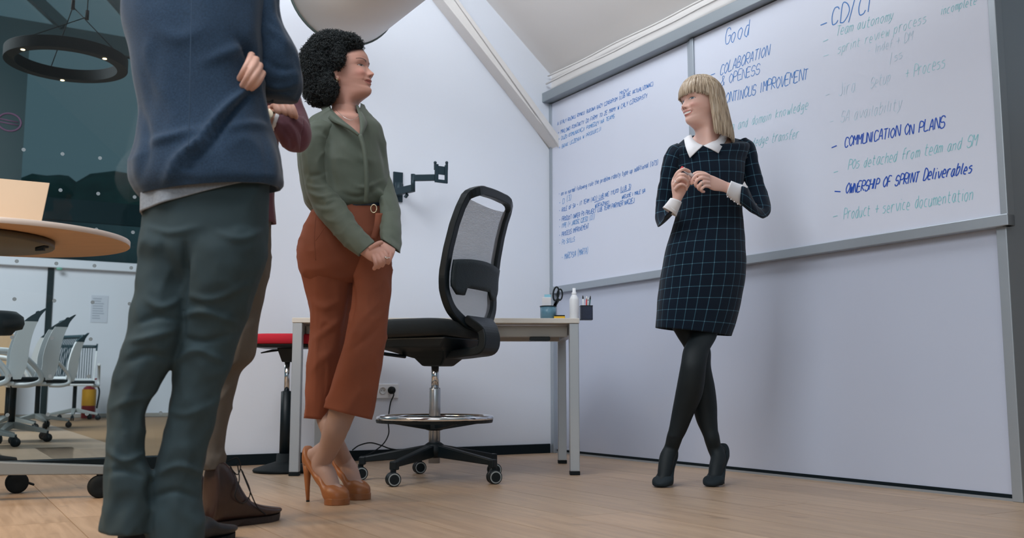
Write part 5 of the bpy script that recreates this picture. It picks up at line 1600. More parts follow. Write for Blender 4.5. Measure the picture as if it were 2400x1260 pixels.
fold(me, [([(712, 430), (740, 440), (772, 436)], 4, .004), ([(718, 448), (748, 462), (782, 452)], 4, .005), ([(726, 470), (756, 480), (795, 470)], 4, -.004), ([(735, 486), (765, 492), (800, 482)], 4, .004), ([(709, 405), (735, 412), (768, 400)], 4, -.003),
 ([(758, 512), (790, 520), (818, 500)], 4, .003), ([(772, 330), (776, 400), (790, 450)], 7, -.010), ([(795, 470), (830, 482), (880, 470)], 6, .006), ([(800, 450), (840, 462), (890, 440)], 6, -.005), ([(880, 440), (895, 460), (908, 484)], 7, .012), ([(884, 320), (900, 370), (905, 420)], 5, -.006),
 ([(742, 300), (768, 320), (774, 350)], 6, -.006), ([(800, 330), (840, 370), (880, 380)], 10, .006), ([(820, 420), (850, 440), (900, 420)], 5, .005)])
link_mesh('blouse', me, OLIVE, kw)
# collar and placket
cm_ = MB()
plate(cm_, [W(770, 244, KY+.02), W(778, 256, KY-.05), W(790, 270, KY-.085), W(806, 284, KY-.105), W(824, 298, KY-.112), W(842, 314, KY-.112)],
      [W(752, 254, KY+.0), W(764, 272, KY-.07), W(780, 285, KY-.10), W(800, 294, KY-.115), W(820, 305, KY-.119), W(841, 320, KY-.117)], .004)
cm_.build('collar', OLIVE, kw)
cm_ = MB()
plate(cm_, [W(835, 246, KY+.03), W(838, 258, KY-.03), W(842, 274, KY-.070), W(844, 292, KY-.09), W(843, 314, KY-.108)],
      [W(842, 254, KY+.04), W(851, 268, KY-.02), W(860, 288, KY-.055), W(856, 302, KY-.085), W(848, 320, KY-.110)], .004)
cm_.build('collar', OLIVE, kw)
cm_ = MB()
plate(cm_, [W(838, 314, KY-.116), W(848, 350, KY-.125), W(853, 400, KY-.132), W(854, 446, KY-.130), W(852, 476, KY-.120)], [W(848, 314, KY-.113), W(859, 350, KY-.123), W(864, 400, KY-.130), W(865, 446, KY-.128), W(862, 476, KY-.118)], .003)
pk_ = cm_.build('placket', OLIVE, kw)
# trousers
tr_ = MB()
P_ = lambda xl, yl, xr, yr, ratio=.72, ex=2.2, dl=-.05, dr=.05, dy=0: E(xl, yl, xr, yr, (KY+dl+dy, KY+dr+dy), ratio, ex)
loft(tr_, [P_(734, 489, 905, 483, .62), P_(722, 508, 909, 504, .66), P_(708, 540, 913, 536, .70), P_(699, 575, 915, 572, .72), P_(698, 605, 917, 602, .70), P_(706, 640, 917, 638, .62), P_(735, 668, 900, 666, .5)], n=72, sub=8, wr=[(.004, 2, 9, 0), (.004, 1.4, 12, 1)], open_=(True, False), inset=0.02, seed=1.7)
loft(tr_, [E(699, 590, 822, 600, KY-.03, .85), E(703, 632, 828, 640, KY-.02, .85), E(716, 670, 830, 680, KY-.01, .85), E(725, 710, 825, 716, KY+.0, .86), E(728, 750, 818, 752, KY+.01, .88), E(727, 795, 812, 798, KY+.02, .9), E(722, 850, 800, 858, KY+.03, .9), E(718, 915, 786, 924, KY+.05, .9), E(715, 979, 771, 983, KY+.07, .9)],
     n=56, sub=8, wr=[(.004, 1.3, 14, 0), (.005, 1.0, 8, 1)], open_=(False, True), inset=0.08, thick=.92, seed=4.4)
loft(tr_, [E(806, 595, 917, 592, KY-.02, .85), E(822, 640, 917, 638, KY-.04, .85), E(828, 680, 916, 678, KY-.06, .86), E(824, 725, 913, 722, KY-.08, .88), E(816, 765, 909, 762, KY-.085, .9), E(803, 812, 903, 812, KY-.08, .9), E(789, 866, 893, 868, KY-.07, .9), E(774, 915, 882, 924, KY-.05, .9), E(759, 954, 868, 982, KY-.04, .88)],
     n=56, sub=8, wr=[(.004, 1.3, 14, 0), (.005, 1.0, 8, 1)], open_=(False, True), inset=0.08, thick=.94, seed=7.7)
tro = link_mesh('trousers', fold(tr_.mesh('trousers'), [([(740, 620), (742, 760), (738, 960)], 2.2, .003), ([(880, 640), (868, 800), (826, 960)], 2.2, .003), ([(826, 660), (822, 720), (800, 820)], 10, -.012), ([(820, 790), (850, 745), (900, 700)], 7, .006), ([(722, 700), (760, 720), (800, 700)], 8, .005), ([(730, 800), (770, 770), (812, 740)], 7, .006), ([(810, 830), (850, 800), (895, 760)], 6, -.005), ([(760, 640), (800, 650), (850, 640)], 7, .005), ([(724, 880), (745, 850), (780, 820)], 6, .004)]), RUST, kw)
# side seam piping and pocket edge as thin welts on the trousers
def welt(pts, r=.0013, par=tro, mt=RUST, name='seam'):
    m = MB(); m.tube([Vector(c) for c in catmull([tuple(W(*p)) for p in pts], 6)], r, 6); return m.build(name, mt, par)
welt([(740, 505, KY-.135), (737, 560, KY-.16), (740, 610, KY-.15)])
welt([(762, 530, KY-.165), (748, 552, KY-.165), (739, 564, KY-.163)])
# belt with ring buckle
bt_ = MB()
loft(bt_, [T(735, 481, 908, 476, .66), T(734, 496, 910, 490, .67)], n=72, sub=3, open_=(False, False), cap=(False, False))
bt_.build('belt', mat('navy_belt', (26, 40, 58), 0.5), kw)
m = MB(); bc = W(876, 489, KY-.105); 
m.tube([bc+Vector((math.cos(2*math.pi*i/28)*.0105, -.002, math.sin(2*math.pi*i/28)*.0145)) for i in range(28)], .0022, 8, closed=True); m.build('buckle', mat('pale_gold', (216, 200, 170), 0.25, 0.9), kw)
m = MB(); plate(m, [W(880, 500, KY-.108), W(876, 530, KY-.122), W(868, 560, KY-.125)], [W(897, 500, KY-.095), W(895, 530, KY-.108), W(884, 560, KY-.118)], .004); m.build('belt_tail', RUST, kw)
# legs in sheer stockings, shoes
PUMP = mat('tan_leather', (150, 92, 50), 0.42, nscale=9, nvar=0.06); HEEL_D = mat('dark_heel', (66, 44, 30), 0.45); PLT = mat('tan_platform', (140, 86, 48), 0.42)
ta = FL(812, 1183); sA, PA = pump(kw, (ta.x, ta.y), (.84, -.54), L=0.205, h=0.135, wd=0.046, plat=0.026, mats=(PUMP, PUMP, PLT), heel_r=(.015, .006))
tb_ = FL(852, 1173); sB, PB = pump(kw, (tb_.x+.01, tb_.y+.03), (.80, -.60), L=0.205, h=0.135, wd=0.045, plat=0.026, mats=(PUMP, PUMP, PLT), heel_r=(.015, .006))
lg_ = MB()
yA = PA(0, .03, 0).y; yB = PB(0, .03, 0).y
loft(lg_, [E(786, 880, 860, 890, KY-.04, .9), E(776, 930, 845, 945, KY-.03, .95), E(769, 968, 829, 980, KY-.01, 1), E(759, 1000, 818, 1008, KY+.0, 1)], n=36, sub=8)
loft(lg_, [E(728, 900, 786, 905, KY+.06, .9), E(734, 945, 784, 950, KY+.07, .95), E(742, 985, 789, 990, KY+.07, 1), E(752, 1012, 797, 1017, KY+.06, 1)], n=36, sub=8)
foot(lg_, PA, W(803, 955, KY-.02), W(788, 1002, KY), W(771, 1048, (KY+yA)/2), .205, .135, .026, rc=.0455, ra=.038, k=1.05); foot(lg_, PB, W(764, 975, KY+.07), W(774, 1012, KY+.06), W(792, 1050, (KY+.06+yB)/2), .205, .135, .026, rc=.034, ra=.033)
STOCK = mat('sheer_stockings', (170, 140, 129), 0.6, nscale=4, nvar=0.05)
link_mesh('stockings', voxel(lg_, .0045, 3), STOCK, kw)
# body: head, neck, chest, arms, hands
HSk = 1.0
Hk = basis((.955, -.235, .165), (-.10, .0, 1), W(871, 213, KY+.02), HSk)
bd = MB()
head_mesh(bd, Hk, HSk, smile=0.55, jaw=1.0, nose=.92, lips=.7)
loft(bd, [E(780, 250, 834, 254, KY+.03, .95), E(772, 264, 838, 266, KY+.02, .85), E(745, 274, 862, 280, KY+.005, .66), E(734, 302, 870, 302, KY+.005, .58), E(722, 340, 880, 338, KY+.005, .60), E(728, 420, 886, 418, KY+.005, .60), E(745, 480, 886, 476, KY+.005, .54), E(732, 560, 892, 560, KY+.005, .52), E(740, 640, 890, 640, KY+.005, .5)], n=44, sub=7)
loft(bd, [E(748, 305, 772, 312, KY-.05, .8), E(730, 350, 752, 350, KY-.08, .8), E(732, 425, 756, 420, KY-.08, .8), E(756, 474, 778, 456, KY-.09, .8), E(800, 548, 824, 530, KY-.175, .9), E(838, 590, 863, 567, KY-.24, .85), E(850, 599, 873, 573, KY-.25, .75), E(862, 608, 886, 576, KY-.262, .58), E(873, 614, 899, 581, KY-.27, .48), E(880, 617, 906, 588, KY-.272, .42)], n=28, sub=6)
loft(bd, [E(868, 318, 880, 322, KY+.06, .8), E(884, 400, 900, 402, KY+.03, .8), E(904, 480, 924, 488, KY-.03, .8), E(906, 530, 932, 540, KY-.12, .9), E(904, 560, 926, 572, KY-.15, .6), E(896, 568, 927, 586, KY-.205, .5), E(890, 580, 924, 596, KY-.235, .5), E(889, 594, 917, 612, KY-.24, .45)], n=28, sub=6)
hy = KY-.285
chain(bd, [(876, 600, hy+.01), (880, 612, hy-.012), (881, 622, hy-.010), (877, 629, hy+.004)], .0088)
chain(bd, [(884, 599, hy+.006), (889, 610, hy-.016), (890, 619, hy-.012), (887, 626, hy+.002)], .0088)
chain(bd, [(893, 595, hy+.006), (898, 606, hy-.014), (899, 615, hy-.010), (896, 622, hy+.002)], .0086)
chain(bd, [(900, 590, hy+.008), (906, 600, hy-.008), (908, 609, hy-.004), (905, 615, hy+.006)], .0080)
chain(bd, [(868, 584, hy+.02), (879, 575, hy+.014), (887, 570, hy+.014), (894, 568, hy+.02)], [.0110, .0090, .0082, .0074])
chain(bd, [(916, 592, hy+.03), (914, 606, hy+.022), (910, 616, hy+.024)], .0085)
me = voxel(bd, 0.0021, 2)
Hki = Hk.inverted()
relax_neck(me, Hki, HSk, 8); subdiv_region(me, Hki, HSk, 1)
paint(me, face_cols(coords(me), Hki, HSk, (206, 156, 140), lip=(176, 100, 94), brow=(52, 36, 34), iris=(60, 42, 34), smile=0.55, gaze=0.0, blush=0.30, scalp=(44, 38, 38), browz=.1255, open_=.62, liph=.78))
link_mesh('body', me, SKIN, kw)
m = MB(); c_ = W(907, 604, hy-.010); s_, u_ = frame_of(W(908, 609, hy-.004)-W(906, 600, hy-.008))
m.tube([c_+s_*(math.cos(2*math.pi*i/20)*.0090)+u_*(math.sin(2*math.pi*i/20)*.0090) for i in range(20)], .0015, 6, closed=True); m.ball(c_+Vector((-.003, -.009, 0)), (.004, .003, .003), 10, 6); m.build('finger_ring', GOLD, kw)
m = MB()
er_ = Hk @ Vector((.0, .0, .0))
for sgn_ in (1,):
    side = 1 if (Hk.to_3x3() @ Vector((1, 0, 0))).y < 0 else -1
    pe = Hk @ Vector((side*.083, -.004, .058)); m.ball(pe, .0042, 12, 8); m.ball(pe+Vector((0, 0, -.008)), .0032, 10, 6)
m.build('earring', mat('gold_stud', (196, 176, 140), 0.3, 0.9), kw)
m = MB(); m.tube([Vector(c) for c in catmull([tuple(W(*p)) for p in ((788, 258, KY-.07), (806, 274, KY-.098), (824, 281, KY-.104), (840, 272, KY-.075))], 6)], .0008, 5); m.build('necklace', GOLD, kw)
# curly hair: a rounded mass covered with coiled locks
CURL = mat('dark_curls', (40, 46, 48), 0.6, nscale=30, nvar=0.35, spec=0.35)
mpx = KY/F*1.0
blobs = [((757, 168), 52, 80, 50, .015), ((778, 118), 58, 45, 52, .02), ((812, 106), 38, 26, 46, .02), ((750, 212), 38, 37, 40, .01), ((770, 205), 20, 36, 26, -.045), ((735, 140), 30, 40, 40, .02), ((792, 133), 16, 26, 17, -.045)]
def blob_c(b_): return W(b_[0][0], b_[0][1], KY+b_[4])
hb_ = MB()
for b_ in blobs:
    hb_.ball(blob_c(b_), (b_[1]*mpx*.90, b_[3]*mpx*.88, b_[2]*mpx*.90), 28, 18)
hb_me = hb_
rgk = random.Random(5)
def inside(p, skip, k=0.97):
    for i, b_ in enumerate(blobs):
        if i == skip: continue
        d = p-blob_c(b_)
        if (d.x/(b_[1]*mpx*k))**2+(d.y/(b_[3]*mpx*k))**2+(d.z/(b_[2]*mpx*k))**2 < 1: return True
    return False
cnt = 0
while cnt < 4600:
    i = rgk.choices(range(len(blobs)), weights=[b_[1]*b_[2] for b_ in blobs])[0]
    b_ = blobs[i]
    u = Vector((rgk.gauss(0, 1), rgk.gauss(0, 1), rgk.gauss(0, 1))).normalized()
    if u.y > 0.65: continue
    p = blob_c(b_)+Vector((u.x*b_[1], u.y*b_[3], u.z*b_[2]))*mpx
    if inside(p, i): continue
    # leave the face clear
    q = Hki @ p
    if q.y > .045 and q.z < .165 and abs(q.x) < .072: continue
    if abs(q.x) > .05 and q.y > -.012 and .045 < q.z < .092: continue
    cnt += 1
    ax = (u*0.8+Vector((rgk.uniform(-1, 1), rgk.uniform(-1, 1), rgk.uniform(-1, .2)))*0.8).normalized()
    s_, w_ = frame_of(ax)
    L = rgk.uniform(.012, .026); rr = rgk.uniform(.0025, .0050); turns = rgk.uniform(1.5, 2.6); ph = rgk.uniform(0, 6.28)
    pts = []
    for k in range(11):
        t = k/10; a_ = ph+turns*6.283*t
        pts.append(p+ax*(L*(t-.45))+s_*(rr*math.cos(a_))+w_*(rr*math.sin(a_)))
    hb_.tube(pts, [.0010]*9+[.0008, .0005], 3, caps=False)
hb_.build('hair', CURL, kw, fix=False)
# ---------------------------------------------------------------- man in the navy blazer, seen from behind
MY = 2.50
m1 = thing('person', 'man in a navy blazer and grey chinos seen from behind with folded arms', 'person', FL(390, 1290))
NAVY = mat('navy_wool', (40, 60, 82), 0.92, nscale=260, nvar=0.22, bscale=420, bump=0.16, sheen=0.2, spec=0.2)
CHINO = mat('grey_teal_chinos', (44, 62, 68), 0.85, nscale=6, nvar=0.12, bscale=500, bump=0.08)
SHIRT = mat('grey_melange_shirt', (142, 150, 160), 0.9, nscale=160, nvar=0.12)
def E1(xl, yl, xr, yr, ratio=.72, ex=2.3, d=0.0): return E(xl, yl, xr, yr, MY+d, ratio, ex)
jk = MB()
loft(jk, [E1(400, -152, 520, -152, .9, 2.0), E1(345, -118, 570, -118, .6), E1(312, -70, 604, -70, .56), E1(297, -10, 622, -10, .60), E1(299, 60, 622, 60, .64), E1(315, 130, 620, 130, .66), E1(326, 200, 620, 200, .66), E1(330, 260, 626, 255, .64), E1(322, 315, 636, 310, .64), E1(312, 370, 650, 362, .64), E1(308, 415, 658, 405, .64), E1(318, 444, 660, 424, .64), E1(332, 464, 652, 438, .62)],
     n=88, sub=10, wr=[(.010, 1.6, 5, 0), (.005, 3, 10, 0), (.007, 1.2, 4, 1)], open_=(False, True), inset=0.05, thick=.96, seed=12.0)
loft(jk, [E1(540, -96, 612, -70, .9, 2.0, .03), E1(556, -40, 648, -36, .85, 2.0, .02), E1(568, 30, 660, 40, .85, 2.0, .02), E1(586, 92, 686, 100, .85, 2.0, .03), E1(597, 148, 704, 150, .85, 2.0, .04), E1(598, 196, 708, 194, .85, 2.0, .05), E1(612, 230, 694, 236, .9, 2.0, .08)], n=56, sub=10, wr=[(.008, 1.3, 12, 0), (.004, 2.4, 22, 0)], seed=15.0)
loft(jk, [E1(640, 242, 655, 170, .8, 2.0, .10), E1(590, 238, 600, 160, .8, 2.0, .17), E1(520, 225, 530, 150, .8, 2.0, .22)], n=40, sub=8, seed=16.0)
loft(jk, [E1(310, -100, 380, -120, .9, 2.0, .03), E1(300, -40, 372, -40, .9, 2.0, .06), E1(312, 60, 380, 60, .9, 2.0, .12), E1(330, 130, 395, 150, .9, 2.0, .20), E1(400, 150, 420, 210, .9, 2.0, .25), E1(520, 120, 530, 180, .9, 2.0, .22)], n=40, sub=8, seed=17.0)
jo = link_mesh('blazer', fold(jk.mesh('blazer'), [([(600, 190), (530, 255), (470, 330), (440, 360)], 9, .022), ([(590, 215), (535, 275), (485, 345)], 8, -.020), ([(470, 300), (400, 320), (340, 335)], 10, .010), ([(480, 330), (420, 370), (390, 430)], 9, .018), ([(500, 330), (450, 380), (430, 440)], 8, -.010), ([(330, 250), (345, 330), (330, 420)], 10, -.010), ([(520, 300), (590, 290), (630, 300)], 10, .008),
 ([(560, 90), (585, 130), (600, 190)], 9, -.022), ([(470, 150), (540, 120), (590, 100)], 12, .008), ([(610, 130), (650, 160), (695, 160)], 8, -.006), ([(610, 190), (650, 205), (700, 195)], 7, .008), ([(620, 60), (650, 80), (680, 110)], 9, .006), ([(360, 60), (420, 90), (480, 60)], 16, .006), ([(640, 440), (640, 380), (620, 300)], 12, .010)]), NAVY, m1)
m = MB(); m.tube([Vector(c) for c in catmull([tuple(W(*p)) for p in ((452, -60, MY-.165), (448, 60, MY-.180), (446, 160, MY-.187), (444, 260, MY-.188), (441, 350, MY-.19))], 6)], .0012, 6); m.build('back_seam', mat('seam_blue', (50, 72, 96), 0.9), jo)
sh = MB()
loft(sh, [E1(340, 420, 630, 400, .60), E1(334, 464, 632, 412, .60), E1(333, 504, 630, 424, .60)], n=72, sub=8, wr=[(.006, 3, 10, 0), (.003, 6, 14, 0)], open_=(False, True), inset=.03, thick=.97, seed=18.0)
sh.build('shirt', SHIRT, m1)
# curved dip of the blazer hem over the shirt is left to the folds; trousers
tr = MB()
loft(tr, [E1(344, 400, 622, 395, .56), E1(342, 455, 626, 445, .56), E1(336, 510, 626, 508, .57), E1(333, 560, 623, 560, .57), E1(336, 610, 616, 610, .52), E1(350, 650, 600, 650, .42), E1(380, 690, 560, 690, .30)], n=72, sub=8, wr=[(.006, 2, 9, 0), (.006, 1.4, 9, 1)], seed=20.0)
W1 = [(.006, 1.3, 13, 0), (.004, 2.2, 24, 0), (.006, 1.0, 8, 1)]
loft(tr, [E1(352, 500, 450, 500, .9, 2.0, -.0), E1(332, 570, 448, 575, 1.32, 2.2, -.0), E1(330, 620, 440, 624, 1.24, 2.1, -.0), E1(320, 685, 437, 690, 1.08, 2, -.01), E1(305, 752, 430, 760, .96, 2, -.02), E1(288, 812, 408, 830, .9, 2, -.03), E1(268, 885, 374, 897, .9, 2, -.03), E1(254, 952, 345, 952, .92, 2, -.03), E1(255, 1012, 338, 1010, .92, 2, -.03), E1(252, 1060, 334, 1062, .92, 2, -.03), E1(246, 1115, 350, 1118, .92, 2, -.03), E1(246, 1165, 347, 1160, .92, 2, -.03), E1(240, 1210, 352, 1210, .9, 2, -.03), E1(238, 1248, 350, 1250, .92, 2, -.03)], n=56, sub=8, wr=W1, seed=21.0)
loft(tr, [E1(452, 500, 612, 500, .75, 2.0, .0), E1(438, 570, 623, 565, .90, 2.2, .0), E1(433, 640, 612, 640, .90, 2.2, .0), E1(428, 700, 592, 700, .90, 2.1, .01), E1(425, 755, 571, 755, .88, 2, .02), E1(420, 820, 550, 815, .84, 2, .02), E1(411, 874, 532, 872, .86, 2, .02), E1(395, 960, 508, 950, .88, 2, .02), E1(381, 1040, 490, 1030, .9, 2, .02), E1(366, 1100, 478, 1092, .9, 2, .02), E1(352, 1165, 470, 1160, .9, 2, .02), E1(342, 1215, 474, 1215, .9, 2, .02), E1(344, 1240, 476, 1240, .9, 2, .02), E1(346, 1272, 474, 1272, .92, 2, .02)], n=56, sub=8, wr=W1, seed=22.0)
link_mesh('trousers', fold(voxel(tr, .0055, 7), [([(434, 560), (434, 640), (430, 740)], 8, -.014), ([(340, 700), (380, 720), (425, 700)], 9, .009), ([(320, 760), (370, 740), (425, 750)], 8, -.008), ([(300, 800), (350, 790), (420, 770)], 9, .010), ([(290, 850), (340, 830), (400, 840)], 9, -.008), ([(440, 690), (500, 700), (590, 660)], 9, .008), ([(430, 740), (480, 730), (560, 760)], 9, .010), ([(425, 790), (480, 800), (555, 780)], 8, -.008), ([(410, 850), (460, 820), (530, 850)], 9, .010), ([(345, 530), (400, 545), (470, 530)], 8, .006), ([(500, 540), (560, 560), (620, 540)], 9, .007),
 ([(250, 1050), (290, 1080), (340, 1060)], 8, .010), ([(248, 1110), (290, 1100), (345, 1120)], 8, -.008), ([(370, 1110), (420, 1090), (475, 1110)], 8, .010), ([(350, 1170), (410, 1150), (470, 1170)], 8, -.008), ([(255, 960), (300, 940), (350, 930)], 9, .006), ([(390, 960), (440, 970), (505, 940)], 9, .006)]), CHINO, m1)
BOOT = mat('near_black_leather', (11, 15, 18), 0.45, nscale=14, nvar=0.2)
def boot(parent, heel, dirv, L=.29, wd=.05, topz=.12, mt=None, name='shoe', sole=None):
    """ankle boot: heel floor point, heading"""
    f = Vector((dirv[0], dirv[1], 0)).normalized(); s = Vector((f.y, -f.x, 0)); h = Vector((heel[0], heel[1], 0))
    P = lambda x, y, z: h+s*x+f*y+EZ*z
    prof = [(0.0, .022, topz*.72, .010), (.02, .018, topz*.98, .030), (.08, .016, topz, .036), (.17, .016, topz*.96, .038), (.26, .016, topz*.74+.012, .040), (.36, .016, topz*.42+.03, .041), (.46, .016, .080, .043), (.58, .016, .062, .047), (.70, .017, .052, .050), (.82, .020, .045, .047), (.92, .024, .040, .035), (1.0, .030, .036, .010)]
    A = catmull(prof, 5); m = MB(); n = 32; vs = []
    for (t, zb, zt, hw) in A:
        hw *= wd/.05; zm = (zb+zt)/2; hz = (zt-zb)/2
        for j in range(n):
            w = 2*math.pi*j/n; c, q = math.cos(w), math.sin(w)
            vs.append(P(hw*math.copysign(abs(c)**.7, c), t*L, zm+hz*math.copysign(abs(q)**.8, q)))
    k = len(A)
    m.add(vs, [(i*n+j, i*n+(j+1) % n, (i+1)*n+(j+1) % n, (i+1)*n+j) for i in range(k-1) for j in range(n)]+[tuple(range(n-1, -1, -1)), tuple(range((k-1)*n, k*n))], True)
    b_ = m.build(name, mt, parent)
    so = MB(); vs = []; n2 = 48
    for zz, kk in ((0.0, .98), (.004, 1.0), (.020, 1.0)):
        for j in range(n2):
            w = 2*math.pi*j/n2; sy = math.sin(w)
            y = L*(.5+.51*math.copysign(abs(sy)**.85, sy)); t = y/L
            hw = float(np.interp(t, [0, .1, .3, .5, .7, .88, 1.0], [.024, .036, .036, .042, .051, .042, .018]))*wd/.05*abs(math.cos(w))**.5*kk
            z_ = zz+(.010*max(0, (t-.82)/.18)**2)
            if zz < .01 and .30 < t < .45: z_ = zz+.010
            vs.append(P(math.copysign(hw, math.cos(w)), y, z_))
    so.add(vs, [tuple(range(n2-1, -1, -1)), tuple(range(2*n2, 3*n2))]+[(r*n2+i, r*n2+(i+1) % n2, (r+1)*n2+(i+1) % n2, (r+1)*n2+i) for r in (0, 1) for i in range(n2)])
    so.build('sole', sole or M['rubber'], b_)
    return b_, P
hl = FL(290, 1268); hr = FL(395, 1296)
boot(m1, (hl.x-.0, hl.y-.02), (.30, .95), mt=BOOT, topz=.10); boot(m1, (hr.x+.01, hr.y-.02), (.25, .97), mt=BOOT, topz=.10)
# body
HS1 = 1.06
H1 = basis((.60, .78, .02), (0, 0, 1), W(500, -262, MY+.09), HS1)
bd = MB(); head_mesh(bd, H1, HS1, male=True, jaw=1.08)
loft(bd, [E1(415, -235, 525, -235, 1, 2, .02), E1(410, -170, 530, -170, 1, 2, .02), E1(360, -110, 560, -110, .5), E1(320, -60, 600, -60, .45), E1(325, 60, 606, 60, .5), E1(365, 260, 590, 250, .45), E1(370, 420, 595, 420, .42), E1(370, 540, 590, 540, .42), E1(400, 620, 560, 620, .35)], n=36, sub=6)
# forearm passing under the other arm, with the fingers closing round the upper arm
loft(bd, [E1(470, 150, 480, 200, .9, 2, .14), E1(530, 140, 545, 190, .8, 2, .02), E1(566, 140, 585, 186, .45, 2, -.025), E1(588, 134, 612, 172, .40, 2, -.045)], n=28, sub=6)
hy = MY-.085
chain(bd, [(590, 128, hy+.03), (583, 146, hy), (572, 166, hy-.004), (560, 186, hy+.012)], [.0100, .0096, .0090, .0078])
chain(bd, [(600, 138, hy+.022), (593, 157, hy-.008), (582, 178, hy-.010), (568, 200, hy+.008)], [.0102, .0098, .0092, .0080])
chain(bd, [(609, 152, hy+.022), (602, 171, hy-.006), (592, 189, hy-.008), (579, 206, hy+.010)], [.0100, .0095, .0090, .0078])
chain(bd, [(616, 170, hy+.026), (610, 184, hy+.002), (602, 197, hy), (590, 208, hy+.012)], [.0090, .0086, .0080, .0070])
me = voxel(bd, .0024, 1)
H1i = H1.inverted()
paint(me, face_cols(coords(me), H1i, HS1, (206, 160, 142), lip=(186, 116, 106), brow=(60, 44, 34), iris=(80, 70, 60), scalp=(58, 44, 36)))
link_mesh('body', me, SKIN, m1)
HAIRM = mat('short_brown_hair', (52, 40, 34), 0.6, nscale=60, nvar=0.3)
def short_hair(parent, Hm, sc, seed):
    m = MB(); rg_ = random.Random(seed); vs = []; nc = 40; rows_ = 14
    for i in range(rows_):
        t = math.pi/2-.02-(math.pi/2+.55)*i/(rows_-1)
        for j in range(nc):
            ph = 2*math.pi*j/nc-math.pi; tt = t
            lim = 0.32 if abs(ph) < .9 else (-.10 if abs(ph) < 1.7 else -.62)
            tt = max(t, lim)
            k = 1.0+.02*rg_.random()
            rr, zz = math.cos(tt), math.sin(tt)
            vs.append(Hm @ Vector((math.sin(ph)*.082*rr*k*sc, (math.cos(ph)*.106*rr*k-.004)*sc, (.123+.106*zz*k)*sc)))
    m.add(vs, [(i*nc+j, i*nc+(j+1) % nc, (i+1)*nc+(j+1) % nc, (i+1)*nc+j) for i in range(rows_-1) for j in range(nc)]+[tuple(range(nc))], True)
    for k in range(700):
        ph = rg_.uniform(-math.pi, math.pi); lim = 0.34 if abs(ph) < .9 else (-.08 if abs(ph) < 1.7 else -.58)
        t = rg_.uniform(lim, 1.5); rr, zz = math.cos(t), math.sin(t)
        p = Vector((math.sin(ph)*.082*rr, math.cos(ph)*.106*rr-.004, .123+.106*zz)); d = Vector((math.sin(ph)*rr, math.cos(ph)*rr+.5, zz-.4)).normalized()
        pts = [Hm @ ((p-d*.004)*sc), Hm @ ((p+d*.010)*sc), Hm @ ((p+d*.018+Vector((0, .004, -.004)))*sc)]
        m.tube(pts, [.0022, .0018, .0006], 4, caps=False)
    return m.build('hair', HAIRM, parent, fix=False)
short_hair(m1, H1, HS1, 3)

# ---------------------------------------------------------------- man in the maroon sweater behind him
NY = 2.98
m2 = thing('person', 'man in a maroon sweater and brown boots standing behind the blazer man', 'person', FL(500, 1228))
MAROON = mat('maroon_knit', (104, 62, 74), 0.9, nscale=7, nvar=0.10, bscale=380, bump=0.15, sheen=0.2)
TAUPE = mat('taupe_trousers', (100, 92, 84), 0.85, nscale=6, nvar=0.10, bscale=450, bump=0.08)
def E2(xl, yl, xr, yr, ratio=.72, ex=2.2, d=0.0): return E(xl, yl, xr, yr, NY+d, ratio, ex)
sw = MB()
loft(sw, [E2(515, 30, 595, 30, .95), E2(480, 62, 630, 62, .62), E2(455, 100, 652, 100, .58), E2(450, 160, 656, 160, .60), E2(456, 230, 654, 230, .62), E2(468, 300, 655, 300, .62), E2(480, 360, 648, 356, .62), E2(490, 430, 642, 426, .62), E2(492, 480, 643, 476, .62), E2(490, 522, 646, 522, .60)], n=72, sub=8, wr=[(.006, 2, 8, 0), (.004, 3, 14, 0)], open_=(False, True), inset=.03, seed=30.0)
loft(sw, [E2(598, 84, 652, 112, .9, 2, .0), E2(612, 140, 668, 136, .9, 2, .0), E2(628, 200, 688, 190, .9, 2, -.01), E2(646, 258, 708, 240, .9, 2, -.02), E2(664, 308, 725, 292, .95, 2, -.045), E2(676, 338, 722, 328, .95, 2, -.055)], n=56, sub=10, wr=[(.004, 1.2, 16, 0), (.003, 1.0, 16, 1)], seed=32.0)
cE = W(699, 315, NY-.06)
sw.ball(cE, (31*NY/F, 34*NY/F, 43*NY/F), 32, 20)
loft(sw, [E2(702, 356, 712, 276, .88, 2, -.065), E2(684, 355, 698, 272, .88, 2, -.085), E2(664, 346, 680, 269, .85, 2, -.11), E2(650, 328, 664, 267, .82, 2, -.125), E2(641, 309, 655, 266, .8, 2, -.13)],
     n=56, sub=10, wr=[(.004, 1.2, 26, 0), (.003, 1.0, 20, 1)], open_=(False, True), inset=.02, thick=.9, seed=32.5)
loft(sw, [E2(456, 100, 510, 84, .9, 2, .02), E2(452, 180, 508, 180, .9, 2, .06), E2(470, 250, 520, 262, .9, 2, .12), E2(560, 235, 570, 300, .9, 2, .16), E2(640, 250, 645, 310, .8, 2, .05)], n=40, sub=8, seed=33.0)
link_mesh('sweater', fold(sw.mesh('sweater'), [([(690, 280), (712, 300), (722, 330)], 3, .004), ([(682, 282), (702, 305), (712, 340)], 3, -.004), ([(672, 285), (690, 310), (700, 350)], 3.5, .004), ([(660, 300), (680, 325), (685, 352)], 4, -.003)]), MAROON, m2)
cfm = MB(); loft(cfm, [E2(643, 309, 657, 267, .86, 2, -.13), E2(636, 304, 650, 265, .84, 2, -.135)], n=36, sub=5, open_=(True, True), inset=.012, thick=.92)
cfm.build('shirt_cuff', WC, m2)
tr = MB()
loft(tr, [E2(492, 480, 642, 480, .58), E2(490, 530, 636, 528, .60), E2(488, 590, 634, 588, .62), E2(500, 640, 620, 640, .5)], n=64, sub=8, wr=[(.004, 2, 9, 0)], seed=34.0)
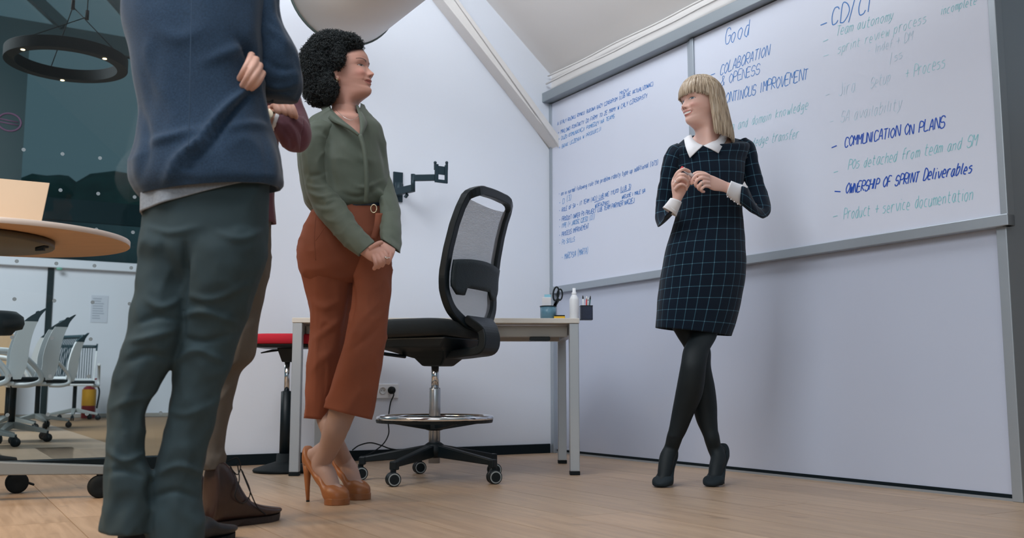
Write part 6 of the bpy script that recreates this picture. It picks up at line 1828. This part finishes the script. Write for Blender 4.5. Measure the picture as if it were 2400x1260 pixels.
loft(tr, [E2(545, 560, 634, 560, .85), E2(536, 640, 630, 640, .86), E2(526, 700, 617, 702, .88), E2(516, 760, 606, 764, .9), E2(508, 810, 600, 806, .92), E2(497, 850, 590, 842, .92), E2(486, 885, 561, 876, .92), E2(474, 935, 546, 931, .92), E2(463, 1000, 532, 1001, .92), E2(458, 1050, 524, 1050, .92), E2(454, 1078, 526, 1074, .92), E2(456, 1100, 522, 1097, .92)], n=56, sub=8, wr=[(.004, 1.3, 15, 0), (.004, 1.0, 9, 1)], open_=(False, True), inset=.04, thick=.94, seed=35.0)
loft(tr, [E2(488, 560, 580, 560, .85, 2, .10), E2(470, 680, 560, 680, .86, 2, .11), E2(448, 800, 530, 800, .9, 2, .12), E2(428, 900, 496, 900, .92, 2, .13), E2(412, 1000, 474, 1000, .92, 2, .13), E2(408, 1085, 470, 1085, .92, 2, .13)], n=40, sub=8, wr=[(.004, 1.3, 15, 0)], open_=(False, True), inset=.04, thick=.94, seed=36.0)
tr.build('trousers', TAUPE, m2)
BROWN = mat('brown_leather', (54, 38, 34), 0.28, nscale=10, nvar=0.25, bscale=60, bump=0.2)
hb2 = FL(486, 1240); tb2 = FL(652, 1214)
d_ = Vector((tb2.x-hb2.x, tb2.y-hb2.y, 0))
bo, PB2 = boot(m2, hb2, (d_.x, d_.y), L=d_.length, wd=.055, topz=.20, mt=BROWN, name='boot', sole=mat('dark_brown_sole', (40, 30, 28), 0.6))
hb3 = FL(430, 1222); boot(m2, (hb3.x-.06, hb3.y+.1), (.55, .83), L=.29, wd=.052, topz=.18, mt=BROWN, name='boot')
# laces
LACE = mat('dark_lace', (26, 24, 26), 0.8)
m = MB()
sd = 1 if (PB2(1, 0, 0)-PB2(0, 0, 0)).y < 0 else -1
Lb = d_.length
for i in range(6):
    t = .24+.055*i
    z_ = float(np.interp(t, [.1, .18, .30, .42, .56], [.205, .200, .150, .084, .066]))
    w_ = .030
    m.tube([Vector(c) for c in catmull([tuple(PB2(sd*w_, t*Lb-.004, z_-.012)), tuple(PB2(sd*.012, t*Lb, z_+.005)), tuple(PB2(-sd*.012, t*Lb+.006, z_+.004)), tuple(PB2(-sd*w_, t*Lb+.012, z_-.014))], 4)], .0019, 6)
m.build('lace', LACE, bo)
def loopl(pts): 
    m = MB(); m.tube([Vector(c) for c in catmull([tuple(PB2(*p)) for p in pts], 6)], .0019, 6); m.build('lace', LACE, bo)
loopl([(sd*.012, .058, .195), (sd*.03, .078, .205), (sd*.036, .088, .18), (sd*.034, .078, .155), (sd*.018, .062, .178)])
loopl([(sd*.02, .09, .185), (sd*.046, .075, .140), (sd*.052, .055, .095), (sd*.050, .090, .070), (sd*.047, .12, .10), (sd*.03, .10, .165)])
loopl([(sd*.025, .10, .17), (sd*.05, .115, .105), (sd*.052, .145, .055), (sd*.056, .18, .026)])
# body with the hand lying on the folded forearm
HS2 = 1.04
H2 = basis((.78, .60, .02), (0, 0, 1), W(570, 6, NY+.05), HS2)
bd = MB(); head_mesh(bd, H2, HS2, male=True, jaw=1.06)
loft(bd, [E2(512, -10, 590, -10, 1, 2, .0), E2(508, 30, 592, 30, 1, 2, .0), E2(480, 75, 628, 75, .5), E2(464, 120, 644, 120, .5), E2(480, 300, 640, 300, .5), E2(500, 480, 632, 480, .5), E2(510, 600, 612, 600, .45)], n=36, sub=6)
loft(bd, [E2(700, 335, 712, 290, .8, 2, -.07), E2(662, 325, 676, 282, .8, 2, -.115), E2(640, 306, 652, 270, .8, 2, -.13), E2(630, 298, 643, 265, .75, 2, -.135), E2(615, 292, 628, 256, .5, 2, -.13), E2(600, 284, 610, 250, .42, 2, -.11)], n=28, sub=6)
# the other hand: knuckles up, fingers over the arm
hy = NY-.125
loft(bd, [E2(620, 282, 626, 246, .6, 2, -.04), E2(640, 274, 644, 247, .45, 2, -.066), E2(666, 268, 668, 250, .40, 2, -.072)], n=24, sub=6)
for (x0, x1, xt, yt) in ((638, 648, 653, 270), (651, 662, 668, 272), (664, 676, 682, 274), (677, 688, 693, 276)):
    chain(bd, [(x0, 250, hy+.045), (x0+6, 248, hy+.012), (x1, 256, hy-.012), (xt, yt-6, hy-.016), (xt+1, yt-1, hy-.010)], [.0088, .0086, .0083, .0078, .0070])
me = voxel(bd, .0022, 1)
H2i = H2.inverted()
paint(me, face_cols(coords(me), H2i, HS2, (208, 158, 138), lip=(186, 116, 106), brow=(60, 44, 34), iris=(80, 70, 60), scalp=(50, 40, 34)))
link_mesh('body', me, SKIN, m2)
short_hair(m2, H2, HS2, 8)
# wrist watch
wt = MB()
ca = (W(633, 282, NY-.135)); axd = (W(648, 288, NY-.13)-W(618, 274, NY-.13)).normalized()
s_, u_ = frame_of(axd)
rw = .030
wt.tube([ca+s_*(math.cos(2*math.pi*i/36)*rw*.95)+u_*(math.sin(2*math.pi*i/36)*rw*.80) for i in range(36)], .0048, 8, closed=True)
wo = wt.build('watch', mat('watch_strap', (70, 56, 44), 0.6), m2)
tc_ = W(627, 268, NY-.165)
nv = (CAMV-tc_).normalized(); nv = (nv+Vector((0.1, 0, .5))).normalized(); a_, b__ = frame_of(nv)
m = MB(); m.lathe([(.001, -.004), (.0165, -.004), (.0175, .0), (.0165, .006), (.014, .007), (.001, .007)], 24, lambda x, y, z: tc_+a_*x+b__*y+nv*z); m.build('watch_case', mat('pale_gold_case', (222, 212, 190), 0.25, 0.8), wo)
# ================================================================ the room behind the glass
aF = ab(FL(237, 977))[0]
def FW(px, py, off=0.0):        # pixel -> (b, z) on the far wall plane
    p = ONP(px, py, C0+e1*(aF+off), e1); q = ab(p); return q[1], q[2]
zL0 = FW(150, 629)[1]; zL1 = FW(150, 609)[1]
b_post0, b_post1 = FW(123, 700)[0], FW(108, 700)[0]
fw = MB()
fw.box((aF-0.2, -2.0, -0.01), (aF, b_post0, zL0), R)
fw.box((aF-0.2, b_post1, -0.01), (aF, 16.0, zL0), R)
fw.box((aF-0.2, b_post0, -0.01), (aF-0.03, b_post1, zL0), R)
wall_far = struct(fw.build('wall_far', M['wall'], origin=R(aF, 3, 0)))
m = MB(); m.box((aF-0.22, -2, zL0), (aF+0.09, 16, zL1), R)
struct(m.build('trim_5', M['wall'], origin=R(aF, 3, zL0), bevel=0.006))
m = MB(); m.box((aF-0.03, b_post0, 0), (aF+0.02, b_post1, zL0), R)
struct(m.build('trim_6', M['dark_glass'], origin=R(aF, 3, 1)))
m = MB(); m.box((aF, -2, 0), (aF+0.015, 16, 0.05), R)
struct(m.build('baseboard_far', M['desk_edge'], origin=R(aF, 3, 0)))
# big dark window above the ledge
w2_ = tag(empty('window_2', R(aF, 5, zL1)), kind='structure')
M['beam'] = mat('dark_teal_beam', (16, 50, 56), 0.5)
zb0, zb1 = FW(150, 106)[1], FW(150, 62)[1]
m = MB(); m.box((aF-0.15, -2, zb0), (aF, 16, zb1), R); m.build('window_head', M['beam'], w2_)
bp0, bp1 = FW(60, 250)[0], FW(-20, 250)[0]
m = MB(); m.box((aF-0.15, bp0, zL1), (aF+0.02, bp1, zb0), R); m.build('window_post', M['beam'], w2_)
m = MB(); m.box((aF-0.08, -2, zL1), (aF-0.07, 16, zb1+3), R); m.build('window_pane', M['glass_far'], w2_)
m = MB(); z_s = FW(150, 505)[1]; z_s1 = FW(150, 452)[1]
m.box((aF-0.5, -2, z_s), (aF-0.42, 16, z_s1), R); m.build('reflection_band', M['beam'], w2_)  # added dark strip standing in for a reflection in the far window
m = MB(); m.box((aF-2.6, -3, zL1-1.5), (aF-2.5, 18, FW(150, 425)[1]), R); m.build('reflection_backdrop', mat('grey_backdrop', (120, 140, 144), 0.9), w2_)  # added grey sheet standing in for the pale reflected bands below the hedge
for (x0, y0, x1, y1) in ((40, -40, 150, 62), (215, -60, 330, 70)):
    b0, z0 = FW(x0, y0); b1, z1 = FW(x1, y1)
    m = MB(); m.bar(R(aF+0.02, b0, z0), R(aF+0.02, b1, z1), 0.14, 0.14, ref=e1); m.build('window_brace', M['beam'], w2_)
# round pink sign outline on the post
sgn = thing('round_sign', 'small pink circle outline sign with a bar on the dark window post', 'sign', R(aF+0.03, *FW(22, 286, 0.03)))
sb_, sz_ = FW(22, 286, 0.03); rs = 24*ab(R(0, 0, 0))[0]+24*13.4/F
pk = mat('dull_pink', (122, 84, 116), 0.6)
def SG(x, y): return R(aF+0.03, sb_-x, sz_+y)
m = MB(); m.tube([SG(rs*math.cos(2*math.pi*i/40), 0.86*rs*math.sin(2*math.pi*i/40)) for i in range(40)], 0.011, 6, closed=True); m.build('ring', pk, sgn)
m = MB()
for dy in (0.012, -0.03): m.tube([SG(-rs*0.85, dy+0.02), SG(rs*0.75, dy)], 0.008, 6)
m.build('bar', pk, sgn)
# hedge outside
hb = MB(); rg = random.Random(11)
GREEN = mat('dark_foliage', (52, 96, 92), 0.95, nscale=3, nvar=0.3)
for k in range(150):
    b_ = rg.uniform(-2, 16); zc_ = rg.uniform(FW(0, 430)[1]-0.3, FW(0, 345)[1]); rr_ = rg.uniform(0.35, 0.75)
    c_ = R(aF-4.5+rg.uniform(-1, 1), b_*1.3-1.5, zc_)
    hb.ball(c_, (rr_*1.3, rr_, rr_*0.8), 10, 7)
ho = hb.build('hedge', GREEN, None, origin=R(aF-4.5, 4, 3))
tag(ho, 'dark blurred hedge outside beyond the big far window', 'hedge', kind='stuff')
dm = ho.modifiers.new('rough', 'DISPLACE'); tx = bpy.data.textures.new('rough', 'CLOUDS'); tx.noise_scale = 0.25; dm.texture = tx; dm.strength = 0.25
# notice on the far wall
nb0, nz0 = FW(211, 755); nb1, nz1 = FW(254, 693)
nt_ = thing('paper_notice', 'printed paper notice taped to the white far wall', 'notice', R(aF+0.004, (nb0+nb1)/2, (nz0+nz1)/2))
m = MB(); m.box((aF+0.002, nb1, nz0), (aF+0.006, nb0, nz1), R); m.build('sheet', mat('grey_white_paper', (206, 212, 224), 0.8), nt_)
m = MB()
for k in range(9):
    z = nz1-(nz1-nz0)*(0.12+0.09*k); w_ = rg.uniform(0.35, 0.8)
    m.box((aF+0.0062, nb0-(nb0-nb1)*(0.1+w_), z-0.008), (aF+0.0066, nb0-(nb0-nb1)*0.1, z+0.006), R)
o = m.build('text_lines', mat('print_grey', (170, 178, 192), 0.8), nt_); o['kind'] = 'stuff'
# magnet clip
mg = R(aF+0.10, *FW(139, 630, 0.10))
m = MB(); m.lathe([(0.001, 0.0), (0.04, 0.0), (0.04, 0.03), (0.03, 0.04), (0.001, 0.04)], 20, lambda x, y, z: mg+e2*x+EZ*(y*0.5)+e1*z)
tag(m.build('magnet', mat('green_plastic', (120, 178, 160), 0.5), origin=mg), 'round green magnet stuck on the far ledge', 'magnet')
# low wooden cabinet
m_c = thing('low_cabinet', 'low wooden cabinet behind the white chairs at the left edge', 'cabinet', R(aF+0.3, FW(-60, 900)[0], 0))
cb0, cb1 = FW(26, 900, 0.5)[0], FW(-160, 900, 0.5)[0]; cz = FW(10, 782, 0.5)[1]
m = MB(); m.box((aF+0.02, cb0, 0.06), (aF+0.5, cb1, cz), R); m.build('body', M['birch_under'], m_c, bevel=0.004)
cm = (cb0+cb1)/2
for x0, x1 in ((cb0+0.01, cm-0.004), (cm+0.004, cb1-0.01)):
    m = MB(); m.box((aF+0.5, x0, 0.08), (aF+0.518, x1, cz-0.02), R); dr_ = m.build('door', M['birch'], m_c, bevel=0.002)
    m = MB(); m.box((aF+0.518, (x0+x1)/2-0.05, cz-0.1), (aF+0.535, (x0+x1)/2+0.05, cz-0.088), R); m.build('handle', M['alu'], dr_)
# fire extinguisher
ex = FL(206, 979.5)
xt = thing('fire_extinguisher', 'red fire extinguisher with a yellow label standing by the far wall', 'extinguisher', ex)
rx = 15.5*ex.y/F; zt2 = W(206, 903, ex.y).z
REDX = mat('extinguisher_red', (150, 34, 40), 0.35)
m = MB(); m.lathe([(0.001, 0.0), (rx*0.96, 0.0), (rx, 0.01), (rx, zt2-0.08), (rx*0.8, zt2-0.03), (rx*0.35, zt2), (0.001, zt2)], 24, at(ex)); m.build('cylinder', REDX, xt)
m = MB(); z0_, z1_ = W(206, 950, ex.y).z, W(206, 912, ex.y).z
m.lathe([(rx*1.012, z0_), (rx*1.012, z1_)], 24, at(ex)); m.build('label_band', mat('yellow_label', (232, 172, 44), 0.5), xt)
m = MB(); m.lathe([(rx*0.3, zt2), (rx*0.3, zt2+0.05), (0.001, zt2+0.05)], 14, at(ex)); m.bar(ex+Vector((-0.05, 0, zt2+0.06)), ex+Vector((0.10, 0, zt2+0.09)), 0.02, 0.02); m.build('valve', REDX, xt)
m = MB(); m.tube(catmull([ex+Vector((0.03, -0.02, zt2+0.04)), ex+Vector((rx+0.05, -0.02, zt2-0.05)), ex+Vector((rx+0.03, -0.02, zt2-0.3))], 6), 0.012, 8); m.build('hose', M['rubber'], xt)

# ring lamp
lc = W(157, 141, 7.0)
ring = thing('ring_lamp', 'black ring pendant lamp hanging on thin cables behind the glass', 'lamp', lc)
ro = 138*7.0/F
RB = mat('matt_black_ring', (4, 22, 27), 0.75, spec=0.2)
m = MB(); hh_ = 0.085
m.lathe([(ro-0.075, -hh_/2), (ro, -hh_/2), (ro, hh_/2), (ro-0.075, hh_/2), (ro-0.075, -hh_/2)], 180, lambda x, y, z: lc+Vector((x, y, z)), smooth=False)
m.build('ring_body', RB, ring, bevel=0.003)
LW = mat('warm_spot', (255, 226, 180), 0.5, emit=2.2)
for px, py in ((85, 122), (283, 167), (103, 177)):
    d_ = W(px, py, 7.0)-lc
    w_ = math.atan2({85: 0.40, 283: -0.18, 103: -0.40}[px], (px-157)*7.0/F)
    p_ = lc+Vector((math.cos(w_)*(ro-0.037), math.sin(w_)*(ro-0.037), -hh_/2-0.003))
    m = MB(); m.ball(p_, (0.016, 0.016, 0.005), 12, 6); m.build('spot', LW, ring)
apx = [W(171, 16, 7.0), W(204, 40, 7.0)]
for k in range(3):
    w_ = 2*math.pi*k/3+2.3
    p_ = lc+Vector((math.cos(w_)*(ro-0.037), math.sin(w_)*(ro-0.037), hh_/2))
    m = MB(); m.tube([p_, apx[k % 2]], 0.004, 6); m.build('cable', RB, ring)
for k, p_ in enumerate(apx):
    m = MB(); m.tube([p_, p_+EZ*1.5], 0.004, 6); m.tube([p_-EZ*0.02, p_+EZ*0.05], 0.014, 8); m.build('cable', RB, ring)

# ---------------------------------------------------------------- white slat-back chairs
CW = mat('chair_white', (214, 218, 220), 0.45); CG = mat('chair_grey_base', (150, 156, 156), 0.5, 0.1); CD = mat('chair_dark_trim', (44, 66, 74), 0.5)
def slat_chair(label):
    t = thing('meeting_chair', label, 'chair', (0, 0, 0), 'white meeting chairs behind the glass')
    I = lambda x, y, z: Vector((x, y, z))
    pr_ = [(-0.20, 0.47), (-0.225, 0.56), (-0.235, 0.68), (-0.26, 0.80), (-0.305, 0.90), (-0.385, 0.975)]
    cv = catmull(pr_, 4)
    hw = lambda z: 0.205+0.02*(z-0.47)/0.5
    # side blades
    for s in (-1, 1):
        m = MB(); vs = []
        n_ = len(cv)
        for i, (y, z) in enumerate(cv):
            w_ = np.interp(i/(n_-1), [0, .35, .75, 1], [0.050, 0.058, 0.045, 0.006]); x = s*hw(z)
            for (q, u) in ((-1, -1), (1, -1), (1, 1), (-1, 1)):
                vs.append(I(x+u*0.010, y+q*w_, z))
        fs = [(i*4+j, i*4+(j+1) % 4, (i+1)*4+(j+1) % 4, (i+1)*4+j) for i in range(n_-1) for j in range(4)]+[(0, 1, 2, 3), (4*n_-1, 4*n_-2, 4*n_-3, 4*n_-4)]
        cut = int(n_*0.72)
        m.add(vs, fs)
        for k, f in enumerate(m.f):
            if k < 4*(n_-1) and k//4 >= cut: m.mi[k] = 1
        m.build('back_side', [CW, CD], t, local=True)
    m = MB(); m.tube([I(hw(.95)*(1-2*i/10), -0.335-0.012*math.sin(math.pi*i/10), 0.935) for i in range(11)], 0.020, 8); m.build('top_rail', CD, t, local=True)
    m = MB(); m.tube([I(hw(.5)*(1-2*i/10), -0.205, 0.50) for i in range(11)], 0.022, 8); m.build('lower_rail', CW, t, local=True)
    for k in range(13):
        x = -0.170+0.34*k/12
        m = MB()
        pts = [I(x, float(y)-0.008, float(z)) for y, z in cv[1:-3]]
        vs = []
        for p in pts: vs += [I(p.x-0.0055, p.y, p.z), I(p.x+0.0055, p.y, p.z), I(p.x+0.0055, p.y+0.006, p.z), I(p.x-0.0055, p.y+0.006, p.z)]
        n_ = len(pts)
        m.add(vs, [(i*4+j, i*4+(j+1) % 4, (i+1)*4+(j+1) % 4, (i+1)*4+j) for i in range(n_-1) for j in range(4)])
        m.build('slat', CD, t, local=True)
    m = MB(); m.box((-0.22, -0.21, 0.425), (0.22, 0.235, 0.455)); m.build('seat_pan', CW, t, bevel=0.012, local=True)
    m = MB(); m.box((-0.225, -0.20, 0.456), (0.225, 0.245, 0.492)); m.build('seat_pad', M['black_fabric'], t, bevel=0.014, local=True)
    for s in (-1, 1):
        m = MB(); x = s*0.265
        pts = catmull([(s*0.2, 0.02, 0.43), (x, -0.08, 0.43), (x, -0.16, 0.46), (x, -0.15, 0.53), (x, -0.06, 0.63), (x, 0.02, 0.68), (x, 0.16, 0.695)], 4)
        m.tube(pts, [0.019]*4*6+[0.016], 8); m.build('armrest', CW, t, local=True)
    m = MB(); m.tube([I(0, 0, 0.10), I(0, 0, 0.425)], 0.024, 12); m.build('column', M['black'], t, local=True)
    for k in range(5):
        w_ = 2*math.pi*k/5+0.3; d_ = I(math.cos(w_), math.sin(w_), 0)
        m = MB(); m.bar(d_*0.02+EZ*0.125, d_*0.30+EZ*0.075, 0.05, 0.05, w2=0.03, h2=0.022); lg = m.build('base_leg', CG, t, bevel=0.004, local=True)
        m = MB(); ax_ = I(-d_.y, d_.x, 0); c_ = d_*0.30+EZ*0.031
        for s in (-1, 1):
            m.lathe([(0.001, 0.020), (0.022, 0.020), (0.031, 0.015), (0.031, 0.004), (0.001, 0.004)], 16, lambda x, y, z: c_+ax_*(z*s)+d_*x+EZ*y)
        m.tube([c_+EZ*0.0, c_+EZ*0.05], 0.008, 6)
        m.build('caster', M['black'], lg, local=True)
    return t
proto = slat_chair('nearest white slat back chair at the left edge, seen side on')
spots = [(-58, 1046, 120, 'white slat back chair nearest the left edge, seen side on'),
         (24, 1034, 121, 'white slat back chair side on with its pointed back beside the dark wall post'),
         (14, 1010, 116, 'white chair half hidden behind the two side on chairs'),
         (84, 1003, 150, 'far white chair whose slat back shows beside the pointed chair back'),
         (172, 984, -158, 'white slat back chair turned towards the fire extinguisher')]
for i, (px, py, rz, lab) in enumerate(spots):
    o = proto if i == 0 else copy_tree(proto)
    p_ = FL(px, py); o.location = p_; o.rotation_euler = (0, 0, math.radians(rz)); o['label'] = lab
# black stool at the left edge
bs_p = W(-26, 900, 5.6); bs_p.z = 0
bst = thing('padded_stool', 'black padded stool cut off by the left edge behind the glass', 'stool', bs_p)
zq0, zq1 = W(0, 786, 5.6).z, W(0, 727, 5.6).z
m = MB(); m.lathe([(0.001, zq0), (0.10, zq0+0.004), (0.12, zq0+0.03), (0.155, zq0+0.04), (0.165, zq0+0.07), (0.158, zq1-0.035), (0.12, zq1-0.006), (0.001, zq1)], 32, at(bs_p)); m.build('seat', M['black_fabric'], bst)
m = MB(); m.tube([bs_p+EZ*0.02, bs_p+EZ*zq0], 0.025, 12); m.build('column', M['black'], bst)
m = MB(); m.lathe([(0.001, 0), (0.17, 0), (0.165, 0.015), (0.03, 0.04), (0.001, 0.04)], 32, at(bs_p)); m.build('base', M['rubber'], bst)
